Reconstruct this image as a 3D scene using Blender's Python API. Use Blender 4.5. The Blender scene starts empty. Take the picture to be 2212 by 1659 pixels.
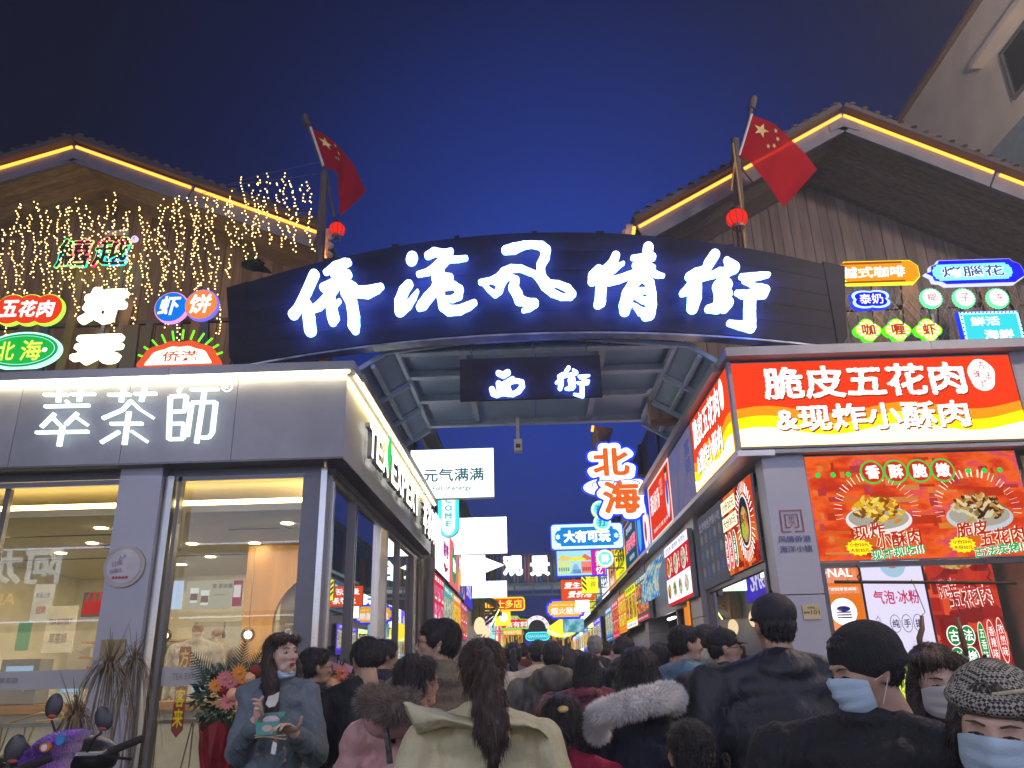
import bpy, bmesh, math, random
import numpy as np
from mathutils import Vector, Matrix, noise
random.seed(7); rnd = random.Random(11)
SC = bpy.context.scene
COL = SC.collection
rad = math.radians
# ---------------------------------------------------------------- camera
FPX = 1680.; CX, CY = 1106., 829.5            # focal length and centre in the photo's 2212x1659 grid
PITCH, YAW, ROLL = rad(20.1), rad(1.05), rad(1.5)
CAM = Vector((0, 0, 1.5))
FW = Vector((-math.sin(YAW)*math.cos(PITCH), math.cos(YAW)*math.cos(PITCH), math.sin(PITCH)))
_r = Vector((math.cos(YAW), math.sin(YAW), 0)); _u = _r.cross(FW)
RT = _r*math.cos(ROLL) - _u*math.sin(ROLL); UP = _u*math.cos(ROLL) + _r*math.sin(ROLL)
cd = bpy.data.cameras.new('camera'); cam = bpy.data.objects.new('camera', cd); COL.objects.link(cam)
cd.sensor_width = 36; cd.lens = 36*FPX/2212; cd.clip_start = .05; cd.clip_end = 600
cam.matrix_world = Matrix(((RT.x, UP.x, -FW.x, CAM.x), (RT.y, UP.y, -FW.y, CAM.y), (RT.z, UP.z, -FW.z, CAM.z), (0, 0, 0, 1)))
SC.camera = cam
SC.view_settings.view_transform = 'Standard'; SC.view_settings.look = 'None'
SC.view_settings.exposure = 0; SC.view_settings.gamma = 1; SC.view_settings.use_curve_mapping = False
SC.render.engine = 'CYCLES'
cy = SC.cycles
cy.use_denoising = True; cy.max_bounces = 7; cy.diffuse_bounces = 3; cy.glossy_bounces = 4
cy.transmission_bounces = 4; cy.transparent_max_bounces = 16; cy.sample_clamp_indirect = 3; cy.sample_clamp_direct = 12
cy.caustics_reflective = False; cy.caustics_refractive = False
# ---------------------------------------------------------------- night sky
W = bpy.data.worlds.new('World'); SC.world = W; W.use_nodes = True
nt = W.node_tree; nt.nodes.clear()
tc = nt.nodes.new('ShaderNodeTexCoord')
dot = nt.nodes.new('ShaderNodeVectorMath'); dot.operation = 'DOT_PRODUCT'
dot.inputs[1].default_value = Vector((0.06, 1, .42)).normalized()   # the town's glow hangs over the street
nt.links.new(tc.outputs['Generated'], dot.inputs[0])
cr = nt.nodes.new('ShaderNodeValToRGB'); cr.color_ramp.interpolation = 'B_SPLINE'
el = cr.color_ramp.elements
el[0].position = 0.0; el[0].color = (.0045, .0045, .012, 1)
el[1].position = 1.0; el[1].color = (.018, .050, .36, 1)
for p_, c_ in ((.80, (.0040, .0040, .0125, 1)), (.91, (.0045, .0085, .050, 1)), (.97, (.011, .028, .20, 1))):
    e_ = el.new(p_); e_.color = c_
nt.links.new(dot.outputs['Value'], cr.inputs[0])
bg = nt.nodes.new('ShaderNodeBackground'); bg.inputs[1].default_value = 1.0
nt.links.new(cr.outputs[0], bg.inputs[0])
wo = nt.nodes.new('ShaderNodeOutputWorld'); nt.links.new(bg.outputs[0], wo.inputs[0])

# ---------------------------------------------------------------- pixel -> point helpers
def ray(x, y): return FW*FPX + RT*(x-CX) - UP*(y-CY)
def P(x, y, Y): d = ray(x, y); return CAM + d*(Y/d.y)
def PX(x, y, X): d = ray(x, y); return CAM + d*(X/d.x)
def PZ(x, y, Z): d = ray(x, y); return CAM + d*((Z-1.5)/d.z)
def lin(h):
    h = h.lstrip('#'); v = [int(h[i:i+2], 16)/255 for i in (0, 2, 4)]
    return tuple((c/12.92 if c <= .04045 else ((c+.055)/1.055)**2.4) for c in v)
# ---------------------------------------------------------------- materials
MC = {}
def _new(name):
    m = bpy.data.materials.new(name); m.use_nodes = True; m.node_tree.nodes.clear()
    o = m.node_tree.nodes.new('ShaderNodeOutputMaterial'); return m, m.node_tree, o
def mat(name, col, rough=.6, metal=0., var=.15, nscale=6., bump=0., bscale=40., stretch=(1, 1, 1), spec=.5, objvar=0., sheen=0, trans=0., coat=0, bdist=.01):
    if name in MC: return MC[name]
    m, t, o = _new(name); N = t.nodes.new; L = t.links.new
    b = N('ShaderNodeBsdfPrincipled'); L(b.outputs[0], o.inputs[0])
    c = lin(col) if isinstance(col, str) else col
    b.inputs['Roughness'].default_value = rough; b.inputs['Metallic'].default_value = metal
    b.inputs['Specular IOR Level'].default_value = spec
    if sheen: b.inputs['Sheen Weight'].default_value = sheen
    if trans: b.inputs['Transmission Weight'].default_value = trans
    if coat: b.inputs['Coat Weight'].default_value = coat
    tcn = N('ShaderNodeTexCoord'); mp = N('ShaderNodeMapping'); L(tcn.outputs['Object'], mp.inputs[0]); mp.inputs['Scale'].default_value = stretch
    n = N('ShaderNodeTexNoise'); n.inputs['Scale'].default_value = nscale; n.inputs['Detail'].default_value = 6; L(mp.outputs[0], n.inputs['Vector'])
    h = N('ShaderNodeHueSaturation'); h.inputs['Color'].default_value = (*c, 1)
    mr = N('ShaderNodeMapRange'); mr.inputs['From Min'].default_value = .3; mr.inputs['From Max'].default_value = .7
    mr.inputs['To Min'].default_value = 1-var; mr.inputs['To Max'].default_value = 1+var; L(n.outputs[0], mr.inputs[0])
    if objvar:
        oi = N('ShaderNodeObjectInfo'); m2 = N('ShaderNodeMapRange'); m2.inputs['To Min'].default_value = 1-objvar; m2.inputs['To Max'].default_value = 1+objvar
        L(oi.outputs['Random'], m2.inputs[0]); mu = N('ShaderNodeMath'); mu.operation = 'MULTIPLY'; L(mr.outputs[0], mu.inputs[0]); L(m2.outputs[0], mu.inputs[1]); L(mu.outputs[0], h.inputs['Value'])
        ad = N('ShaderNodeVectorMath'); ad.operation = 'ADD'; L(mp.outputs[0], ad.inputs[0]); L(oi.outputs['Random'], ad.inputs[1])
        sc_ = N('ShaderNodeVectorMath'); sc_.operation = 'MULTIPLY_ADD'; L(oi.outputs['Random'], sc_.inputs[0]); sc_.inputs[1].default_value = (37, 11, 23); L(mp.outputs[0], sc_.inputs[2]); L(sc_.outputs[0], n.inputs['Vector'])
    else: L(mr.outputs[0], h.inputs['Value'])
    L(h.outputs[0], b.inputs['Base Color'])
    r2 = N('ShaderNodeMapRange'); r2.inputs['To Min'].default_value = max(0, rough-.08); r2.inputs['To Max'].default_value = min(1, rough+.1); L(n.outputs[0], r2.inputs[0]); L(r2.outputs[0], b.inputs['Roughness'])
    if bump:
        n2 = N('ShaderNodeTexNoise'); n2.inputs['Scale'].default_value = bscale; n2.inputs['Detail'].default_value = 4; L(mp.outputs[0], n2.inputs['Vector'])
        bp = N('ShaderNodeBump'); bp.inputs['Strength'].default_value = bump; bp.inputs['Distance'].default_value = bdist; L(n2.outputs[0], bp.inputs['Height']); L(bp.outputs[0], b.inputs['Normal'])
    MC[name] = m; return m
def em(col, k=1., sample=True, name=None):
    c = lin(col) if isinstance(col, str) else col
    key = name or 'glow_%s_%.2f_%d' % (col if isinstance(col, str) else '%.3f_%.3f_%.3f' % tuple(c), k, sample)
    if key in MC: return MC[key]
    m, t, o = _new(key); e = t.nodes.new('ShaderNodeEmission'); e.inputs[0].default_value = (*c, 1); e.inputs[1].default_value = k
    t.links.new(e.outputs[0], o.inputs[0])
    if not sample: m.cycles.emission_sampling = 'NONE'
    MC[key] = m; return m
def ink(col, k=1.): return em(col, k, False)          # backlit print: the same glow, not traced as a lamp of its own
def emramp(name, stops, k=1., scale=3., kind='noise', detail=3., stretch=(1, 1, 1), sample=False, interp='LINEAR'):
    """backlit print with a pattern: a noise or cell texture through a colour ramp"""
    if name in MC: return MC[name]
    m, t, o = _new(name); N = t.nodes.new; L = t.links.new
    tcn = N('ShaderNodeTexCoord'); mp = N('ShaderNodeMapping'); L(tcn.outputs['Object'], mp.inputs[0]); mp.inputs['Scale'].default_value = stretch
    oi = N('ShaderNodeObjectInfo'); sh = N('ShaderNodeVectorMath'); sh.operation = 'MULTIPLY_ADD'; L(oi.outputs['Random'], sh.inputs[0]); sh.inputs[1].default_value = (31, 17, 23); L(mp.outputs[0], sh.inputs[2])
    if kind == 'noise':
        n = N('ShaderNodeTexNoise'); n.inputs['Scale'].default_value = scale; n.inputs['Detail'].default_value = detail; L(sh.outputs[0], n.inputs['Vector']); f = n.outputs[0]
    else:
        n = N('ShaderNodeTexVoronoi'); n.inputs['Scale'].default_value = scale; n.distance = 'CHEBYCHEV' if kind == 'blocks' else 'EUCLIDEAN'; L(sh.outputs[0], n.inputs['Vector'])
        s = N('ShaderNodeSeparateColor'); L(n.outputs['Color'], s.inputs[0]); f = s.outputs[0]
        if kind == 'food':
            n3 = N('ShaderNodeTexNoise'); n3.inputs['Scale'].default_value = scale*2.5; L(sh.outputs[0], n3.inputs['Vector'])
            a = N('ShaderNodeMath'); a.operation = 'MULTIPLY_ADD'; L(s.outputs[0], a.inputs[0]); a.inputs[1].default_value = .5; L(n3.outputs[0], a.inputs[2])
            a2 = N('ShaderNodeMath'); a2.operation = 'SUBTRACT'; L(a.outputs[0], a2.inputs[0]); a2.inputs[1].default_value = .25; f = a2.outputs[0]
    r = N('ShaderNodeValToRGB'); r.color_ramp.interpolation = interp
    e0 = r.color_ramp.elements
    for i, (p_, c_) in enumerate(stops):
        e_ = e0[i] if i < 2 else e0.new(p_)
        e_.position = p_; e_.color = (*lin(c_), 1)
    L(f, r.inputs[0]); e = N('ShaderNodeEmission'); L(r.outputs[0], e.inputs[0]); e.inputs[1].default_value = k; L(e.outputs[0], o.inputs[0])
    if not sample: m.cycles.emission_sampling = 'NONE'
    MC[name] = m; return m
def glass_mat(name, tint=(1, 1, 1), refl=1.0, base=.04, haze=0.):
    m, t, o = _new(name); N = t.nodes.new; L = t.links.new
    tr = N('ShaderNodeBsdfTransparent'); tr.inputs[0].default_value = (*tint, 1)
    g = N('ShaderNodeBsdfGlossy'); g.inputs['Roughness'].default_value = .008
    f = N('ShaderNodeFresnel'); f.inputs[0].default_value = 1.5
    a = N('ShaderNodeMath'); a.operation = 'MULTIPLY_ADD'; L(f.outputs[0], a.inputs[0]); a.inputs[1].default_value = refl; a.inputs[2].default_value = base; a.use_clamp = True
    mx = N('ShaderNodeMixShader'); L(a.outputs[0], mx.inputs[0]); L(tr.outputs[0], mx.inputs[1]); L(g.outputs[0], mx.inputs[2]); L(mx.outputs[0], o.inputs[0])
    return m
# ---------------------------------------------------------------- mesh helpers
class MB:
    def __init__(s): s.v = []; s.f = []; s.mi = []
    def add(s, vs, fs, mi=0):
        n = len(s.v); s.v += [tuple(v) for v in vs]; s.f += [tuple(n+i for i in f) for f in fs]; s.mi += [mi]*len(fs); return s
    def box(s, c, d, rz=0., M=None, mi=0):
        x, y, z = d[0]/2, d[1]/2, d[2]/2
        vs = [Vector(p) for p in ((-x,-y,-z),(x,-y,-z),(x,y,-z),(-x,y,-z),(-x,-y,z),(x,-y,z),(x,y,z),(-x,y,z))]
        if M is not None: vs = [M @ v for v in vs]
        elif rz: R = Matrix.Rotation(rz, 3, 'Z'); vs = [R @ v for v in vs]
        return s.add([v+Vector(c) for v in vs], ((3,2,1,0),(4,5,6,7),(0,1,5,4),(1,2,6,5),(2,3,7,6),(3,0,4,7)), mi)
    def b2(s, x0, x1, y0, y1, z0, z1, mi=0): return s.box(((x0+x1)/2, (y0+y1)/2, (z0+z1)/2), (abs(x1-x0), abs(y1-y0), abs(z1-z0)), mi=mi)
    def tube(s, pts, r, n=8, cap=True, mi=0):
        pts = [Vector(p) for p in pts]; rr = r if isinstance(r, (list, tuple)) else [r]*len(pts); rings = []
        prev = None
        for i, p in enumerate(pts):
            d = (pts[min(i+1, len(pts)-1)] - pts[max(i-1, 0)]).normalized()
            if prev is None: a = d.orthogonal().normalized()
            else: a = (prev - d*prev.dot(d)).normalized()
            prev = a; b = d.cross(a)
            rings.append([p + (a*math.cos(2*math.pi*k/n) + b*math.sin(2*math.pi*k/n))*rr[i] for k in range(n)])
        vs = [v for R in rings for v in R]; fs = []
        for i in range(len(pts)-1):
            for k in range(n): fs.append((i*n+k, i*n+(k+1)%n, (i+1)*n+(k+1)%n, (i+1)*n+k))
        if cap: fs.append(tuple(range(n))[::-1]); fs.append(tuple((len(pts)-1)*n+k for k in range(n)))
        return s.add(vs, fs, mi)
    def beam(s, a, b, w, h, mi=0):
        a = Vector(a); b = Vector(b); d = b-a; L = d.length; z = d.normalized()
        up = Vector((0, 0, 1)) if abs(z.z) < .95 else Vector((0, 1, 0))
        x = up.cross(z).normalized(); y = z.cross(x)
        M = Matrix((x, y, z)).transposed(); return s.box((a+b)/2, (w, h, L), M=M, mi=mi)
    def sph(s, c, r, nu=10, nv=6, mi=0):
        r = r if isinstance(r, (tuple, list)) else (r, r, r); vs = []; fs = []
        for j in range(1, nv):
            for i in range(nu):
                t = math.pi*j/nv; p = 2*math.pi*i/nu; vs.append((c[0]+r[0]*math.sin(t)*math.cos(p), c[1]+r[1]*math.sin(t)*math.sin(p), c[2]+r[2]*math.cos(t)))
        vs += [(c[0], c[1], c[2]+r[2]), (c[0], c[1], c[2]-r[2])]; A = len(vs)-2
        for j in range(nv-2):
            for i in range(nu): fs.append((j*nu+i, (j+1)*nu+i, (j+1)*nu+(i+1)%nu, j*nu+(i+1)%nu))
        for i in range(nu): fs.append((A, i, (i+1)%nu)); fs.append((A+1, (nv-2)*nu+(i+1)%nu, (nv-2)*nu+i))
        return s.add(vs, fs, mi)
    def poly(s, pts, y0, y1, mi=0):
        """outline in local x,z extruded from y0 (front) to y1"""
        n = len(pts); vs = [(p[0], y0, p[1]) for p in pts] + [(p[0], y1, p[1]) for p in pts]
        ar = sum(pts[i][0]*pts[(i+1) % n][1]-pts[(i+1) % n][0]*pts[i][1] for i in range(n))
        f = tuple(range(n)) if ar > 0 else tuple(range(n))[::-1]
        fs = [f]
        if y1 != y0:
            fs.append(tuple(n+i for i in f[::-1]))
            for i in range(n):
                j = (i+1) % n; fs.append((i, n+i, n+j, j) if ar > 0 else (j, n+j, n+i, i))
        return s.add(vs, fs, mi)
    def disc(s, cx, cz, rx, rz, y0, y1, n=28, mi=0): return s.poly([(cx+rx*math.cos(2*math.pi*k/n), cz+rz*math.sin(2*math.pi*k/n)) for k in range(n)], y0, y1, mi)
    def mesh(s, name, m, smooth=False):
        me = bpy.data.meshes.new(name); me.from_pydata(s.v, [], s.f)
        for q in (m if isinstance(m, (list, tuple)) else [m]): me.materials.append(q)
        if any(s.mi): me.polygons.foreach_set('material_index', s.mi)
        if smooth: me.polygons.foreach_set('use_smooth', [True]*len(s.f))
        me.update(); return me
    def build(s, name, m, parent=None, loc=None, rz=0, smooth=False, **tg): return link(name, s.mesh(name, m, smooth), parent, loc, rz, **tg)
def link(name, me, parent=None, loc=None, rz=0, **tg):
    o = bpy.data.objects.new(name, me); COL.objects.link(o)
    if parent is not None: o.parent = parent
    if loc is not None: o.location = loc
    if rz: o.rotation_euler.z = rz
    tag(o, **tg); return o
def tag(o, label=None, cat=None, group=None, kind=None):
    if label: o['label'] = label
    if cat: o['category'] = cat
    if group: o['group'] = group
    if kind: o['kind'] = kind
    return o
def thing(name, label, cat, loc=(0, 0, 0), rz=0, group=None):
    o = bpy.data.objects.new(name, None); COL.objects.link(o); o.location = loc; o.rotation_euler.z = rz; o.empty_display_size = .1
    return tag(o, label, cat, group)
TMP = bpy.data.scenes.new('workbench')      # small scratch scene, removed at the end, so that baking meshes stays quick
def bake(o):
    TMP.collection.objects.link(o); vl = TMP.view_layers[0]; vl.update(); dg = vl.depsgraph; me = bpy.data.meshes.new_from_object(o.evaluated_get(dg)); bpy.data.objects.remove(o); return me
# ---------------------------------------------------------------- lettering
TC = {}
def text_geo(s, off=0., res=2, shear=0., extr=0.):
    k = (s, off, res, shear, extr)
    if k in TC: return TC[k]
    c = bpy.data.curves.new('t', 'FONT'); c.body = s; c.size = 1; c.resolution_u = res; c.offset = off; c.shear = shear; c.extrude = extr
    me = bake(bpy.data.objects.new('t', c))
    n = len(me.vertices); a = np.empty(n*3); me.vertices.foreach_get('co', a); a = a.reshape(-1, 3)
    f = [tuple(p.vertices) for p in me.polygons]
    bpy.data.curves.remove(c); bpy.data.meshes.remove(me)
    TC[k] = (a, f); return TC[k]
def _rowgeo(r, off, shear, extr, res, rough):
    """(x, z, isfront) arrays and faces of one row of lettering"""
    if off < .015:
        a, f = text_geo(r, off, 2, shear, 1. if extr else 0.)
        return (a[:, 0], a[:, 1], (a[:, 2] > 0) if extr else np.ones(len(a), bool), f) if len(a) else None
    V, F, rim = grown(r, off, shear, res, rough)
    if not V: return None
    V = np.array(V); n = len(V); F = list(F)
    if extr: V = np.vstack([V, V]); F = F+[(e[1], e[0], n+e[0], n+e[1]) for e in rim]
    return V[:, 0], V[:, 1], np.arange(len(V)) < n, F
def text(parent, s, cx, cz, w, h, m, y=-.006, off=.0, extr=0., vert=False, shear=0., name='lettering', rot=0., jit=0., res=34, rough=0.):
    """lettering fitted into a w x h box centred at local (cx, cz), facing local -Y"""
    V = []; F = []
    rows = list(s) if vert else [s]; n = len(rows)
    for i, r in enumerate(rows):
        if not r.strip(): continue
        g = _rowgeo(r, off, shear, extr, res, rough)
        if g is None: continue
        gx, gz, fr_, f = g; x0, x1, z0, z1 = gx.min(), gx.max(), gz.min(), gz.max()
        rh = h/n if vert else h
        zz = cz + h/2 - rh*(i+.5) if vert else cz
        if vert: x = (gx-(x0+x1)/2)*w/.95; z = (gz-(z0+z1)/2)*rh*.92/.95
        else: x = (gx-(x0+x1)/2)*w/max(1e-6, x1-x0); z = (gz-(z0+z1)/2)*h/max(1e-6, z1-z0)
        yy = np.where(fr_, y-extr, y)
        if rot: x, z = x*math.cos(rot)-z*math.sin(rot), x*math.sin(rot)+z*math.cos(rot)
        b = len(V); V += list(zip(cx+x, yy, zz+z)); F += [tuple(b+j for j in q) for q in f]
    me = bpy.data.meshes.new(name); me.from_pydata([tuple(map(float, v)) for v in V], [], F); me.materials.append(m); me.update()
    return link(name, me, parent)
def letter_obj(parent, c, x, z, w, h, y, d, front, side, off=.0, shear=0., res=60, rough=0.):
    """one solid character, front at y-d, back at y"""
    gx, gz, fr_, f = _rowgeo(c, max(off, .0151), shear, 1., res, rough); x0, x1, z0, z1 = gx.min(), gx.max(), gz.min(), gz.max()
    V = [(float((a-(x0+x1)/2)*w/(x1-x0)), float(y-d if q else y), float((b-(z0+z1)/2)*h/(z1-z0))) for a, b, q in zip(gx, gz, fr_)]
    me = bpy.data.meshes.new('letter'); me.from_pydata(V, [], f); me.materials.append(front); me.materials.append(side)
    me.polygons.foreach_set('material_index', [0 if all(fr_[j] for j in q) else 1 for q in f]); me.update()
    return link('letter', me, parent, (x, 0, z))
def contour(D, xs, ys):
    """filled outline of D<=0 by marching squares: vertices (x,y), faces, rim edges"""
    V = []; idx = {}; F = []
    def vid(key, p):
        if key not in idx: idx[key] = len(V); V.append(p)
        return idx[key]
    ny, nx = D.shape; I = D <= 0; act = I[:-1, :-1] | I[1:, :-1] | I[:-1, 1:] | I[1:, 1:]; full = I[:-1, :-1] & I[1:, :-1] & I[:-1, 1:] & I[1:, 1:]
    for j in range(ny-1):
        row = np.nonzero(act[j])[0]; k = 0
        while k < len(row):
            i = int(row[k])
            if full[j, i]:          # run of solid cells becomes one strip of quads
                V0 = [vid((i, j), (xs[i], ys[j])), vid((i+1, j), (xs[i+1], ys[j])), vid((i+1, j+1), (xs[i+1], ys[j+1])), vid((i, j+1), (xs[i], ys[j+1]))]; F.append(tuple(V0)); k += 1; continue
            cs = [(i, j), (i+1, j), (i+1, j+1), (i, j+1)]; dv = [D[c[1], c[0]] for c in cs]; pg = []
            for q in range(4):
                a, b = cs[q], cs[(q+1) % 4]; da, db = dv[q], dv[(q+1) % 4]
                if da <= 0: pg.append(vid(a, (xs[a[0]], ys[a[1]])))
                if (da <= 0) != (db <= 0):
                    t = da/(da-db); pg.append(vid((min(a, b), max(a, b)), (xs[a[0]]+t*(xs[b[0]]-xs[a[0]]), ys[a[1]]+t*(ys[b[1]]-ys[a[1]]))))
            if len(pg) >= 3: F.append(tuple(pg))
            k += 1
    ed = set()
    for f in F:
        for q in range(len(f)): ed.add((f[q], f[(q+1) % len(f)]))
    rim = [e for e in ed if (e[1], e[0]) not in ed]
    return V, F, sorted(rim)
def brush(strokes, grid=90, grow=0.):
    """union of tapering round strokes"""
    seg = []
    for st in strokes:
        for i in range(max(1, len(st)-1)): seg.append((st[i], st[min(i+1, len(st)-1)]))
    allp = [p for st in strokes for p in st]
    x0 = min(p[0]-p[2] for p in allp)-8; x1 = max(p[0]+p[2] for p in allp)+8; y0 = min(p[1]-p[2] for p in allp)-8; y1 = max(p[1]+p[2] for p in allp)+8
    st_ = max(x1-x0, y1-y0)/grid; xs = np.arange(x0-2*st_, x1+3*st_, st_); ys = np.arange(y0-2*st_, y1+3*st_, st_)
    X, Y = np.meshgrid(xs, ys); D = np.full(X.shape, 1e9); K = 9.
    for a, b in seg:
        dx, dy = b[0]-a[0], b[1]-a[1]; L2 = dx*dx+dy*dy+1e-9
        t = np.clip(((X-a[0])*dx+(Y-a[1])*dy)/L2, 0, 1); d = np.hypot(X-a[0]-t*dx, Y-a[1]-t*dy)-(a[2]+t*(b[2]-a[2]))-grow
        h = np.clip(.5+.5*(D-d)/K, 0, 1); D = D*(1-h)+d*h-K*h*(1-h)
    return contour(D, xs, ys)
GC = {}
def grown(s, off, shear=0., res=46, rough=0.):
    """font outline thickened through a distance field, so heavy strokes merge cleanly"""
    k = (s, off, shear, res, rough)
    if k in GC: return GC[k]
    a, f = text_geo(s, 0., 2, shear, 0.)
    cnt = {}
    for q in f:
        for i in range(len(q)):
            e = (q[i], q[(i+1) % len(q)]); e = (min(e), max(e)); cnt[e] = cnt.get(e, 0)+1
    E = np.array([e for e in cnt if cnt[e] == 1]); A = a[E[:, 0], :2]; B = a[E[:, 1], :2]
    mn = a.min(0)[:2]-off-.04; mx = a.max(0)[:2]+off+.04; st = 1./res
    xs = np.arange(mn[0], mx[0]+st, st); ys = np.arange(mn[1], mx[1]+st, st); X, Y = np.meshgrid(xs, ys); D = np.full(X.shape, 9.); ins = np.zeros(X.shape, bool)
    for (ax, ay), (bx, by) in zip(A, B):
        dx, dy = bx-ax, by-ay; L2 = dx*dx+dy*dy+1e-12
        i0, i1 = np.searchsorted(xs, (min(ax, bx)-off-.08, max(ax, bx)+off+.08)); j0, j1 = np.searchsorted(ys, (min(ay, by)-off-.08, max(ay, by)+off+.08)); i0 = max(0, i0-1); j0 = max(0, j0-1)
        xx = X[j0:j1+1, i0:i1+1]; yy = Y[j0:j1+1, i0:i1+1]; t = np.clip(((xx-ax)*dx+(yy-ay)*dy)/L2, 0, 1); D[j0:j1+1, i0:i1+1] = np.minimum(D[j0:j1+1, i0:i1+1], np.hypot(xx-ax-t*dx, yy-ay-t*dy))
        if abs(dy) > 1e-9:
            m = ((Y > ay) != (Y > by)) & (X < ax+(Y-ay)*dx/dy); ins ^= m
    D = np.where(ins, -D, D)-off
    if rough:
        for (fx, fy, ph) in ((31, 17, .3), (13, 41, 1.7), (47, 29, 4.)): D = D+rough*np.sin(fx*X+ph+3*np.sin(9*Y))*np.sin(fy*Y+ph*2)
    GC[k] = contour(D, xs, ys); return GC[k]
def brush_obj(name, strokes, fn, depth, m, parent, grid=90, grow=0., **tg):
    """fn maps brush (x, y) to local (x, z); front at y=0, back at y=depth; materials m = (front, side)"""
    V, F, rim = brush(strokes, grid, grow); n = len(V); L = [fn(*v) for v in V]
    vs = [(p[0], 0, p[1]) for p in L] + [(p[0], depth, p[1]) for p in L]
    fs = [f[::-1] for f in F] + [(e[0], e[1], n+e[1], n+e[0]) for e in rim]
    me = bpy.data.meshes.new(name); me.from_pydata(vs, [], fs)
    for q in m: me.materials.append(q)
    me.polygons.foreach_set('material_index', [0]*len(F)+[1]*len(rim)); me.update()
    return link(name, me, parent, **tg)
# ---------------------------------------------------------------- signs
GREY = mat('sign housing grey', (.23, .24, .28), .45, .3, .1)
def housing(name, label, cat, loc, rz, w, h, d=.08, face=None, edge=None, group=None, frame=None):
    r = thing(name, label, cat, loc, rz, group)
    MB().b2(-w/2, w/2, .003, d, 0, h).build('housing', edge or GREY, r)
    if face is not None: MB().poly([(-w/2+.004, .004), (w/2-.004, .004), (w/2-.004, h-.004), (-w/2+.004, h-.004)], 0, 0).build('face', face, r)
    if frame is not None:
        t = .025; b = MB()
        b.b2(-w/2, w/2, -.012, .0, 0, t).b2(-w/2, w/2, -.012, 0, h-t, h).b2(-w/2, -w/2+t, -.012, 0, t, h-t).b2(w/2-t, w/2, -.012, 0, t, h-t); b.build('frame', frame, r)
    return r
def rect(px0, py0, px1, py1, Y):
    cx, cyy = (px0+px1)/2, (py0+py1)/2; a = P(px0, cyy, Y); b = P(px1, cyy, Y); t = P(cx, py0, Y); u = P(cx, py1, Y)
    return ((a.x+b.x)/2, Y, u.z), b.x-a.x, t.z-u.z
def fsign(name, label, cat, box, Y, **k):
    loc, w, h = rect(*box, Y); r = housing(name, label, cat, loc, 0, w, h, **k); sg = -1 if loc[0] < .3 else 1; L = (2.0 if sg < 0 else 2.3)-abs(loc[0])-w/2
    if L > .05 or True:
        for f in (.28, .72): MB().b2(sg*w/2, sg*(w/2+max(L, .1)), .03, .06, h*f-.015, h*f+.015).build('bracket', MC['sign housing grey'], r)
    return r, w, h

def bloom_box(density):  # thin volume added to imitate lens bloom around the lights
    m, t, o = _new('bloom air'); v = t.nodes.new('ShaderNodeVolumePrincipled'); v.inputs['Density'].default_value = density; v.inputs['Color'].default_value = (.70, .82, 1, 1); v.inputs['Anisotropy'].default_value = .3
    t.links.new(v.outputs[0], o.inputs['Volume']); h = MB().b2(-68, 68, -31, 123, -1.3, 14.2).build('haze', m, None, kind='stuff'); return h
# ---------------------------------------------------------------- brush characters of the gateway, as strokes (x, y, radius)
QIAO = [[(385,398,52),(300,590,50),(215,760,48),(160,830,55)],[(300,720,55),(325,860,62),(343,1008,62)],[(330,790,35),(430,745,45),(520,660,50),(590,570,45),(650,500,40)],
 [(510,375,27),(620,312,50),(720,272,44),(752,266,36)],[(640,390,80),(740,400,52)],[(490,540,46),(600,500,55),(720,500,62),(800,545,62)],[(820,585,58),(960,590,64),(1060,555,48),(1108,530,33)],
 [(715,605,42),(790,700,60),(815,850,60),(815,950,62),(830,1005,42)],[(560,620,45),(568,740,55),(592,870,62),(585,915,42)],[(600,745,26),(658,685,20)]]
GANG = [[(1440,242,57),(1450,208,57)],[(1412,505,45),(1360,570,52),(1315,690,56),(1312,800,52)],[(1325,805,42),(1400,740,40),(1465,650,28),(1508,575,13)],[(1620,192,38),(1690,155,44),(1800,165,34),(1872,140,24)],
 [(1852,160,38),(1845,205,48),(1780,262,55),(1700,330,48),(1620,370,33),(1520,395,27)],[(1850,235,33),(1950,232,28),(2030,220,25)],[(1745,300,58),(1732,380,58),(1700,440,42)],[(1720,425,42),(1800,430,45),(1862,425,34)],
 [(1745,460,58),(1700,560,50),(1620,650,54),(1560,730,54),(1530,755,38)],[(1800,535,34),(1900,515,38),(1962,560,42),(1950,630,42),(1885,665,32),(1800,665,30)],[(1755,560,40),(1765,660,44),(1790,740,55),(1850,790,52),(1960,785,48),(2060,742,42),(2122,705,32)]]
FENG = [[(520,215,58),(640,192,72),(780,145,52),(900,132,44),(1040,152,58),(1102,215,70),(1088,320,66),(1030,430,60),(1030,540,60),(1070,620,48),(1130,670,40)],
 [(1130,688,38),(1280,705,42),(1420,765,50),(1492,850,48),(1460,898,36),(1330,892,42),(1200,835,52),(1090,735,62),(1020,640,50),(950,580,36)],
 [(980,572,40),(860,530,42),(740,480,45),(600,480,50),(500,530,58),(430,600,50),(320,650,38),(160,680,36)],[(200,690,32),(280,790,30),(370,855,42),(425,800,52),(450,700,58),(520,610,48),(600,600,36)],[(300,660,26),(400,680,45)],
 [(600,605,36),(660,650,58),(635,760,72),(690,850,72),(720,940,70),(840,970,52),(935,985,62),(860,1050,48),(780,1090,28)]]
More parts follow.
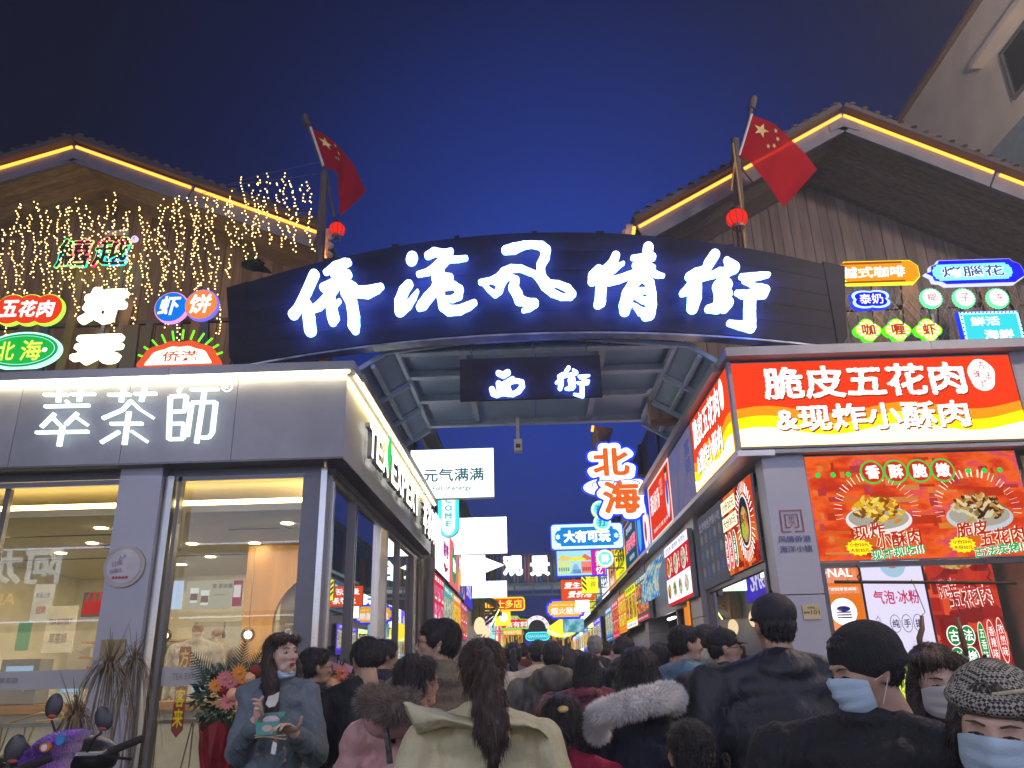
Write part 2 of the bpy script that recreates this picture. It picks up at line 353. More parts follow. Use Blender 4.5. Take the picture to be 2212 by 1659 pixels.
QING = [[(425,222,44),(395,300,48),(330,380,58),(270,480,60),(265,600,58),(255,720,60),(232,750,46)],[(240,370,45),(180,440,52),(168,500,45)],[(230,455,68),(330,420,66)],[(400,375,34),(460,330,22),(505,305,18)],
 [(350,500,44),(450,480,40),(560,440,38),(680,400,44)],[(778,132,54),(770,200,55),(750,400,48)],[(610,245,24),(720,240,35),(820,235,42)],[(630,325,28),(740,320,40),(830,350,28)],[(700,380,50),(800,400,45),(880,430,28),(940,440,18)],
 [(690,440,60),(620,520,56),(560,640,68),(530,760,68),(523,820,56)],[(730,460,46),(800,520,42),(815,640,48),(810,760,58),(790,850,62),(750,880,46)],[(790,870,48),(700,830,42),(640,775,24),(612,745,9)],[(660,600,26),(790,600,32)],[(655,665,32),(720,705,32),(800,725,40)]]
JIE = [[(1500,210,54),(1440,300,54),(1400,380,46),(1300,410,48),(1220,450,42)],[(1320,420,58),(1290,500,68),(1230,580,58),(1150,630,34)],[(1290,560,68),(1280,680,74),(1258,790,60)],[(1350,450,48),(1480,430,34),(1560,400,48)],
 [(1630,270,32),(1670,320,55),(1705,350,62),(1620,400,52),(1600,460,48)],[(1600,480,52),(1555,560,76),(1570,640,72),(1560,730,66),(1520,790,58),(1430,800,38)],[(1640,520,45),(1650,540,43)],[(1640,630,50),(1640,640,50)],[(1640,730,62),(1600,790,52)],
 [(1790,450,28),(1900,455,42),(2000,440,36),(2080,430,25)],[(1830,490,34),(1900,525,30)],[(1905,548,22),(2000,568,36),(2050,592,45),(2030,640,44),(1920,648,46),(1800,642,42),(1740,625,25)],[(1885,660,62),(1880,800,62),(1880,930,64),(1890,1000,54),(1780,980,44),(1660,955,30)]]
XI = [[(330,280,42),(400,312,44),(470,270,46)],[(225,530,42),(250,590,46),(300,618,38),(400,580,44),(480,600,38),(550,608,34),(640,560,38),(698,480,38),(688,420,38),(620,397,30),(540,402,38),(450,440,48),(370,490,58),(380,540,52)],[(328,440,40),(340,510,46)],[(548,360,28),(480,410,38)],[(470,440,38),(465,520,48),(500,575,42)]]
# ================================================================ SETTING
wood_brown = mat('fence wood', (.16, .085, .045), .7, 0, .35, 3, .3, 60, (1, 1, 12), objvar=.35)
plank_m = mat('gable plank wood', (.27, .155, .085), .6, 0, .3, 2.5, .25, 50, (8, 8, .6), objvar=.28)
soffit_m = mat('soffit plank wood', (.36, .25, .15), .5, 0, .3, 2.5, .2, 50, (.6, 8, 8), objvar=.22)
eave_m = mat('eave board painted', (.15, .15, .20), .5, 0, .15, 4)
alu = mat('grey aluminium panel', (.25, .26, .31), .38, .12, .12, 2.5, .03, 18, objvar=.05)
alu_d = mat('dark aluminium', (.10, .10, .12), .35, .5, .1)
pillar_m = mat('pillar cladding', (.34, .35, .43), .38, .2, .06, 2)
steel = mat('painted steel', (.34, .45, .66), .4, .3, .15, 8)
chrome = mat('brushed steel', (.45, .44, .42), .22, .9, .1, 10, stretch=(1, 1, .1))
blackm = mat('matt black', (.018, .018, .02), .5, 0, .1)
mast_m = mat('weathered mast timber', (.10, .075, .07), .75, 0, .3, 6, .5, 50, (4, 4, .6))
asph = mat('street paving', (.07, .07, .075), .55, 0, .3, 3, .3, 30)
MB().b2(-60, 60, -30, 120, -.3, 0).build('ground', asph, None, kind='structure')

led_y = em((1., .33, .035), 3.2, True, 'amber tube glow')
led_w = em((1., .84, .46), 34., True, 'warm strip glow')
# ---------------------------------------------------------------- tall pale building on the right
pale = mat('pale render wall', (.80, .70, .64), .85, 0, .12, 1.2, .2, 30)
tb = thing('apartment_building', 'tall pale rendered building with a dark window looming above the right gable', 'building', (9, 0, 0))
MB().b2(0, 10, -6, 15.4, 0, 10.5).build('lower_wall', mat('blue grey render', (.34, .40, .50), .8, 0, .1), tb)
MB().b2(-.0, 10, -6, 15.4, 10.51, 13.3).build('wall', pale, tb)
MB().b2(-.12, 10.1, -6.1, 15.52, 13.3, 13.38).build('parapet', mat('parapet brown', (.22, .14, .10), .7), tb)
wb = MB(); wb.b2(-.06, .02, 10.2, 11.66, 10.9, 10.96).b2(-.06, .02, 10.2, 11.66, 11.9, 11.96).b2(-.06, .02, 11.6, 11.66, 10.96, 11.9).b2(-.05, .02, 10.9, 10.95, 10.96, 11.9)
wf = wb.build('window', mat('window frame grey', (.16, .16, .17), .4), tb)
MB().b2(-.02, .0, 10.2, 11.6, 10.96, 11.9).build('pane', mat('dark pane', (.02, .022, .026), .08), wf)
MB().b2(-.22, 0, 9.9, 12.25, 12.15, 12.27).build('window_hood', pale, tb)

# ---------------------------------------------------------------- shop blocks
def cells(a, b, step):
    n = max(1, round((b-a)/step)); return [(a+(b-a)*i/n, a+(b-a)*(i+1)/n) for i in range(n)]
# left: the glazed tea shop
XG, YG = -2.2, 8.35
tea = thing('tea_shop', 'grey clad corner tea shop with tall lit windows at left', 'building', (0, 0, 0))
for a, b in cells(-8.0, -1.97, 1.2): MB().b2(a+.003, b-.003, 8.0, 8.06, 3.67, 4.62).build('fascia_panel', alu, tea)
for a, b in cells(8.0, 15.5, 1.07): MB().b2(-2.03, -1.97, a+.003, b-.003, 3.67, 4.62).build('fascia_panel', alu, tea)
MB().b2(-8, -2.04, 8.07, 15.5, 3.70, 4.60).build('roof_slab', alu_d, tea)
for a, b in cells(-8.0, -1.87, 2.3): MB().b2(a+.002, b-.002, 7.88, 8.3, 4.62, 4.72).build('cap', alu, tea)
for a, b in cells(8.3, 15.56, 2.4): MB().b2(-2.3, -1.85, a+.002, b-.002, 4.62, 4.72).build('cap', alu, tea)
MB().b2(-7.9, -1.93, 7.92, 7.945, 4.60, 4.617).build('light_strip', led_w, tea)
MB().b2(-1.905, -1.885, 8.1, 15.4, 4.60, 4.617).build('light_strip', em((1., .80, .36), 80., True, 'warm side strip glow'), tea)
MB().b2(-8, -1.97, 8.0, YG+.05, 3.65, 3.67).b2(XG-.05, -1.97, YG+.05, 15.5, 3.65, 3.67).build('soffit', alu_d, tea)
def pil(name, x0, x1, y0, y1, z1, par, m=None, zj=(2.35, 1.2)):
    o = MB().b2(x0, x1, y0, y1, 0, z1).build(name, m or pillar_m, par); return o
MB().b2(-4.43, -3.97, 8.16, 8.5, 0, 3.65).build('pillar', pillar_m, tea)
pq = MB(); pq.disc(-4.235, 2.60, .215, .215, 8.135, 8.158, 40).build('plaque_ring', mat('plaque ring', (.42, .38, .36), .4), tea)
MB().disc(-4.235, 2.60, .175, .175, 8.129, 8.134, 40).build('plaque_face', mat('plaque face', (.52, .50, .56), .45), tea)
pl = thing('notice', 'round plaque wording on the left pillar', 'notice', (-4.235, 8.127, 2.60))
inkb = mat('printed grey blue', (.10, .12, .26), .6); inkr = mat('printed dull red', (.42, .07, .07), .6)
text(pl, '已成', -.07, .03, .11, .055, inkb, rot=.25); text(pl, '应届生', -.07, -.045, .13, .045, inkb, rot=.15); text(pl, '人人', -.02, .095, .09, .045, inkb, rot=.3)
text(pl, '●●●●●', -.02, -.115, .17, .03, inkr)
bp_ = P(243, 1404, 8.15); MB().b2(bp_.x-.125, bp_.x+.125, 8.148, 8.158, bp_.z-.10, bp_.z+.10).build('brass_plate', mat('worn brass plate', (.22, .17, .09), .35, .6, .2, 12), tea)
# window frames of the front
fr = lambda x0, x1, y0, y1, z0, z1, n='window_frame', m=alu_d: MB().b2(x0, x1, y0, y1, z0, z1).build(n, m, tea)
fr(-7.9, -4.45, 8.30, 8.40, 3.57, 3.65); fr(-3.95, -2.27, 8.30, 8.40, 3.57, 3.65)
fr(-7.9, -4.45, 8.28, 8.32, 3.50, 3.56, m=alu); fr(-3.9, -2.45, 8.28, 8.32, 3.52, 3.57, m=alu)
fr(-3.96, -3.87, 8.24, 8.42, 0, 3.57, 'mullion', chrome); fr(-3.84, -3.80, 8.28, 8.38, 0, 3.57, 'mullion', alu_d)
fr(-2.46, -2.20, 8.28, 8.42, 0, 3.57, 'mullion', alu_d); fr(-2.26, -2.195, 8.255, 8.275, 0, 3.62, 'mullion', chrome)
fr(-5.78, -5.72, 8.32, 8.38, 0, 3.5, 'mullion', alu_d)
fr(-2.26, -2.14, 8.42, 15.5, 3.57, 3.65); fr(-2.21, -2.17, 8.42, 15.5, 3.50, 3.56, m=chrome)
for y, w, m in ((8.46, .07, chrome), (9.55, .06, alu_d), (9.64, .03, chrome), (11.2, .09, chrome), (11.75, .14, pillar_m), (12.9, .05, alu_d), (14.45, .06, alu_d), (14.8, .10, pillar_m), (15.45, .1, alu)):
    fr(-2.27, -2.15, y-w/2, y+w/2, 0, 3.5, 'mullion', m)
gl = glass_mat('shop window glass', (.95, .96, .93), 1.2, .0)
for a, b in ((-7.9, -5.78), (-5.72, -4.43)): MB().add([(a, YG, 0), (b, YG, 0), (b, YG, 3.5), (a, YG, 3.5)], [(0, 1, 2, 3)]).build('window_pane', gl, tea)
MB().add([(-3.80, YG, 0), (-2.45, YG, 0), (-2.45, YG, 3.52), (-3.80, YG, 3.52)], [(0, 1, 2, 3)]).build('window_pane', gl, tea)
gl2 = glass_mat('side window glass', (.88, .9, .9), 1.3, .03)
for a, b in ((8.5, 9.52), (9.66, 11.15), (11.82, 12.87), (12.93, 14.42), (14.85, 15.4)): MB().add([(XG, a, 0), (XG, b, 0), (XG, b, 3.5), (XG, a, 3.5)], [(3, 2, 1, 0)]).build('window_pane', gl2, tea)
# frosted band with the shop's name on the glass
frost = mat('frosted band', (.42, .42, .44), .7, 0, .02)
for a, b in ((-7.8, -4.45), (-3.79, -2.47)):
    bd = MB().b2(a, b, YG-.012, YG-.006, 1.42, 1.60).build('glass_band', frost, tea)
    n = int((b-a)/.75)+1
    for i in range(n):
        x = a+.28+i*.72
        if x > b-.2: break
        text(bd, 'TEA EXPERT' if i % 2 == 0 else '萃茶師', x, 1.51, .34 if i % 2 == 0 else .2, .06, mat('band print', (.24, .24, .24), .7), y=YG-.016, off=.01)
# ---- interior
ceil = mat('shop ceiling', (.74, .70, .50), .8, 0, .04); beige = mat('shop wall beige', (.60, .56, .46), .7, 0, .08)
inn = thing('shop_interior', 'beige interior of the tea shop behind its left glass', 'interior', (0, 0, 0))
MB().b2(-8.4, -2.50, 8.72, 15.4, 3.26, 3.34).build('ceiling', ceil, inn)
MB().b2(-8.4, -2.3, 8.45, 15.4, 3.60, 3.64).build('cove_ceiling', ceil, inn)
MB().b2(-8.4, -2.52, 8.74, 8.76, 3.345, 3.40).b2(-2.53, -2.51, 8.76, 15.4, 3.345, 3.40).build('cove_light', em((1, .70, .28), 16.0, True, 'cove glow'), inn)
MB().b2(-8.4, -2.3, 8.45, 15.4, .0, .02).build('floor', mat('polished tile floor', (.72, .68, .55), .25), inn)
MB().b2(-8.4, -2.3, 14.6, 14.7, .02, 3.26).build('back_wall', beige, inn)
MB().b2(-8.5, -8.4, 8.45, 15.4, 0, 3.6).build('side_wall', beige, inn)
for (x, y) in ((-5.3, 9.5), (-3.0, 9.55), (-6.0, 10.6), (-4.75, 10.9), (-2.75, 10.6), (-3.9, 11.0), (-2.7, 11.3), (-6.9, 9.8), (-6.9, 11.4), (-5.0, 12.2), (-4.0, 12.3), (-3.2, 12.3), (-3.7, 13.2), (-3.0, 13.2), (-5.8, 13), (-4.6, 13.5)):
    d = MB().disc(0, 0, .075, .075, 0, .01).mesh('downlight', em((1, .82, .46), 480., True, 'downlight glow')); o = link('downlight', d, inn, (x, y, 3.252)); o.rotation_euler.x = rad(90)
for x0, x1, y in ((-8.2, -4.6, 9.95), (-3.85, -2.6, 9.85), (-8.2, -2.6, 12.0)): MB().b2(x0, x1, y, y+.05, 3.252, 3.262).build('ceiling_slot', blackm, inn)
MB().b2(-6.0, -5.1, 10.6, 11.4, 3.235, 3.259).build('air_conditioner', mat('vent panel', (.35, .34, .29), .6), inn)
MB().b2(-5.9, -5.2, 10.7, 10.74, 3.22, 3.236).b2(-5.9, -5.2, 11.26, 11.3, 3.22, 3.236).build('air_conditioner_slot', blackm, inn)
woodw = mat('honey veneer', (.42, .22, .07), .45, 0, .15, 2, .05, 60, (6, 6, .5))
VX0, VX1, VX2 = -4.05, -3.62, -2.40
MB().b2(VX0, VX1, 11.2, 11.3, 0.02, 3.26).build('veneer_panel', woodw, inn)
MB().poly([(VX1, 3.26), (VX1, 2.20)]+[(VX2-(VX2-VX1)*math.cos(t), 2.20+.80*math.sin(t)) for t in [k*math.pi/2/12 for k in range(1, 13)]]+[(VX2, 3.26)], 11.2, 11.3).build('veneer_arch', woodw, inn)
MB().b2(VX1, VX2, 11.5, 11.55, .02, 3.2).build('niche', mat('niche slate', (.16, .145, .135), .6), inn)
MB().b2(VX1+.1, VX2, 11.44, 11.46, 2.16, 2.18).build('niche_trim', chrome, inn)
lw = em((.75, .72, .65), .75, False); text(inn, 'Cui cha', -3.34, 2.06, .34, .10, lw, y=11.43); text(inn, 'Love', -3.42, 1.88, .2, .10, lw, y=11.43); text(inn, 'happinesse', -3.25, 1.70, .5, .09, lw, y=11.43)
# menu screens over the counter
def flat(name, box, Y, m, par=None, d=.03, **k):
    loc, w, h = rect(*box, Y); o = MB().b2(-w/2, w/2, 0, d, 0, h).build(name, m, par, loc, **k); return o, w, h
ms = thing('menu_screen', 'pale blue menu screen at the left end above the counter', 'menu screen', (0, 0, 0)); flat('screen', (364, 1255, 393, 1316), 13.2, em('#b9cbe6', 1.), ms)
ms = thing('menu_screen', 'beige menu screen showing two drinks above the counter', 'menu screen', (0, 0, 0)); o, w, h = flat('screen', (402, 1254, 500, 1315), 13.2, em('#a9a083', .9), ms)
for i, x in enumerate((-.24, -.06)):
    MB().poly([(x-.06, .1-.04*i), (x+.06, .1-.04*i), (x+.075, .34-.04*i), (x-.075, .34-.04*i)], -.008, -.008).build('cup_print', ink('#d9d9cf', .9), o)
    MB().b2(x-.062, x+.062, -.012, -.011, .14-.04*i, .25-.04*i).build('cup_label', ink('#7a5030', .8), o)
text(o, '栗 栗麻薯', .22, .36, .34, .08, ink('#6b5a3c', .6), y=-.01, off=.01); text(o, '———', .18, .22, .2, .02, ink('#857a5c'), y=-.01)
ms = thing('menu_screen', 'red menu screen with a white jug beside the honey wood wall', 'menu screen', (0, 0, 0)); o, w, h = flat('screen', (503, 1254, 522, 1309), 13.2, em('#8f1c26', .9), ms); MB().b2(-.06, .06, -.01, -.009, .14, .34).build('jug_print', ink('#d8cfc8', .9), o)
ms = thing('menu_screen', 'screen with red handbags behind the left window', 'menu screen', (0, 0, 0)); o, w, h = flat('screen', (178, 1279, 228, 1332), 11.5, em('#6f6862', .6), ms)
MB().poly([(-.17, .03), (.17, .03), (.12, .22), (-.14, .22)], -.008, -.008).build('bag_print', ink('#b02018', 1.), o)
for k in range(3): MB().tube([(-.12+.09*k, -.01, .2), (-.08+.09*k, -.01, .33), (-.02+.09*k, -.01, .34), (.02+.09*k, -.01, .2)], .012, 5).build('bag_handle', ink('#c03020', 1.), o)
# reversed poster, banner
bn = thing('banner_stand', 'cream roll-up banner reading TEA EXPERT behind the left window', 'banner'); o, w, h = flat('banner', (97, 1309, 160, 1410), 10.2, mat('banner cream', (.62, .56, .42), .7), bn); text(o, 'TEA EXPERT', 0, h*.66, w*.8, .07, mat('banner print', (.18, .10, .06), .7), off=.02); text(o, '萃茶師', 0, h*.3, w*.6, .13, mat('banner print', (.18, .10, .06), .7), off=.0)
bn2 = thing('poster', 'white blue poster hanging behind the far left window', 'poster'); o, w, h = flat('sheet', (70, 1262, 112, 1342), 10.6, mat('white poster', (.66, .68, .70), .6), bn2)
text(o, '新品上市', 0, h*.7, w*.7, .07, inkb); text(o, '招聘', 0, h*.3, w*.5, .1, inkr)
bn3 = thing('poster', 'green and white round topped poster low behind the left window', 'poster'); o, w, h = flat('sheet', (36, 1345, 62, 1405), 10.0, mat('green poster', (.10, .30, .16), .6), bn3)
# counter, shelves
ct = thing('counter', 'long tan counter inside the tea shop', 'counter')
MB().b2(-8, -3.2, 10.35, 10.95, 1.12, 1.22).build('countertop', mat('oak top', (.33, .2, .11), .5, 0, .2, 3, 0, 40, (.5, 6, 6)), ct)
MB().b2(-8, -3.25, 10.42, 10.9, 0.02, 1.12).build('counter_body', mat('counter body', (.42, .42, .40), .6), ct)
MB().b2(-8, -3.25, 10.40, 10.418, .06, .12).build('plinth_light', em((1, .78, .42), 4), ct)
sh = thing('cabinet', 'grey cabinet bank against the tea shop back wall', 'cabinet')
for i in range(5): MB().b2(-5.6+i*.52, -5.1+i*.52, 13.3, 13.7, .9, 2.35).build('cabinet_door', mat('cabinet grey', (.20, .20, .21), .5, objvar=.2), sh)
def plant(nm, lab, x, y, z, n, L, mt, rad_=.012, broad=False, droop=.7, seed=1):
    r_ = random.Random(seed); o = MB()
    for i in range(n):
        a = r_.uniform(0, 2*math.pi); l = L*r_.uniform(.6, 1.1); q = r_.uniform(.15, .9); pts = []
        for k in range(6):
            t = k/5; pts.append((l*q*t*math.cos(a), l*q*t*math.sin(a), l*(t*(1.1-q*.5)-droop*q*t*t)))
        wd = .02 if broad else rad_
        for k in range(5):
            p, p2 = Vector(pts[k]), Vector(pts[k+1]); s = Vector((-math.sin(a), math.cos(a), 0))
            w0 = wd*(1-.15*k) if not broad else wd*(1+3*math.sin(math.pi*k/5)); w1 = wd*(1-.15*(k+1)) if not broad else wd*(1+3*math.sin(math.pi*(k+1)/5))
            if k == 4: w1 = .001
            o.add([p-s*w0, p+s*w0, p2+s*w1, p2-s*w1], [(0, 1, 2, 3)])
    return o
cupm = [mat('cup white', (.6, .58, .52), .5), mat('cup amber', (.45, .22, .06), .4), mat('cup green', (.12, .25, .10), .4), mat('cup red', (.45, .06, .05), .4)]
shf = thing('shelf', 'wall shelves of cups and jars behind the tea shop counter', 'shelf')
for z in (1.55, 1.85, 2.1): MB().b2(-7.9, -5.7, 14.1, 14.5, z, z+.03).build('board', woodw, shf); MB().b2(-4.9, -4.1, 14.1, 14.5, z, z+.03).build('board', woodw, shf)
cme_ = [MB().tube([(0, 0, 0), (0, 0, .14)], [.035, .045], 10).mesh('jar', m) for m in cupm]
for z in (1.58, 1.88):
    for i in range(17):
        x = -7.8+i*.12
        if rnd.random() < .8: link('jar', cme_[rnd.randrange(4)], shf, (x, 14.3, z))
    for i in range(6): link('jar', cme_[rnd.randrange(4)], shf, (-4.8+i*.12, 14.3, z))
for i, (x, w_, h_, c_, lb) in enumerate(((-6.6, .5, .55, (.08, .08, .09), 'black drinks machine on the tea shop counter'), (-5.9, .35, .3, (.5, .5, .48), 'steel kettle station on the tea shop counter'), (-5.0, .3, .35, (.05, .05, .06), 'dark till screen on the tea shop counter, left of the pillar'), (-4.25, .28, .25, (.45, .42, .36), 'pale till beside the visored worker'), (-3.75, .22, .34, (.10, .10, .10), 'small black grinder on the tea shop counter'))):
    o = thing('machine', lb, 'machine', (x, 10.6, 1.22)); MB().b2(-w_/2, w_/2, -.15, .15, 0, h_).build('body', mat('machine %d' % i, c_, .35), o); MB().b2(-w_*.35, w_*.35, -.156, -.151, h_*.45, h_*.85).build('panel', em((.35, .55, .8), .7, False), o); MB().tube([(w_*.3, -.17, h_*.3), (w_*.3, -.24, h_*.3)], .012, 6).build('spout', chrome, o)
mon = thing('potted_plant', 'broad leaved green plant inside the tea shop by the honey wood wall', 'plant', (-3.38, 10.7, 1.22))
plant('p', '', 0, 0, 0, 16, .55, None, broad=True, seed=5).build('leaves', mat('monstera green', (.035, .10, .03), .35, 0, .3), mon); MB().tube([(0, 0, 0), (0, 0, .12)], .09, 12).build('pot', mat('pot grey', (.2, .2, .2), .6), mon)
bkg = thing('handbag', 'black bag lying on the tea shop counter', 'bag', (-3.25, 10.55, 1.22)); MB().sph((0, 0, .06), (.3, .1, .09), 16, 8).build('bag_body', mat('black leather', (.012, .012, .016), .4), bkg, smooth=True); MB().tube([(-.1, 0, .12), (0, 0, .2), (.1, 0, .12)], .01).build('strap', blackm, bkg)
for lx, ly, lz, tx in ((-3.88, 11.0, 2.02, 'by the menu screens'), (-4.85, 10.6, 2.02, 'left of the pillar')):
    pd = thing('pendant_lamp', 'glass globe pendant lamp '+tx, 'lamp', (lx, ly, lz), group='globe pendants in the tea shop')
    MB().tube([(0, 0, .1), (0, 0, 1.2)], .006, 6).build('cord', chrome, pd); MB().sph((0, 0, .0), .095, 20, 12).build('globe', glass_mat('globe glass', (.95, .95, .9), 1., .12), pd, smooth=True)
    MB().sph((0, 0, .0), .05, 14, 8).build('bulb', em((1, .85, .6), 9), pd, smooth=True); MB().tube([(0, 0, .06), (0, 0, .1)], .04, 12).build('lamp_cap', mat('brass', (.5, .36, .14), .3, .9), pd)
brass = mat('brass', (.5, .36, .14), .3, .9); fab = mat('taupe upholstery', (.24, .21, .17), .8)
for i, (x, y) in enumerate(((-5.35, 9.2), (-3.15, 9.35))):
    a = thing('chair', 'gold wire framed chair behind the '+('left window' if i == 0 else 'window next to the woman in denim'), 'chair', (x, y, 0.02), group='gold framed chairs in the tea shop')
    MB().b2(-.38, .38, -.3, .3, .62, .74).build('seat', fab, a)
    b = MB(); Z = 1.08
    b.tube([(-.45, -.3, .70), (-.35, -.3, 1.05), (.05, -.3, 1.16), (.28, -.3, 1.15), (.36, -.3, 1.0), (.48, -.3, 1.1)], .012, 6); b.tube([(.36, -.3, 1.0), (.2, -.3, .72)], .012, 6); b.tube([(-.45, -.3, .7), (.48, -.3, .7)], .012, 6); b.tube([(-.45, .3, .70), (-.35, .3, 1.05), (.3, .3, 1.1)], .012, 6)
    b.build('backrest', brass, a)
    for sx in (-.36, .36):
        for sy in (-.28, .28): MB().tube([(sx, sy, .7), (sx*1.15, sy*1.1, 0)], .012, 6).build('leg', brass, a)
st = thing('railing', 'thin brass rod screen standing inside the windows', 'screen')
for i in range(26):
    x = -7.0+i*.18
    if -4.0 > x > -4.45: continue
    MB().tube([(x, 8.75, .02), (x+rnd.uniform(-.12, .25), 8.75, 1.05)], .008, 5).build('rod', mat('rod bronze', (.20, .15, .08), .4, .7), st)
MB().b2(-7.2, -2.5, 8.73, 8.77, 1.05, 1.09).build('rail', mat('rail pale', (.35, .36, .30), .4), st)
# red slogan banner hanging on the inside of the right hand pane
rb = thing('hanging_banner', 'narrow red vertical banner with yellow characters on the window', 'banner', (-3.12+.0, 8.45, .0))
MB().poly([(-.56, 1.0), (-.50, .93), (-.44, 1.0), (-.44, 1.80), (-.56, 1.80)], 0, .004).build('cloth', mat('red banner cloth', (.45, .05, .03), .6), rb); text(rb, '方宾客来', -.5, 1.40, .10, .76, em('#d8c020', .45, False), vert=True, off=.02)
# purple strip light ends the tea shop side
pn = thing('vertical_sign', 'narrow dark vertical sign with gold characters at the end of the tea shop glass', 'sign', (-2.12, 15.1, 0), rad(90)); MB().b2(-.22, .22, 0, .04, .3, 3.4).build('board', mat('plum board', (.16, .12, .18), .4), pn); text(pn, '老北海特色美食街', 0, 1.8, .16, 2.6, em('#b9a04a', .6, False), vert=True)
MB().tube([(-2.02, 15.72, 0), (-2.02, 15.72, 3.6)], .11, 14).build('drainpipe', mat('grey pipe', (.25, .25, .3), .4), None, label='grey round downpipe beside the tea shop end', cat='pipe')

# ---------------------------------------------------------------- right shop block
rs = thing('snack_shop', 'grey clad corner snack shop with a red and yellow fascia at right', 'building')
for a, b in cells(2.18, 6.6, 2.2): MB().b2(a+.002, b-.002, 7.86, 8.3, 4.62, 4.72).build('cap', alu, rs)
for a, b in cells(8.3, 30, 2.4): MB().b2(2.12, 2.55, a+.002, b-.002, 4.60, 4.70).build('cap', alu, rs)
MB().b2(2.3, 8, 8.12, 30, 3.66, 4.61).build('roof_slab', alu_d, rs)
for a, b in cells(8.0, 30, 1.6): MB().b2(2.21, 2.6, a+.002, b-.002, 3.54, 3.60).build('soffit', mat('soffit panel', (.62, .62, .68), .3, .25, .05, 2), rs)
for a, b in cells(12.2, 30, 1.6): MB().b2(2.40, 2.46, a+.002, b-.002, 2.36, 3.53).build('wall_panel', pillar_m, rs)
MB().b2(2.6, 6.6, 8.0, 8.5, 3.56, 3.60).build('soffit', alu, rs)
MB().b2(5.30, 6.6, 8.0, 8.1, 3.6, 4.62).build('fascia_panel', alu, rs)
MB().b2(2.48, 2.92, 8.10, 8.38, 2.13, 3.56).b2(2.48, 2.92, 8.10, 8.38, 0, 2.12).build('pillar', pillar_m, rs)
for y0, y1 in ((11.42, 12.2), (16.9, 17.4), (22, 22.5)):
    MB().b2(2.38, 2.8, y0, y1, 2.13, 3.54).b2(2.38, 2.8, y0, y1, 0, 2.12).build('pillar', pillar_m, rs)
MB().b2(2.5, 2.56, 8.4, 30, 0, 1.1).build('sill_wall', pillar_m, rs)
MB().b2(2.46, 2.52, 8.4, 11.4, 2.42, 2.5).b2(2.46, 2.52, 8.42, 8.5, 0, 2.42).b2(2.46, 2.52, 11.2, 11.4, 0, 2.42).build('window_frame', alu_d, rs)
MB().b2(2.92, 5.4, 8.12, 8.2, 2.38, 2.43).b2(2.93, 2.97, 8.12, 8.2, 0, 2.38).build('window_frame', alu_d, rs)
MB().b2(2.6, 7, 12.1, 12.2, 0, 3.5).build('partition', mat('kitchen wall', (.3, .33, .32), .5), rs)
MB().b2(5.25, 5.35, 8.2, 12.1, 0, 3.5).build('partition', mat('warm kitchen wall', (.35, .24, .15), .5), rs)
MB().b2(2.56, 5.3, 8.25, 12.1, 3.3, 3.36).build('ceiling', ceil, rs)
MB().b2(3.0, 5.0, 8.8, 8.86, 3.22, 3.29).build('strip_light', em((1, .95, .85), 5), rs)
gl3 = glass_mat('serving hatch glass', (.95, .95, .95), 1., .04)
MB().add([(2.97, 8.16, .9), (5.2, 8.16, .9), (5.2, 8.16, 2.38), (2.97, 8.16, 2.38)], [(0, 1, 2, 3)]).build('window_pane', gl3, rs)
MB().add([(2.49, 8.5, 1.1), (2.49, 11.2, 1.1), (2.49, 11.2, 2.42), (2.49, 8.5, 2.42)], [(0, 1, 2, 3)]).build('window_pane', gl3, rs)
for y0, y1 in ((12.2, 13.9), (17.4, 22), (22.5, 29)):
    MB().b2(2.58, 2.64, y0, y1, 1.1, 2.4).build('shop_back', mat('kitchen tile', (.30, .36, .34), .3), rs)
    MB().b2(2.45, 2.5, y0, y0+.06, 1.1, 2.4).b2(2.45, 2.5, y1-.06, y1, 1.1, 2.4).build('window_frame', chrome, rs)
MB().b2(2.52, 2.56, 14.6, 15.3, 2.28, 2.31).build('strip_light', em((1, 1, 1), 12), rs)
# pillar emblem, address plate
pe = thing('emblem', 'square red seal emblem over blue lettering on the right pillar', 'emblem', (2.70, 8.094, 2.86))
sealc = mat('seal print red', (.30, .10, .12), .6); sb = MB()
for s_, t_ in ((.115, .012), (.07, .01)):
    sb.b2(-s_, s_, -.004, 0, s_-t_, s_).b2(-s_, -.02, -.004, 0, -s_, -s_+t_).b2(.02, s_, -.004, 0, -s_, -s_+t_).b2(-s_, -s_+t_, -.004, 0, -s_+t_, s_-t_).b2(s_-t_, s_, -.004, 0, -s_+t_, s_-t_)
sb.build('seal', sealc, pe); text(pe, '侨', 0, .025, .07, .05, sealc, y=-.005, off=.01); text(pe, '港', 0, -.028, .07, .05, sealc, y=-.005, off=.01)
text(pe, '风情侨港', 0, -.185, .33, .07, mat('pillar print blue', (.09, .11, .26), .6), y=-.005, off=.02); text(pe, '海洋小镇', 0, -.285, .33, .07, mat('pillar print blue', (.09, .11, .26), .6), y=-.005, off=.02)
ap = thing('address_plate', 'small beige address plate with number 101 on the right pillar', 'plate', (2.76, 8.094, 1.95))
MB().b2(-.085, .085, -.006, 0, -.065, .075).build('plate', mat('plate beige', (.50, .43, .24), .5), ap); text(ap, '侨南路', 0, .045, .075, .024, mat('plate ink', (.06, .05, .05), .6), y=-.009, off=.01); text(ap, '商铺', -.05, .0, .055, .024, mat('plate ink', (.06, .05, .05), .6), y=-.009, off=.01); text(ap, '101', .035, .002, .085, .038, mat('plate ink', (.06, .05, .05), .6), y=-.009, off=.01)

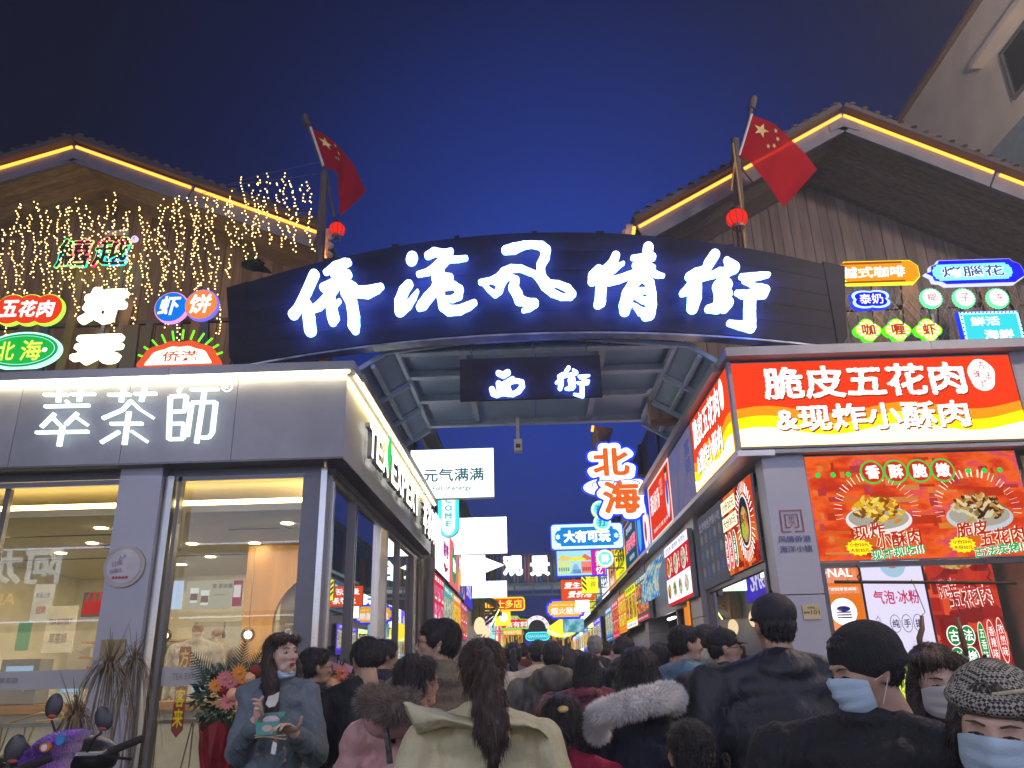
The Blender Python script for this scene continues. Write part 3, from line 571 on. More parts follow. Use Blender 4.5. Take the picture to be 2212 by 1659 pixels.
# ---------------------------------------------------------------- gables
tube_b = lambda a, b, m, par, r=.022: MB().tube([a, b], r, 8).build('light_tube', m, par)
def gable(name, label, apex, left, right, Y, Yw, zb, xs, pm=None, sm=None):
    pm = pm or plank_m; sm = sm or soffit_m
    g = thing(name, label, 'building')
    ax, az = apex
    for (ex, ez) in (left, right):
        d = Vector((ex-ax, 0, ez-az)); L = d.length; u = d.normalized(); nrm = Vector((u.z, 0, -u.x)) if u.x > 0 else Vector((-u.z, 0, u.x))
        if nrm.z > 0: nrm = -nrm
        # eave board
        n = max(2, round(L/2.6))
        for i in range(n):
            p = Vector((ax, Y, az))+u*(L*i/n+.01); q = Vector((ax, Y, az))+u*(L*(i+1)/n-.01)
            MB().add([p, q, q+nrm*.27, p+nrm*.27, p+Vector((0, .05, 0)), q+Vector((0, .05, 0)), q+nrm*.27+Vector((0, .05, 0)), p+nrm*.27+Vector((0, .05, 0))], [(0, 1, 2, 3)[::1], (7, 6, 5, 4), (4, 5, 1, 0), (3, 2, 6, 7), (0, 3, 7, 4), (1, 5, 6, 2)]).build('eave_board', eave_m, g)
            e0 = Vector((ax, Y-.022, az))+u*(L*i/n+.05)+nrm*.05; e1 = Vector((ax, Y-.022, az))+u*(L*(i+1)/n-.03)+nrm*.05
            tube_b(e0, e1, led_y, g)
        # roof slab and tile rows
        p = Vector((ax, Y-.12, az)); q = Vector((ax, Y-.12, az))+u*L; up = -nrm
        MB().add([p+up*.02, q+up*.02, q+up*.09, p+up*.09]+[v+Vector((0, 2.4, 0)) for v in (p+up*.02, q+up*.02, q+up*.09, p+up*.09)], [(0, 1, 2, 3), (7, 6, 5, 4), (0, 4, 5, 1), (1, 5, 6, 2), (2, 6, 7, 3), (3, 7, 4, 0)]).build('roof', mat('roof deck dark', (.07, .06, .07), .8), g)
        nt_ = int(L/.17)
        tm = MB().sph((0, 0, 0), (.05, .05, .009), 8, 5).mesh('tile', mat('clay roof tile', (.12, .07, .06), .7), True)
        for i in range(nt_): link('tile', tm, g, p+u*((i+.5)*L/nt_)+up*.092)
        # soffit planks, running along the slope
        k = 0; y = Y+.055
        while y < Yw+.25:
            w = .135; a = Vector((ax, y, az))+u*.02+nrm*.13; b = Vector((ax, y, az))+u*L+nrm*.13
            MB().add([a, b, b+nrm*.02, a+nrm*.02]+[v+Vector((0, w-.006, 0)) for v in (a, b, b+nrm*.02, a+nrm*.02)], [(0, 1, 2, 3), (7, 6, 5, 4), (0, 4, 5, 1), (1, 5, 6, 2), (2, 6, 7, 3), (3, 7, 4, 0)]).build('soffit_plank', sm, g); y += w
    MB().poly([(ax-.20, az-.12), (ax-.20, az-.32), (ax, az-.24), (ax+.20, az-.32), (ax+.20, az-.12), (ax, az-.01)], Y-.012, Y-.003).build('apex_plate', eave_m, g)
    # gable wall planks
    x0, x1 = xs; x = x0
    while x < x1:
        w = .15; xm = x+w/2
        if xm < ax: t = (xm-left[0])/(ax-left[0]); z = left[1]+(az-left[1])*t
        else: t = (xm-ax)/(right[0]-ax); z = az+(right[1]-az)*t
        z -= .14
        if z > zb+.05: MB().b2(x+.004, x+w-.004, Yw+.02*((int(x*100)) % 2)*.3, Yw+.05, zb, z).build('wall_plank', pm, g)
        x += w
    return g
GL = gable('gable_house', 'wooden gable house hung with fairy lights above the tea shop', (-6.24, 8.62), (-9.6, 7.55), (-2.68, 7.07), 9.0, 10.3, 4.75, (-9.0, -2.95))
GR = gable('gable_house', 'wooden gable house above the red snack shop fascia', (4.51, 8.66), (1.52, 6.97), (8.3, 6.55), 9.0, 10.5, 4.75, (1.75, 8.2), mat('weathered plank', (.17, .13, .125), .65, 0, .3, 2.5, .25, 50, (8, 8, .6), objvar=.25), mat('weathered soffit', (.19, .145, .13), .6, 0, .3, 2.5, .2, 50, (.6, 8, 8), objvar=.2))
MB().b2(-9, -3.0, 10.36, 11.2, 4.7, 6.9).build('side_wall', wood_brown, GL); MB().b2(3.0, 8.2, 10.56, 11.2, 4.7, 6.8).build('side_wall', wood_brown, GR); MB().b2(1.75, 3.0, 10.56, 10.7, 4.7, 6.7).build('side_wall', wood_brown, GR)
for g, x, zz, sg in ((GL, -2.68, 7.07, 1), (GR, 1.52, 6.97, -1)):      # curled eave ends
    MB().tube([(x+sg*.02, 8.95, zz-.05), (x+sg*.10, 8.98, zz-.45)], .022, 8).build('light_tube', led_y, g)
    b = MB(); b.b2(x-.02, x+.12*sg, 9.0, 9.12, zz-.5, zz+.03)
    for k in range(3): b.sph((x+sg*.14, 9.0, zz-.1-.14*k), (.06, .05, .05), 8, 5)
    b.build('eave_end', mat('eave end plaster', (.42, .33, .33), .7), g)
MB().b2(-9, -2.0, 8.35, 10.3, 4.6, 4.7).build('terrace', alu_d, tea)
MB().b2(2.3, 8.2, 8.35, 10.5, 4.62, 4.68).build('terrace', alu_d, rs)
# terrace screens: leaning posts and mesh behind the roof signs
def screen(name, label, x0, x1, Y, z0, z1, seed, step):
    s = thing(name, label, 'fence'); r_ = random.Random(seed); x = x0
    while x < x1:
        w = r_.choice((.09, .12, .2)); l = r_.uniform(-.12, .2); h = r_.uniform(z1-.5, z1)
        MB().beam((x, Y+r_.uniform(-.05, .1), z0), (x+l, Y, h), w, .05).build('slat', [mat('slat brown', (.22, .115, .06), .7, 0, .3, 3, .2, 50), mat('slat navy', (.05, .06, .12), .6), mat('slat dark', (.09, .06, .055), .7)][r_.choice((0, 0, 1, 2))], s); x += step*r_.uniform(.7, 1.3)
    for z in (z0+.3, z1-.35): MB().beam((x0, Y+.12, z), (x1, Y+.12, z), .05, .05).build('rail', mat('slat dark', (.09, .06, .055), .7), s)
    return s
screen('slat_fence', 'leaning brown and navy slats on the left terrace', -7.8, -2.4, 9.1, 4.7, 6.25, 3, .26)
s2 = screen('slat_fence', 'leaning dark slats with wire mesh on the right terrace', 2.9, 6.9, 9.1, 4.7, 6.1, 9, .38)
b = MB()
for i in range(40):
    x = 2.8+i*.11
    b.beam((x, 9.0, 4.7), (x+.7, 9.0, 5.9), .006, .006); b.beam((x+.7, 9.0, 4.7), (x, 9.0, 5.9), .006, .006)
b.build('mesh', mat('galvanised wire', (.2, .2, .2), .5, .5), s2, kind='stuff')

# ---------------------------------------------------------------- gateway canopy
cn = thing('canopy', 'grey steel framed canopy roof spanning the street behind the gateway', 'canopy')
sheet = mat('canopy sheet', (.24, .38, .62), .35, .2, .1, 2)
beam = lambda a, b, w=.07, h=.1, n='beam', m=steel: MB().beam(a, b, w, h).build(n, m, cn)
for x0, x1 in ((-1.5, -.68), (-.68, .14), (.14, .96), (.96, 1.78)): MB().b2(x0+.004, x1-.004, 8.42, 11.5, 5.14, 5.155).build('roof_sheet', sheet, cn)
for y in (8.55, 9.35, 10.3, 11.48):
    beam((-1.5, y, 5.08), (1.78, y, 5.08), .05, .10); beam((-1.5, y-.03, 5.03), (1.78, y-.03, 5.03), .11, .012, 'flange')
for x in (-.75, .95): beam((x, 8.45, 5.10), (x, 11.5, 5.10), .08, .05)
for s, xe, xo in ((-1, -1.5, -2.05), (1, 1.78, 2.3)):
    beam((xe, 8.42, 5.05), (xe, 11.52, 5.05), .05, .07)
    n = 6
    for k in range(3):
        y0, y1 = 8.45+k*1.03, 8.45+(k+1)*1.03-.02
        MB().add([(xe, y0, 5.06), (xe, y1, 5.06), (xo, y1, 4.74), (xo, y0, 4.74)], [(0, 1, 2, 3)]).build('roof_sheet', sheet, cn)
        beam((xe, y1, 5.0), (xo, y1, 4.68), .05, .07)
    beam((xe+ (xo-xe)*.5, 8.42, 4.86), (xe+(xo-xe)*.5, 11.5, 4.86), .05, .05)
    beam((xo, 8.42, 4.70), (xo, 11.5, 4.70), .06, .08); beam((xe, 11.5, 5.0), (xo-.1*s*-1, 11.5, 4.68), .05, .06)
beam((0.02, 8.40, 5.19), (-1.62, 8.40, 5.02), .045, .05, 'rafter'); beam((.02, 8.40, 5.19), (1.92, 8.40, 4.98), .045, .05, 'rafter')
beam((-1.62, 8.40, 5.02), (-2.1, 8.40, 4.70), .045, .05, 'rafter'); beam((1.92, 8.40, 4.98), (2.35, 8.40, 4.66), .045, .05, 'rafter')
# pole camera under the back beam
pc = thing('pole_camera', 'white surveillance box on a white drop pole under the canopy', 'camera', (-.14, 11.35, 4.66)); MB().b2(-.025, .025, -.025, .025, .08, .44).build('pole', mat('white enamel', (.6, .62, .6), .4), pc)
MB().b2(-.06, .06, -.1, .06, -.1, .08).build('camera_body', mat('white enamel', (.6, .62, .6), .4), pc); MB().b2(-.035, .035, -.11, -.101, -.06, .0).build('lens', blackm, pc)

# ---------------------------------------------------------------- gateway arch
gw = thing('gateway_arch', 'curved dark timber gateway board across the street mouth', 'gateway', (0, 8.1, 0))
board_m = mat('gateway board timber', (.010, .009, .018), .6, 0, .9, 1.1, .12, 30, (.6, 1, 3.5), spec=.2)
def arch_z(x, top):
    if top: return 6.38 - .048*(x-.1)**2
    return 5.09 - .026*(x-.1)**2
XS = [-3.25+i*(6.8/34) for i in range(35)]
band = 5
for j in range(band):      # five horizontal boards following the curve
    up_, lo = [], []
    for x in XS:
        zt, zb_ = arch_z(x, 1), arch_z(x, 0); up_.append((x, zb_+(zt-zb_)*(j+1)/band-.0015)); lo.append((x, zb_+(zt-zb_)*j/band+.0015))
    b = MB(); n = len(XS)
    V = [(x, 0, z) for x, z in up_]+[(x, 0, z) for x, z in lo]+[(x, .12, z) for x, z in up_]+[(x, .12, z) for x, z in lo]; F = []
    for i in range(n-1):
        F += [(i+1, i, n+i, n+i+1)[::1], (2*n+i, 2*n+i+1, 3*n+i+1, 3*n+i), (i, i+1, 2*n+i+1, 2*n+i), (n+i+1, n+i, 3*n+i, 3*n+i+1)]
    F += [(0, 2*n, 3*n, n), (n-1, 2*n-1, 4*n-1, 3*n-1)]
    b.add(V, F).build('board', board_m, gw)
for x in (-3.35, 3.62):
    sg = -1 if x < 0 else 1; MB().poly([(x-sg*.12, 4.72), (x-sg*.12, 5.85), (x+sg*.12, 5.78), (x+sg*.05, 5.35), (x, 4.9)], -.01, .13).build('end_board', board_m, gw)
b = MB()
for i in range(len(XS)-1): b.beam((XS[i], .06, arch_z(XS[i], 0)-.03), (XS[i+1], .06, arch_z(XS[i+1], 0)-.03), .16, .022)
b.build('edge_trim', mat('scuffed steel trim', (.30, .33, .40), .3, .6, .5, 4), gw)
for i in range(7):
    x = -2.3+i*.8+rnd.uniform(-.1, .1); MB().box((x, .06, arch_z(x, 1)+.02), (rnd.uniform(.05, .10), .07, rnd.uniform(.03, .06))).build('top_block', board_m, gw)
face_w = em((.50, .64, 1.0), 5., True, 'gateway letter glow'); side_w = em((.06, .16, 1.0), 34., True, 'gateway letter side glow')  # blue sides added to throw a bloom-like halo on the board
R1 = lambda x, y: (1100+.3617*x, 940+.3617*y); R2 = lambda x, y: (1850+.27125*x, 930+.27125*y); R3 = lambda x, y: (2270+.3617*x, 930+.3617*y)
for nm, S, R in (('侨', QIAO, R1), ('港', GANG, R1), ('风', FENG, R2), ('情', QING, R3), ('街', JIE, R3)):
    def fn(x, y, R=R):
        fx, fy = R(x, y); p = P(fx/1.82278, fy/1.82278, 8.04); return (p.x, p.z)
    o = brush_obj('letter', S, fn, .045, (face_w, side_w), gw, 110, label=None); o.location.y = -.10
# hanging board
hb = thing('hanging_sign', 'small dark timber sign with two white characters hung on chains under the arch', 'sign', (.06, 8.25, 4.34))
MB().b2(-.80, .80, 0, .05, 0, .50).build('board', mat('hanging board timber', (.012, .010, .020), .55, 0, .6, 1.2, .1, 30, (.5, 1, 4), spec=.2), hb)
R4 = lambda x, y: (1880+.25316*x, 1400+.25316*y)
def f4(x, y):
    fx, fy = R4(x, y); p = P(fx/1.82278, fy/1.82278, 8.22); return (p.x-.06, p.z-4.34)
o = brush_obj('letter', XI, f4, .03, (face_w, side_w), hb, 70); o.location.y = -.055
def f5(x, y): return f4(1205+(x-1115)*(545/990), 165+(y-155)*(500/900))
o = brush_obj('letter', JIE, f5, .025, (face_w, side_w), hb, 80); o.location.y = -.055
def chain(x, z0, z1, par, y=.02):
    z = z0; k = 0
    while z < z1:
        b = MB(); pts = [(.012*math.cos(t)*(1 if k % 2 else 0), .012*math.cos(t)*(0 if k % 2 else 1), .024*math.sin(t)) for t in [q*math.pi/4 for q in range(9)]]
        b.tube(pts, .0045, 5, False).build('chain_link', mat('chain iron', (.12, .12, .14), .4, .8), par, (x, y, z)); z += .037; k += 1
chain(-.67, .50, .74, hb); chain(.65, .50, .74, hb)
MB().beam((-.82, 8.27, 5.06), (.95, 8.27, 5.10), .05, .05).build('hanger_bar', steel, None, label='steel bar under the arch carrying the chains', cat='bar')
ch = thing('chain', 'spare short chain dangling above the middle of the hanging sign', 'chain', (.10, 8.27, 0)); chain(0, 4.92, 5.05, ch, 0)
# ================================================================ SIGNS
WH = em((1, 1, 1), 2.2, True, 'white lightbox'); WHI = ink('#ffffff', 1.6)
def rot(o, a): o.rotation_euler.y = a; return o
def letters3d(parent, s, x0, x1, cz, h, front, side, d, yoff=-.05, off=.0):
    """free standing channel letters: one part per character"""
    w = (x1-x0)/len(s)
    for k, c in enumerate(s): letter_obj(parent, c, x0+w*(k+.5), cz, w*.88, h, yoff, d, front, side, off, res=40)
# tea shop name, front: drawn as bars, the way the sign is made
tn = thing('shop_sign', 'large white characters 萃茶師 on the grey fascia of the tea shop', 'sign', (0, 8.0, 0))
Z3 = lambda x, y: P(x/3., 768.05+y/3., 7.93)     # zoom grid of the fascia (full-size pixels 0..1344 x 1400..2200)
def z3(x, y): fx = x*.60759; fy = 1400+y*.60759; p = P(fx/1.82278, fy/1.82278, 7.93); return (p.x, p.z)
CUI = [[(280,252),(435,252)],[(385,212),(372,300)],[(455,248),(612,246)],[(522,208),(508,295)],[(425,290),(440,310)],[(285,328),(575,320)],[(352,372),(262,462)],[(330,392),(385,450)],[(500,368),(420,445)],[(480,390),(562,448)],[(228,497),(568,490)],[(402,450),(378,585)]]
CHA = [[(696,252),(842,250)],[(800,208),(780,298)],[(868,246),(1010,244)],[(935,202),(912,295)],[(845,290),(790,350),(660,405)],[(845,290),(900,345),(990,402)],[(712,440),(920,438)],[(832,360),(802,575)],[(770,490),(650,562)],[(850,488),(950,556)]]
SHI = [[(1172,196),(1150,238)],[(1100,262),(1090,540)],[(1100,262),(1205,258),(1195,358),(1096,362)],[(1092,440),(1190,438),(1182,538),(1088,540)],[(1232,218),(1415,214)],[(1322,225),(1270,565)],[(1240,302),(1208,522)],[(1240,302),(1395,298),(1372,500),(1350,528),(1300,530)]]
tface = em((.85, 1, .93), 1.7, True, 'tea letter glow'); tside = em((.5, .8, 1.), 2., False)
for ch_ in (CUI, CHA, SHI):
    mbx = MB(); mby = None
    for st_ in ch_:
        pts = [z3(*p) for p in st_]
        for a_, b_ in zip(pts, pts[1:]): mbx.beam((a_[0], -.055, a_[1]), (b_[0], -.055, b_[1]), .05, .031)
    mbx.build('letter', tface, tn)
c0 = z3(1469, 197); rg = MB()
rg.tube([(c0[0]+.055*math.cos(t), -.05, c0[1]+.055*math.sin(t)) for t in [k*math.pi/10 for k in range(21)]], .009, 6, False).build('registered_mark', tface, tn); text(tn, 'R', c0[0], c0[1], .045, .06, tface, y=-.06, off=.02)
# tea shop name on the side
ts = thing('shop_sign', 'glowing TEA EXPERT lettering on the street side fascia of the tea shop', 'sign', (-1.97, 0, 0), rad(90))
ivory = em((1, 1, .90), 4., True, 'ivory letter glow'); stl = mat('letter case', (.35, .34, .30), .3, .7)
yz = lambda y: y
letters3d(ts, 'TEA', 8.75, 10.05, 4.10, .40, ivory, stl, .06, -.06, .025); letters3d(ts, 'EXPERT', 10.25, 12.9, 4.10, .40, ivory, stl, .06, -.06, .025)
MB().poly([(10.02, 4.30), (10.16, 4.52), (10.20, 4.3), (10.1, 3.95)], -.12, -.10).build('leaf_mark', em('#20c050', 1.5), ts)
ts2 = thing('shop_sign', 'glowing 萃茶師 characters at the far end of the tea shop side fascia', 'sign', (-1.97, 0, 0), rad(90))
letters3d(ts2, '萃茶師', 13.45, 15.2, 4.08, .62, ivory, stl, .06, -.06, .012)

# ---- red and yellow fascia lightbox, front and side
sfac = {'red': em('#ef3a0c', 1.25), 'org': em('#ff9a12', 1.2), 'yel': em('#fff000', 1.35), 'wht': em('#ffffc8', 1.7)}
def wavy(par, x0, x1, z0, z1, per, ph):
    H = z1-z0
    MB().poly([(x0, z0), (x1, z0), (x1, z1), (x0, z1)], 0, 0).build('face', sfac['red'], par)
    for k, (nm, base, amp) in enumerate((('org', .42, .055), ('yel', .30, .06), ('wht', .17, .055))):
        n = 60; top = [(x0+(x1-x0)*i/n, z0+H*(base+amp*math.sin(2*math.pi*((x0+(x1-x0)*i/n)/per+ph+k*.02)))) for i in range(n+1)]
        MB().poly([(x0, z0), (x1, z0)]+top[::-1], -.004*(k+1), -.004*(k+1)).build('wave_band', sfac[nm], par)
def snack(par, x0, x1, z0, z1, sc):
    H = z1-z0; W_ = x1-x0; sh = ink('#b03a10', .8)
    wavy(par, x0, x1, z0, z1, 1.5*sc, .55)
    def line(s, a, b, cz, h, off):
        text(par, s, x0+W_*(a+b)/2+.012*sc, z0+H*cz-.016, W_*(b-a), h*H, sh, y=-.018, off=off, res=60, rough=.008); text(par, s, x0+W_*(a+b)/2, z0+H*cz, W_*(b-a), h*H, WHI, y=-.024, off=off, res=60, rough=.008)
    line('脆皮五花肉', .105, .825, .735, .40, .028); line('&现炸小酥肉', .13, .81, .31, .32, .028)
    MB().poly([(x0+W_*(.885+.047*math.cos(t)*(1+.06*math.sin(5*t))), z0+H*(.76+.195*math.sin(t))) for t in [k*math.pi/12 for k in range(24)]], -.020, -.020).build('seal_badge', WHI, par)
    rd = ink('#c01818', 1.)
    for c_, a_, b_ in (('古', .89, .88), ('法', .905, .75), ('碳', .868, .77), ('烤', .885, .65)): text(par, c_, x0+W_*a_, z0+H*b_, W_*.022, H*.10, rd, y=-.026, off=.01)
sf = thing('fascia_sign', 'red orange and yellow wavy lightbox with white characters 脆皮五花肉 facing the square', 'sign', (0, 8.02, 0))
MB().b2(2.24, 5.30, .004, .09, 3.62, 4.60).build('housing', GREY, sf); snack(sf, 2.26, 5.28, 3.64, 4.585, 1.)
MB().b2(2.22, 2.255, -.015, .09, 3.6, 4.61).b2(5.285, 5.31, -.015, .09, 3.6, 4.61).build('frame', alu, sf)
sf2 = thing('fascia_sign', 'narrower red and yellow wavy lightbox on the street side of the snack shop', 'sign', (2.22, 0, 0), rad(-90))
MB().b2(-10.2, -8.08, .004, .09, 3.6, 4.58).build('housing', GREY, sf2); snack(sf2, -10.18, -8.1, 3.62, 4.575, .75)

# ---- generic wall panels on the right hand row
def tags(par, x0, x1, z0, z1, items, y=-.006):
    """items: (text, cx, cz, w, h, colour, off[, vert]) in fractions of the panel"""
    for it in items:
        s, a, b, w, h, c, off = it[:7]; v = len(it) > 7 and it[7]
        text(par, s, x0+(x1-x0)*a, z0+(z1-z0)*b, (x1-x0)*w, (z1-z0)*h, ink(c, 1.1) if isinstance(c, str) else c, y=y, off=off, vert=v)
food1 = emramp('food print brown', [(0, '#3a1a0a'), (.3, '#8a4518'), (.5, '#d08a30'), (.7, '#e8c070'), (.9, '#5a8a2a')], 1., 14, 'food')
food2 = emramp('food print gold', [(0, '#7a4a08'), (.35, '#d89a10'), (.6, '#f0c828'), (.9, '#fff0a0')], 1.1, 16, 'food')
food3 = emramp('food print green', [(0, '#2a2018'), (.3, '#5a7a30'), (.5, '#c8b890'), (.75, '#f0eedc'), (1., '#b04020')], 1., 18, 'food')
food4 = emramp('food print red', [(0, '#5a1010'), (.4, '#c03818'), (.6, '#e88040'), (.9, '#ffd8a0')], 1., 16, 'food')
bowlw = ink('#f4f4ee', 1.1); bowld = ink('#203040', .8)
def bowl(par, cx, cz, rx, rz, f, rim=bowlw, y=-.006):
    MB().disc(cx, cz, rx, rz, y, y, 32).build('bowl_print', rim, par); MB().disc(cx, cz+rz*.03, rx*.86, rz*.84, y-.004, y-.004, 32).build('food_print', f, par)
def rpanel(y0, y1, z0, z1, face, label, items=(), X=2.22, name='sign_panel', foods=(), group=None, d=.07, frame=None, edge=None):
    w = y1-y0; r = housing(name, label, 'sign', (X, (y0+y1)/2, z0), rad(-90), w-.012, z1-z0, d, face, edge or GREY, group, frame)
    tags(r, -w/2, w/2, 0, z1-z0, items)
    for (a, b, rx, rz, f) in foods: bowl(r, -w/2+w*a, (z1-z0)*b, rx, rz, f)
    return r
A0, A1 = 3.60, 4.58
rpanel(10.22, 12.05, A0, A1, emramp('self-lit mural print', [(0, '#5a5a80'), (.4, '#6a6a92'), (.6, '#7d7396'), (1, '#8a7c88')], .85, 2.2), 'mauve self-lit wall panel with faded blue characters past the red fascia', [('富婆', .82, .62, .22, .5, '#46508a', .02, True), ('凉粉', .30, .78, .35, .28, '#5a6296', .02)])  # no lightbox: its brightness is put in as a faint glow
r = rpanel(12.05, 14.35, A0-.02, A1, em('#e8381c', 1.05), 'bright red panel showing a figure in a blue robe on the right wall', [('潮汕好汤', .30, .62, .44, .36, '#ffffff', .03), ('海鲜才是主角', .48, .15, .7, .07, '#ffffff', .0), ('老字号', .62, .72, .16, .3, '#ffd0c0', .0, True)], frame=ink('#ffd9c8', 1.2))
for z_, c_, rx_, rz_ in ((.42, '#e8e8f8', .16, .30), (.55, '#4a5ac0', .10, .22), (.18, '#b03050', .14, .16), (.80, '#f0d0b0', .07, .08), (.90, '#5a3a20', .13, .05)): MB().disc(.82, (A1-A0)*z_, rx_, rz_, -.006-.002*z_, -.006-.002*z_).build('figure_print', ink(c_, 1.), r)
r = rpanel(14.35, 16.4, A0-.03, A1, em('#2038d0', 1.2), 'deep blue panel with a white headed figure on the right wall', [('大牌', .22, .82, .2, .12, '#ffffff', .02)])
MB().disc(.35, .40, .30, .48, -.006, -.006).build('figure_print', ink('#f4f0ff', 1.2), r); MB().disc(.35, .34, .14, .2, -.01, -.01).build('figure_print', ink('#d02840'), r); MB().disc(.75, .3, .12, .3, -.008, -.008).build('figure_print', ink('#ffe0a8', 1.3), r); MB().disc(-.55, .5, .25, .42, -.007, -.007).build('figure_print', ink('#48c0f0'), r)
rpanel(16.4, 18.6, A0-.06, A1-.02, em('#15566a', .9), 'teal panel with pink outlined characters on the right wall', [('卤味鸭脖', .5, .5, .8, .3, '#ff5a8a', .05), ('卤味鸭脖', .5, .5, .8, .3, '#ffe8f0', .0), ('现卤现卖', .55, .2, .4, .1, '#ffffff', .0), ('百年老店', .45, .82, .5, .14, '#f0d8ff', .02)], frame=ink('#c08868', 1.))
rpanel(18.6, 21.0, A0-.08, A1-.03, em('#f4f000', 1.3), 'bright yellow panel with black brush characters on the right wall', [('三碗猪脚', .5, .55, .85, .62, '#302800', .03), ('招牌猪脚粉', .6, .14, .5, .1, '#403800', .0)])
rpanel(21.0, 23.1, A0-.1, A1-.05, em('#e8a060', 1.15), 'peach panel with white and brown lettering on the right wall', [('冰淇淋', .5, .55, .9, .7, '#5a3a60', .02), ('甜品', .5, .2, .5, .2, '#ffffff', .02)])
rpanel(23.1, 25.6, A0-.12, A1-.06, em('#f4f8ff', 1.5), 'white oval panel with blue black brush characters on the right wall', [('沙虫粥', .5, .55, .8, .55, '#283058', .03)])
rpanel(25.6, 28.2, A0-.14, A1-.1, em('#587088', .8), 'slate grey panel with a pale crest on the right wall', [('茶粉', .5, .35, .6, .3, '#e0f0ff', .02), ('◎', .5, .75, .25, .2, '#c0d8e8', .02)])
rpanel(28.2, 31.2, A0-.16, A1-.12, em('#e8dc20', 1.1), 'mustard yellow framed panel far along the right wall', [('牛奶炸', .5, .5, .8, .4, '#5a4a10', .02)], frame=ink('#80801a'))
cols = [('#e8fff8', 'ice white'), ('#f4d8f8', 'pale pink'), ('#ffffff', 'plain white'), ('#6a50d8', 'violet'), ('#3a3a98', 'indigo'), ('#d8c8f8', 'lilac'), ('#b0d860', 'lime'), ('#f8f0b0', 'cream'), ('#60c8d8', 'aqua'), ('#e87048', 'coral')]
for i, (c, nme) in enumerate(cols):
    y0 = 31.3+i*3.1; rpanel(y0, y0+3.05, 3.42, 4.42, em(c, 2.0), nme+' lit panel in the distant part of the right wall', [('美食小吃粉面茶汤煲粥奶鱼'[i:i+2], .5, .5, .7, .5, '#504070' if i not in (3, 4) else '#ffffff', .03)])
# row of menus under them, standing off the wall
r = rpanel(8.42, 9.82, 2.50, 3.45, emramp('red crowd print', [(0, '#7a1408'), (.4, '#c82c10'), (.6, '#e85018'), (1, '#f08830')], .9, 5, 'blocks'), 'snack poster with a dark bowl and 小份20 大份30 on the street side of the corner', X=2.43, d=.03)
for k in range(36):
    t = 2*math.pi*k/36; a, b_ = .33, .40; MB().beam((.28+a*.80*math.cos(t)*-1, -.006, .50+b_*.82*math.sin(t)), (.28-a*1.12*math.cos(t), -.006, .50+b_*1.12*math.sin(t)), .008, .002).build('ray_print', WHI, r)
MB().disc(.28-.0, .50, .235, .30, -.010, -.010, 36).build('plate_print', bowlw, r); MB().disc(.28, .50, .21, .275, -.014, -.014, 36).build('dish_print', ink('#202838'), r); MB().disc(.30, .46, .15, .20, -.018, -.018, 36).build('food_print', food1, r); MB().disc(.23, .40, .07, .09, -.02, -.02, 20).build('food_print', ink('#a8c838'), r)
rot_ = r; MB().poly([(-.68, .62), (-.02, .70), (-.02, .86), (-.68, .78)], -.022, -.022).poly([(-.68, .42), (.0, .50), (.0, .66), (-.68, .58)], -.022, -.022)
for z_, s_ in ((.80, '小份20元'), (.60, '大份30元')):
    MB().poly([(-.68, z_-.08), (.02, z_-.08), (.02, z_+.08), (-.68, z_+.08)], -.022, -.022).build('price_strip', ink('#fff6d0', 1.3), r); text(r, s_, -.33, z_, .6, .11, ink('#402010'), y=-.026, off=.01)
for k, (c_, s_) in enumerate((('#e02020', '孜然味'), ('#e02020', '香辣味'), ('#109040', '五香味'))):
    x_ = -.60+.20*k; MB().disc(x_, .27, .085, .22, -.022, -.022, 24).build('flavour_badge', WHI, r); MB().disc(x_, .27, .072, .205, -.024, -.024, 24).build('flavour_badge', ink(c_), r); text(r, s_, x_, .27, .075, .30, WHI, y=-.028, vert=True, off=.01)
r = rpanel(9.86, 11.38, 2.47, 3.46, em('#585a66', .75), 'grey self-lit menu board with faded food drawings beside the corner snack poster', [('北海特色海鲜小吃', .5, .84, .85, .13, '#8a8496', .01)], X=2.43, d=.03)  # board without a lamp, brightness painted in as emission
for j in range(3):
    for i in range(5): MB().disc(-.56+.28*i, .22+.22*j, .08, .07, -.006, -.006, 16).build('dish_print', ink(('#7a6a76', '#56608a', '#6e7a78')[(i+j) % 3], .8), r); text(r, '套餐', -.56+.28*i, .12+.22*j, .1, .02, ink('#77728c', .8))
r = rpanel(11.42, 13.55, 2.40, 3.36, em('#d8202c', 1.), 'red and white noodle menu board with round bowls on the right wall', X=2.28)
MB().poly([(-1.05, .80), (1.05, .80), (1.05, .95), (-1.05, .95)], -.005, -.005).poly([(-1.05, .05), (1.05, .05), (1.05, .42), (-1.05, .42)], -.005, -.005).build('white_strip', ink('#f6f6ff', 1.3), r); text(r, '老友粉 螺蛳粉 卷筒粉', 0, .875, 1.8, .09, ink('#404870'), y=-.01)
for i, f in enumerate((food1, food3, food3)): bowl(r, -.72+.66*i, .60, .19, .16, f, y=-.007); text(r, '招牌粉', -.40+.66*i, .62, .08, .26, WHI, y=-.012, vert=True)
for i, f in enumerate((food1, food3, food3, food3)): bowl(r, -.78+.50*i, .22, .17, .14, f, y=-.011)
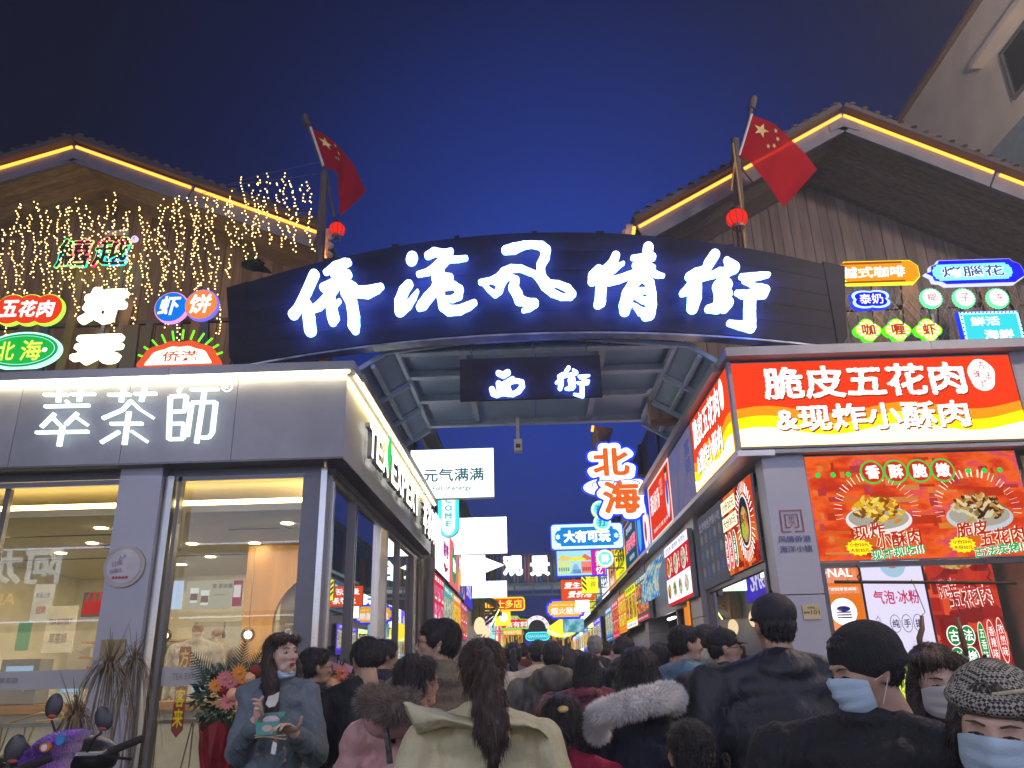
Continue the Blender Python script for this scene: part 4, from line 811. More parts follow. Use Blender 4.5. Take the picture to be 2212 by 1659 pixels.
# curled film menus
cv = thing('curved_panel', 'bulging glossy blue panels curling under the right fascia', 'sign', (2.28, 0, 0))
for k in range(4):
    y0 = 13.62+k*.5; b = MB(); pr = []
    for q in range(9): t = q/8; pr.append((-.10*math.sin(math.pi*t)-.16*t*t, 3.32-.72*t))
    V = [(x_, y0+.01, z_) for x_, z_ in pr]+[(x_, y0+.48, z_) for x_, z_ in pr]+[(x_+.03, y0+.01, z_) for x_, z_ in pr]+[(x_+.03, y0+.48, z_) for x_, z_ in pr]
    F = [(i, i+1, 9+i+1, 9+i) for i in range(8)]+[(18+i, 27+i, 28+i, 19+i) for i in range(8)]; b.add(V, F).build('panel', emramp('curved film print', [(0, '#101830'), (.35, '#2858b0'), (.5, '#68b0e0'), (.62, '#e8e0a0'), (.8, '#384878')], .9, 4, 'noise', 2, (1, 1, 2)), cv)
def menu(y0, y1, z0, z1, face, label, title, tcol, foot, fcol, grid, f, cell, X=2.28, sgn=1):
    w = y1-y0; h = z1-z0
    r = rpanel(y0, y1, z0, z1, face, label, [(title, .5, .92, .85, .10, tcol, .02)], X=X)
    MB().poly([(-w/2+.01, .01), (w/2-.01, .01), (w/2-.01, h*.14), (-w/2+.01, h*.14)], -.005, -.005).build('foot_strip', ink(foot, 1.1), r); text(r, '现点现做 可外卖', 0, h*.07, w*.8, h*.06, ink(fcol), y=-.01)
    gx, gz = grid
    for i in range(gx):
        for j in range(gz):
            cx = -w/2+w*(i+.5)/gx; cz = h*.16+h*.70*(j+.5)/gz; MB().poly([(cx-w/gx*.43, cz-h*.70/gz*.43), (cx+w/gx*.43, cz-h*.70/gz*.43), (cx+w/gx*.43, cz+h*.70/gz*.43), (cx-w/gx*.43, cz+h*.70/gz*.43)], -.006, -.006).build('dish_panel', f, r)
            text(r, '特色炸串'[(i+j) % 3:(i+j) % 3+2], cx, cz+h*.70/gz*.33, w/gx*.5, h*.04, ink(cell, 1.2), y=-.012, off=.02)
    return r
menu(15.85, 17.75, 2.36, 3.27, em('#1e7068', .9), 'dark teal menu of skewers with a crimson foot on the right wall', '老北海烧烤', '#f0f0f0', '#b82040', '#ffffff', (4, 2), food4, '#70f0c0')
menu(17.75, 19.8, 2.32, 3.24, em('#f0e818', 1.2), 'yellow menu of grilled squid with a white foot on the right wall', '铁板鱿鱼', '#208030', '#ffffff', '#3a3a98', (3, 1), food1, '#fff8a0')
menu(19.8, 21.6, 2.28, 3.21, em('#e88020', 1.1), 'orange menu of fried seafood on the right wall', '香炸海鲜', '#ffe0a0', '#f89a20', '#a05010', (3, 2), food2, '#fff0d0')
menu(21.6, 23.4, 2.22, 3.18, em('#e83a58', 1.), 'rose pink menu of skewers on the right wall', '串串香', '#ffd0e0', '#e02848', '#ffe0e8', (4, 2), food4, '#ffe8f0')
menu(23.4, 25.6, 2.2, 3.15, em('#3a90c8', 1.1), 'sky blue noodle menu on the right wall', '海鲜粉', '#ffffff', '#2a68a0', '#ffffff', (3, 1), food3, '#e0ffff')
for i, (c, nme) in enumerate((('#5038c8', 'violet'), ('#d8f0a0', 'lime'), ('#4868e8', 'cobalt'), ('#f8e8c0', 'cream'), ('#58b8e8', 'azure'), ('#f0b0d8', 'pink'))):
    menu(27.5+i*3.4, 30.7+i*3.4, 2.1, 3.1, em(c, 1.9), nme+' menu board in the distant lower row of the right wall', '小吃', '#ffffff', c, '#404040', (2, 1), (food3, food1, food2)[i % 3], '#ffffff')

# ---- left row beyond the tea shop
def lpanel(y0, y1, z0, z1, face, label, items=(), X=-1.95, foods=(), d=.07, frame=None):
    w = y1-y0; r = housing('sign_panel', label, 'sign', (X, (y0+y1)/2, z0), rad(90), w-.012, z1-z0, d, face, GREY, None, frame)
    tags(r, -w/2, w/2, 0, z1-z0, items); return r
ls = thing('shop_block', 'row of lit food shops along the left side of the street', 'building')
MB().b2(-6, -2.03, 15.7, 60, 0, 4.4).build('wall', pillar_m, ls); MB().b2(-6, -2.5, 15.7, 60, 4.42, 7.2).build('upper_wall', mat('night facade', (.10, .10, .14), .6), ls)
for k in range(7): MB().b2(-2.5, -2.42, 16.5+k*4, 19.6+k*4, 4.9, 6.6).build('window', mat('dark street glass', (.03, .04, .07), .1), ls)
MB().b2(-2.5, -2.2, 15.7, 60, 6.9, 7.0).build('gutter', alu_d, ls)
r = lpanel(16.0, 18.85, 3.45, 4.6, em('#fff8ff', 1.6), 'white panel with magenta characters just beyond the tea shop', [('酸嘢', .72, .55, .4, .3, '#a02a90', .04), ('老味', .6, .85, .3, .1, '#602080', .0)])
MB().tube([(.2, -.008, .28), (.5, -.008, .16), (.8, -.008, .24)], .03, 6).build('chilli_print', ink('#b02858'), r)
r = lpanel(18.85, 21.1, 3.42, 4.55, em('#e86870', 1.2), 'pink panel with a green round badge on the left row', []); MB().disc(0, .55, .62, .45, -.006, -.006, 32).build('badge_print', ink('#28a060', 1.), r); text(r, '糖水', 0, .55, .8, .35, WHI, y=-.012, off=.04)
lpanel(21.1, 23.1, 3.38, 4.5, emramp('orange blue print', [(0, '#304898'), (.45, '#506ac0'), (.55, '#f09040'), (1, '#f8c070')], 1.1, 3, 'blocks'), 'orange and blue patterned panel on the left row', [('炸鸡', .5, .75, .8, .3, '#ffffff', .02)])
lpanel(23.1, 26.2, 3.3, 4.4, em('#4030c0', 1.2), 'indigo panel with pale outlined characters on the left row', [('捞化', .5, .55, .6, .6, '#e8e0ff', .03)])
def lmenu(y0, y1, z0, z1, face, label, title, tcol, grid, f):
    w = y1-y0; h = z1-z0; r = lpanel(y0, y1, z0, z1, face, label, [(title, .5, .9, .85, .10, tcol, .02)], X=-1.92); gx, gz = grid
    for i in range(gx):
        for j in range(gz):
            cx = -w/2+w*(i+.5)/gx; cz = h*.06+h*.74*(j+.5)/gz; MB().poly([(cx-w/gx*.42, cz-h*.74/gz*.42), (cx+w/gx*.42, cz-h*.74/gz*.42), (cx+w/gx*.42, cz+h*.74/gz*.42), (cx-w/gx*.42, cz+h*.74/gz*.42)], -.006, -.006).build('dish_panel', f, r)
            text(r, '奶茶', cx, cz-h*.74/gz*.3, w/gx*.5, h*.05, WHI, y=-.012, off=.02)
lmenu(15.6, 17.4, 2.38, 3.33, em('#e82848', 1.05), 'crimson drinks menu next to the drainpipe', '果茶系列', '#ffffff', (3, 2), emramp('pink drink print', [(0, '#f8e0f0'), (.4, '#f090b0'), (.6, '#c03060'), (1, '#ffffff')], 1.1, 8, 'noise'))
lmenu(17.4, 19.4, 2.34, 3.28, em('#50b0a8', 1.0), 'sea green menu of fried dishes on the left row', '特色小吃', '#ffffff', (4, 1), food3)
lmenu(19.4, 21.5, 2.3, 3.27, em('#f09020', 1.1), 'orange sausage menu on the left row', '烤肠系列', '#ffffff', (3, 1), food2)
lmenu(21.5, 23.5, 2.28, 3.23, em('#d03878', 1.05), 'magenta and blue skewer menu on the left row', '冰品', '#a0e8ff', (3, 2), food4)
for i, (c, nme) in enumerate((('#f0c8f0', 'pale pink'), ('#80d8e0', 'turquoise'), ('#f8f0c0', 'cream'), ('#f02880', 'hot pink'), ('#c0e870', 'lime green'))):
    lpanel(33.2+i*4, 36.9+i*4, 2.3, 4.2, em(c, 2.0), nme+' lit panel far down the left row', [('果茶粥粉面饭煲'[i:i+2], .5, .6, .6, .35, '#705080', .03)])
# tiled awning, hanging lanterns
aw = thing('tiled_awning', 'timber awning with grey purple roof tiles lit by strip lights on the left row', 'awning', (-2.0, 29.6, 0))
tile_m = mat('purple grey tile', (.30, .24, .36), .5, 0, .2)
MB().add([(0, -1.8, 4.05), (0, 1.8, 4.05), (.75, 1.8, 3.62), (.75, -1.8, 3.62), (0, -1.8, 3.98), (0, 1.8, 3.98), (.75, 1.8, 3.55), (.75, -1.8, 3.55)], [(0, 3, 2, 1), (4, 5, 6, 7), (0, 4, 7, 3), (1, 2, 6, 5), (3, 7, 6, 2), (0, 1, 5, 4)]).build('roof', tile_m, aw)
tl = MB().sph((0, 0, 0), (.09, .07, .05), 8, 5).mesh('tile', tile_m, True)
for i in range(9):
    for j in range(6): link('tile', tl, aw, (.06+.13*j, -1.7+.42*i, 4.07-.075*j))
tim = mat('awning timber', (.42, .24, .12), .6, 0, .2)
MB().beam((.76, -1.8, 3.5), (.76, 1.8, 3.5), .1, .12).build('beam', tim, aw)
for y in (-1.6, 0, 1.6): MB().beam((.02, y, 3.0), (.7, y, 3.5), .08, .08).build('brace', tim, aw); MB().beam((0, y, 3.46), (.74, y, 3.46), .08, .08).build('beam', tim, aw)
MB().beam((.05, -1.7, 4.16), (.05, 1.7, 4.16), .03, .03).build('strip_light', em((1, .75, .3), 8), aw); MB().beam((.85, -1.85, 3.42), (.55, -1.85, 2.9), .06, .03).build('strip_light', em((1, .7, .2), 5), aw)
MB().b2(.0, .35, -2.3, -1.9, 2.9, 3.9).build('side_board', tim, aw)
for i, (y, z) in enumerate(((24.3, 2.72), (27.0, 2.6))):
    l = thing('paper_lantern', ('cream oval lantern with a drawn flower nearest the menus' if i == 0 else 'cream cylinder lantern with a glowing bulb under the awning'), 'lantern', (-1.6, y, z)); MB().sph((0, 0, 0), (.17, .17, .26), 14, 10).build('shade', em((1, .72, .42), 1.3), l, smooth=True); MB().tube([(0, 0, .25), (0, 0, .6)], .01, 5).build('cord', blackm, l); MB().tube([(0, 0, -.27), (0, 0, -.24)], .08, 10).build('ring', blackm, l); MB().sph((0, 0, -.05), .05, 8, 6).build('bulb', em((1, .9, .6), 6), l)

# ---- projecting signs over the street
def addtext(r, w, h, items): tags(r, -w/2, w/2, 0, h, items)
r, w, h = fsign('projecting_sign', 'large white lightbox reading 元气满满 Full of energy above the left row', 'sign', (886, 970, 1067, 1076), 15.8, face=em('#f4fffa', 2.0), d=.18)
addtext(r, w, h, [('元气满满', .52, .47, .72, .27, '#3a6878', .02), ('Full of energy', .50, .19, .46, .12, '#4a6878', .018)])
r, w, h = fsign('projecting_sign', 'blank glaring white lightbox over the left row', 'sign', (960, 1118, 1095, 1197), 20, face=em('#ffffff', 3.), d=.18)
loc, w, h = rect(945, 1066, 992, 1160, 17.)
r = thing('projecting_sign', 'tall white and cyan sign with rounded foot reading COME downwards', 'sign', loc)
def stad(w, h, r_): return [(w/2, h)]+[(-w/2, h)]+[(-w/2*math.cos(t), w/2-w/2*math.sin(t)) for t in [k*math.pi/14 for k in range(0, 15)]]
MB().poly(stad(w, h, 0), .004, .14).build('housing', GREY, r); MB().poly(stad(w*.97, h*.99, 0), 0, 0).build('face', em('#48e8f0', 1.3), r); MB().poly([(x*.62, .04+z*.95) for x, z in stad(w, h, 0)], -.004, -.004).build('face_panel', em('#e8ffff', 1.8), r)
addtext(r, w, h, [('COME', .5, .57, .42, .72, '#30c8d8', .04, True)])
loc, w, h = rect(987, 1197, 1055, 1265, 22.)
r = thing('projecting_sign', 'glaring white box sign with pointed side wings below the blank lightbox', 'sign', loc); MB().b2(-w*.38, w*.40, .004, .16, 0, h).build('housing', GREY, r)
MB().poly([(-w*.38, 0), (w*.40, 0), (w*.40, h), (-w*.38, h)], 0, 0).build('face', em('#fffdf0', 2.6), r); MB().poly([(-w*1.0, h*.62), (-w*.4, h*.40), (w*.42, h*.40), (w*1.0, h*.62), (w*.42, h*.86), (-w*.4, h*.86)], -.06, -.01).build('wing', em('#fff8d8', 2.6), r)
addtext(r, w, h, [('小馆', .5, .16, .4, .12, '#e8d8c8', .0)])
r, w, h = fsign('projecting_sign', 'white lightbox with a pale green glow above the store sign', 'sign', (1020, 1255, 1095, 1291), 26, face=em('#f0fff8', 2.4), d=.16, edge=em('#50e080', 1.))
# 巴士多店
def plate_sign(name, label, box, Y, shape, edge, ek, face, fk, inset=.05, d=.14):
    loc, w, h = rect(*box, Y); r = thing(name, label, 'sign', loc); o = shape(w, h)
    MB().poly(o, .01, d).build('housing', GREY, r); MB().poly(o, .006, .006).build('rim', em(edge, ek), r)
    ccx = sum(p[0] for p in o)/len(o); f = [(x*(1-2*inset*h/w) , h/2+(z-h/2)*(1-2*inset)) for x, z in o]; MB().poly(f, 0, 0).build('face', em(face, fk), r); return r, w, h
def rrect(w, h, q=.25, n=6):
    c = min(w, h)*q; o = []
    for sx, sz, a0 in ((1, 1, 0), (-1, 1, 90), (-1, -1, 180), (1, -1, 270)):
        for k in range(n+1): t = rad(a0+90*k/n); o.append((sx*(w/2-c)+c*math.cos(t), h/2+sz*(h/2-c)+c*math.sin(t)))
    return o
def oct_(w, h, q=.22): c = h*q; return [(-w/2+c, 0), (w/2-c, 0), (w/2, c), (w/2, h-c), (w/2-c, h), (-w/2+c, h), (-w/2, h-c), (-w/2, c)]
def scal(w, h):
    c = h*.22; o = []
    for sx, sz in ((1, 1), (-1, 1), (-1, -1), (1, -1)):
        p = [(w/2, h/2-c*1.4), (w/2-c*.35, h/2-c*1.3), (w/2-c*.5, h/2-c*.6), (w/2-c*1.2, h/2-c*.5), (w/2-c*1.3, h/2)]
        if sx*sz < 0: p = p[::-1]
        o += [(sx*x, h/2+sz*z) for x, z in p]
    return o
r, w, h = plate_sign('projecting_sign', 'orange red rounded sign with yellow characters 巴士多店 on the left', (1048, 1290, 1134, 1320), 30, rrect, '#ffd820', 1.4, '#e8441c', 1.1, .1); addtext(r, w, h, [('巴士多店', .5, .5, .86, .62, '#ffee50', .03)])
r, w, h = fsign('projecting_sign', 'yellow lightbox with a white cup drawing under the store sign', 'sign', (1070, 1320, 1103, 1352), 33, face=em('#ffe830', 1.5), d=.12); MB().disc(.02, h*.55, w*.28, h*.3, -.006, -.006).build('cup_print', ink('#ffffff', 1.4), r)
r, w, h = plate_sign('projecting_sign', 'red sign with green lit edge reading 孩有料 on the left', (1081, 1330, 1141, 1359), 35, lambda w, h: [(-w/2, 0), (w/2, 0), (w/2, h*.72), (w*.22, h*.76), (w*.12, h), (-w*.3, h), (-w/2, h*.8)], '#60f040', 1.3, '#e03018', 1.1, .09); addtext(r, w, h, [('孩有料', .58, .34, .8, .44, '#ffffff', .03), ('海制造', .42, .80, .42, .2, '#ffe0c0', .02)])
r, w, h = fsign('projecting_sign', 'small amber sign reading KEEP住 low on the left', 'sign', (1087, 1359, 1128, 1372), 38, face=em('#f0a820', 1.3), d=.1); addtext(r, w, h, [('KEEP住', .5, .5, .9, .66, '#fff8c0', .03)])
# right
loc, w, h = rect(1258, 962, 1402, 1118, 15.); r = thing('projecting_sign', 'white neon board with orange characters 北海 and blue outline over the street at right', 'sign', loc)
blu_ = em('#1838ff', 1.6); wht_ = em('#ffffff', 1.7)
for dz_, dx_, c_, ww_, hh_ in ((.765, -.05, '北', .60, .44), (.275, .07, '海', .60, .50)):
    text(r, c_, dx_*w, h*dz_, w*(ww_+.20), h*(hh_+.15), blu_, y=.03, off=.15, extr=.03, name='rim'); text(r, c_, dx_*w, h*dz_, w*(ww_+.13), h*(hh_+.10), wht_, y=-.006, off=.12, name='face'); text(r, c_, dx_*w, h*dz_, w*ww_*.92, h*hh_*.90, ink('#f06a1c', 1.1), y=-.02, off=.035)
MB().disc(0, h*.42, w*.52, h*.15, .03, .12, 40).build('housing', GREY, r); MB().disc(0, h*.42, w*.52, h*.155, .02, .028, 40).build('rim', blu_, r); MB().disc(0, h*.42, w*.49, h*.137, .010, .015, 40).build('face', wht_, r)
for s_ in (-1, 1): MB().tube([(w*(s_*.16+.20*math.cos(t)), -.012, h*(.45+.06*math.sin(t))) for t in [math.pi*k/10-.2 for k in range(13)]], .010, 5).build('wave_line', ink('#2848ff', 1.2), r)
MB().b2(-.2*w, .2*w, .13, .16, h*.1, h*.95).build('back_frame', GREY, r)
loc, w, h = rect(1189, 1130, 1347, 1187, 18.); r = thing('projecting_sign', 'pale blue sign with a blue cartouche reading 大有可玩', 'sign', loc)
MB().poly(rrect(w, h, .12), .01, .14).build('housing', GREY, r); MB().poly(rrect(w, h, .12), .006, .006).build('rim', em('#1c50ff', 1.5), r); MB().poly([(x*.97, h/2+(z-h/2)*.93) for x, z in rrect(w, h, .12)], 0, 0).build('face', em('#d0f4ff', 1.5), r)
c = .22*h; cart = [(-w*.36, h*.14), (w*.36, h*.14)]+[(w*.36+h*.24*math.sin(t), h*.5-h*.26*math.cos(t)) for t in [k*math.pi/8 for k in range(9)]]+[(w*.36, h*.86), (-w*.36, h*.86)]+[(-w*.36-h*.24*math.sin(t), h*.5+h*.26*math.cos(t)) for t in [k*math.pi/8 for k in range(9)]]
MB().poly(cart, -.005, -.005).build('cartouche', em('#0c88e0', 1.1), r); text(r, '大有可玩', 0, h*.5, w*.64, h*.46, ink('#ffffff', 2.), y=-.012, off=.05)
for s_ in (-1, 1): text(r, '✱', s_*w*.40, h*.5, h*.18, h*.2, ink('#e0ffff', 1.5), y=-.012, off=.02)
# picture sign of the street itself
r, w, h = fsign('projecting_sign', 'blue edged picture sign drawing the gateway street with a magenta strip 老记忆', 'sign', (1201, 1187, 1310, 1245), 19, face=em('#a8e0f0', 1.2), edge=em('#1c40f0', 1.2), d=.12, frame=em('#1c40f0', 1.4))
def q(pts, c, y=-.006, nm='picture_print'): MB().poly([(-w/2+w*a, h*b) for a, b in pts], y, y).build(nm, ink(c, 1.15) if isinstance(c, str) else c, r)
q([(.70, .03), (.97, .03), (.97, .97), (.70, .97)], '#c818b0'); q([(.02, .60), (.14, .82), (.36, .66), (.30, .60)], '#e8d068', -.007); q([(.46, .60), (.58, .84), (.72, .66), (.68, .60)], '#e07850', -.007); q([(.24, .64), (.34, .72), (.52, .72), (.60, .64), (.57, .58), (.27, .58)], '#f8e830', -.008)
q([(.03, .12), (.28, .12), (.30, .55), (.03, .58)], '#d8e898', -.007); q([(.50, .12), (.70, .12), (.70, .55), (.50, .55)], '#f08878', -.007); q([(.28, .10), (.50, .10), (.42, .45), (.36, .45)], '#88b8e8', -.007)
for k in range(5): q([(.05+.045*k, .2), (.08+.045*k, .2), (.08+.045*k, .34), (.05+.045*k, .34)], '#50a0b0', -.009); q([(.52+.035*k, .2), (.545+.035*k, .2), (.545+.035*k, .34), (.52+.035*k, .34)], '#c83040', -.009)
for k in range(7): q([(.34+.022*k, .12), (.352+.022*k, .12), (.35+.022*k, .26), (.342+.022*k, .26)], '#384858', -.01)
text(r, '老记忆', w*.35, h*.5, w*.13, h*.9, WHI, y=-.012, vert=True, off=.02)
for i, (px, pyy, s_) in enumerate(((1296, 1100, '豪'), (1301, 1128, '打'), (1307, 1206, '醉'))):
    loc, w, h = rect(px-19, pyy-19, px+19, pyy+19, 17.2-.1*i); r = thing('round_sign', ('uppermost', 'middle', 'lowest')[i]+' of the round scalloped cyan signs, character '+s_, 'sign', loc)
    sc_ = lambda R_, A_: [(R_*(1+A_*math.cos(18*t))*math.cos(t), h/2+R_*(1+A_*math.cos(18*t))*math.sin(t)) for t in [k*math.pi/60 for k in range(120)]]
    MB().poly(sc_(w/2, .02), .006, .1).build('housing', em('#c8ff60', 1.2), r); MB().poly(sc_(w*.47, .0), 0, 0).build('face', em('#e8fff8', 1.6), r); MB().poly(sc_(w*.38, .02), -.004, -.004).build('inner_face', em('#78e8e0', 1.2), r); text(r, s_, 0, h/2, w*.44, h*.46, ink('#0aa8b8', 1.) if s_ != '醉' else ink('#ffffff', 1.5), y=-.01, off=.04)
r, w, h = fsign('projecting_sign', 'orange lightbox with slanted white lines 爱生活 爱侨港', 'sign', (1212, 1252, 1284, 1296), 25, face=em('#f05018', 1.1), d=.12); text(r, '爱生活', -w*.04, h*.72, w*.74, h*.32, WHI, shear=.2, off=.02); text(r, '爱侨港', w*.06, h*.28, w*.74, h*.32, WHI, shear=.2, off=.02)
r, w, h = fsign('projecting_sign', 'yellow and black hazard striped sign with characters 年兽', 'sign', (1256, 1236, 1292, 1282), 23.5, face=em('#fff028', 1.4), d=.12)
for k in range(3): MB().poly([(-w/2+.01, h*(.95-.24*k)), (-w/2+w*.3, h*(.72-.24*k)), (-w/2+w*.3, h*(.60-.24*k)), (-w/2+.01, h*(.83-.24*k))], -.006, -.006).build('stripe_print', ink('#303820'), r)
text(r, '年兽', w*.2, h*.6, w*.36, h*.62, ink('#606a18'), vert=True)
r, w, h = plate_sign('projecting_sign', 'amber sign in a blue frame reading 烟火極樂 with small pinyin', (1179, 1294, 1265, 1337), 28, scal, '#1a38f0', 1.6, '#ffb818', 1.15, .1); addtext(r, w, h, [('烟火極樂', .5, .40, .76, .36, '#ffffff', .03), ('yan huo ji le', .48, .70, .66, .12, '#fff0c8', .03)])
r, w, h = fsign('projecting_sign', 'white round cornered lightbox beside the amber sign', 'sign', (1243, 1292, 1272, 1322), 27, face=em('#fffff0', 2.4), d=.1)
loc, w, h = rect(1181, 1334, 1246, 1378, 34.); r = thing('projecting_sign', 'yellow diamond and oval fish shaped sign low on the right', 'sign', loc)
MB().disc(0, h*.36, w*.5, h*.34, .01, .12).build('housing', em('#e0f040', 1.3), r); MB().disc(0, h*.36, w*.46, h*.28, 0, 0).build('face', em('#f8f8b0', 1.7), r); MB().poly([(-w*.5, h*.5), (0, h*.1), (w*.5, h*.5), (0, h*.98)], -.03, -.004).build('diamond', em('#ffe838', 1.5), r); addtext(r, w, h, [('鱼', .45, .55, .3, .4, '#fffff0', .03)])
r, w, h = fsign('projecting_sign', 'landscape picture lightbox in green and blue low on the right', 'sign', (1216, 1337, 1262, 1366), 31, face=emramp('landscape print', [(0, '#387848'), (.4, '#4898a8'), (.6, '#a8d8e8'), (1, '#f8fff8')], 1.1, 3), d=.1)
# viewing bridge letters
gv = thing('bridge', 'dark footbridge with railings crossing far down the street', 'bridge', (0, 32, 0))
MB().b2(-2.4, 2.6, .1, 2, 4.60, 4.72).build('deck', steel, gv); MB().b2(-2.4, 2.6, .1, .2, 4.22, 4.30).build('lower_chord', steel, gv); MB().b2(-2.4, 2.6, .1, .2, 4.44, 4.47).build('chord', steel, gv)
for k in range(7): MB().beam((-2.2+.75*k, .15, 4.25), (-2.2+.75*k, .15, 4.6), .05, .05).build('post', steel, gv)
for k in range(34): MB().b2(-2.4+.15*k, -2.4+.15*k+.09, .3, .34, 4.72, 5.9).build('slat', [wood_brown, mat('slat navy', (.05, .06, .12), .6), mat('slat red', (.35, .08, .05), .6)][rnd.choice((0, 0, 1, 1, 2))], gv)
gs = thing('bridge_sign', 'glowing pale characters 观景台 fixed to the footbridge', 'sign', (0, 31.95, 0)); fw_ = em('#d8fff8', 2.6); 
for c_, px_ in (('观', 1108), ('景', 1166), ('台', 1226)):
    p = P(px_, 1222, 31.9); letter_obj(gs, c_, p.x, p.z, .80, .80, 0, .05, fw_, fw_, .05)
# white arch sign and QIAOGANG sign at the street end
loc, w, h = rect(1133, 1331, 1187, 1358, 45.); r = thing('arch_sign', 'white arched sign lettered 侨港风情街 at the far end of the street', 'sign', (loc[0], 45, loc[2]))
R_o, R_i = w*.5, w*.35; n = 24
MB().poly([(R_o*math.cos(math.pi*k/n), R_o*math.sin(math.pi*k/n)) for k in range(n+1)]+[(R_i*math.cos(math.pi*k/n), R_i*math.sin(math.pi*k/n)) for k in range(n, -1, -1)], 0, .15).build('arch_face', em('#f4ecff', 1.5), r)
for i, c_ in enumerate('侨港风情街'):
    t = math.pi*(1-(i+.75)/5.5); Rm = (R_o+R_i)/2; text(r, c_, Rm*math.cos(t), Rm*math.sin(t), .15, .15, ink('#c85098'), y=-.02, off=.01, rot=t-math.pi/2)
r, w, h = plate_sign('end_sign', 'cyan rounded sign lettered QIAOGANG at the far end of the street', (1135, 1365, 1187, 1384), 42, lambda w, h: rrect(w, h, .5), '#50f0ff', 1.7, '#20b8d0', 1.2, .1); addtext(r, w, h, [('QIAOGANG', .5, .5, .82, .42, '#b0ffff', .03)])
# tinsel curtains
for i, (x0, x1, nm, cc, kk) in enumerate(((-1.9, -.5, 'gold tinsel strands hanging left of the far arch', '#d8a030', 1.3), (-.5, .75, 'violet tinsel strands hanging under the far arch', '#3010e0', 1.6), (.75, 1.9, 'gold tinsel strands hanging right of the far arch', '#c89838', 1.3))):
    b = MB(); r_ = random.Random(i)
    for k in range(int((x1-x0)*34)):
        x = r_.uniform(x0, x1); z1_ = r_.uniform(2.7, 3.5) if i != 1 else r_.uniform(2.3, 2.8); l_ = r_.uniform(.1, .7); b.b2(x, x+.02, 40+r_.uniform(-.5, .5), 40.52+r_.uniform(0, .2), z1_-l_, z1_)
    b.build('tinsel_curtain', em(cc, kk), None, label=nm, cat='tinsel', kind='stuff')
eb = thing('end_building', 'dark timber building closing the far end of the street', 'building', (0, 62, 0)); MB().b2(-8, 8, 0, 4, 0, 5.2).build('wall', mat('end wall', (.08, .06, .08), .7), eb)
for k in range(14): MB().b2(-3.4+.5*k, -3.2+.5*k, -.05, 0, 3.2, 5.2).build('slat', wood_brown, eb)
for i in range(9): MB().b2(-2.9+i*.7, -2.35+i*.7, -.06, -.01, 1.0, 2.6).build('window', em(('#ffd890', '#a8b8ff', '#ffe8c8')[i % 3], 1.1), eb)
rb_ = thing('shop_block', 'upper storeys of the dark shop block behind the right hand signs', 'building'); MB().b2(3.0, 8, 12, 60, 4.7, 7.0).build('upper_wall', mat('night facade', (.10, .10, .14), .6), rb_); MB().b2(2.6, 8, 30, 60, 0, 4.3).build('wall', pillar_m, rb_)
for k in range(8): MB().b2(2.92, 3.0, 14+k*3, 14.1+k*3, 4.7, 7.0).build('mullion', alu_d, rb_)
for k in range(4): MB().b2(2.95, 3.0, 14.4+k*6, 18.6+k*6, 4.9, 6.7).build('window', mat('dark street glass', (.03, .04, .07), .1), rb_)
MB().b2(1.6, 3.0, 19.6, 21.2, 6.0, 6.1).build('balcony_eave', mat('eave end plaster', (.42, .33, .33), .7), rb_)
rg_ = thing('eave_corner', 'small lit timber eave corner jutting over the right row', 'eave', (0, 0, 0))
p0 = P(1285, 920, 17); p1 = P(1325, 925, 17); p2 = P(1295, 955, 17)
MB().add([p0, p1, p2]+[v+Vector((0, 1.2, 0)) for v in (p0, p1, p2)], [(0, 2, 1), (3, 4, 5), (0, 1, 4, 3), (1, 2, 5, 4), (2, 0, 3, 5)]).build('eave_board', mat('eave pine', (.45, .28, .15), .6), rg_); MB().tube([P(1281, 920, 16.95), P(1279, 932, 16.95)], .03, 6).build('light_tube', led_y, rg_)

# ================================================================ ROOF SIGNS
def disc_sign(par, cx, cz, r, col, rim, k=1.15, y=0., name='disc'):
    MB().disc(cx, cz, r, r, y+.008, y+.06, 36).build('rim', em(rim, 1.6), par); MB().disc(cx, cz, r*.95, r*.95, y, y, 36).build(name, em(col, k), par)
def post(par, x, z0, z1): MB().b2(x-.015, x+.015, .08, .11, z0, z1).build('support', alu_d, par)
Yr = 8.25
def at(px, pyy, Y=Yr): p = P(px, pyy, Y); return p.x, p.z
S = .00497        # metres per photo-grid pixel at the roof-sign plane
r = thing('roof_sign', 'chain of red discs lettered 五花肉 on the left roof edge', 'sign', (0, Yr, 0))
for px, c_ in ((22, '五'), (62, '花'), (101, '肉')): x, z = at(px, 668); disc_sign(r, x, z, .20, '#e83c20', '#b8ff40', y=-.004*(px > 30)-.004*(px > 80)); text(r, c_, x, z, .21, .22, ink('#ffffff', 1.6), y=-.02, off=.035, shear=.1)
post(r, at(62, 668)[0], 4.7, 5.1)
x, z = at(45, 756); zb0 = at(45, 793)[1]; r = thing('roof_sign', 'green oval lettered 北海 on the left roof edge', 'sign', (x, Yr, zb0)); z -= zb0; post(r, 0, -.3, .02)
def clip_oval(rx, rz, cz): return [(rx*math.cos(t), max(0, cz+rz*math.sin(t))) for t in [k*math.pi/24 for k in range(48)]]
MB().poly(clip_oval(.46, .235, z), .01, .07).build('rim', em('#b8ffe0', 1.6), r); MB().poly(clip_oval(.435, .21, z), .006, .006).build('ring', em('#20a850', 1.), r); MB().poly(clip_oval(.40, .185, z), .003, .003).build('ring', em('#a0f8ff', 1.3), r); MB().poly(clip_oval(.392, .177, z), 0, 0).build('face', em('#20c048', 1.), r)
text(r, '北', -.17, z-.01, .21, .24, ink('#f0ff60', 1.2), y=-.01, off=.02); text(r, '海', .13, z-.01, .25, .26, ink('#f0ff60', 1.2), y=-.01, off=.02); MB().disc(.29, z-.01, .03, .03, -.01, -.01).build('dot', WHI, r)
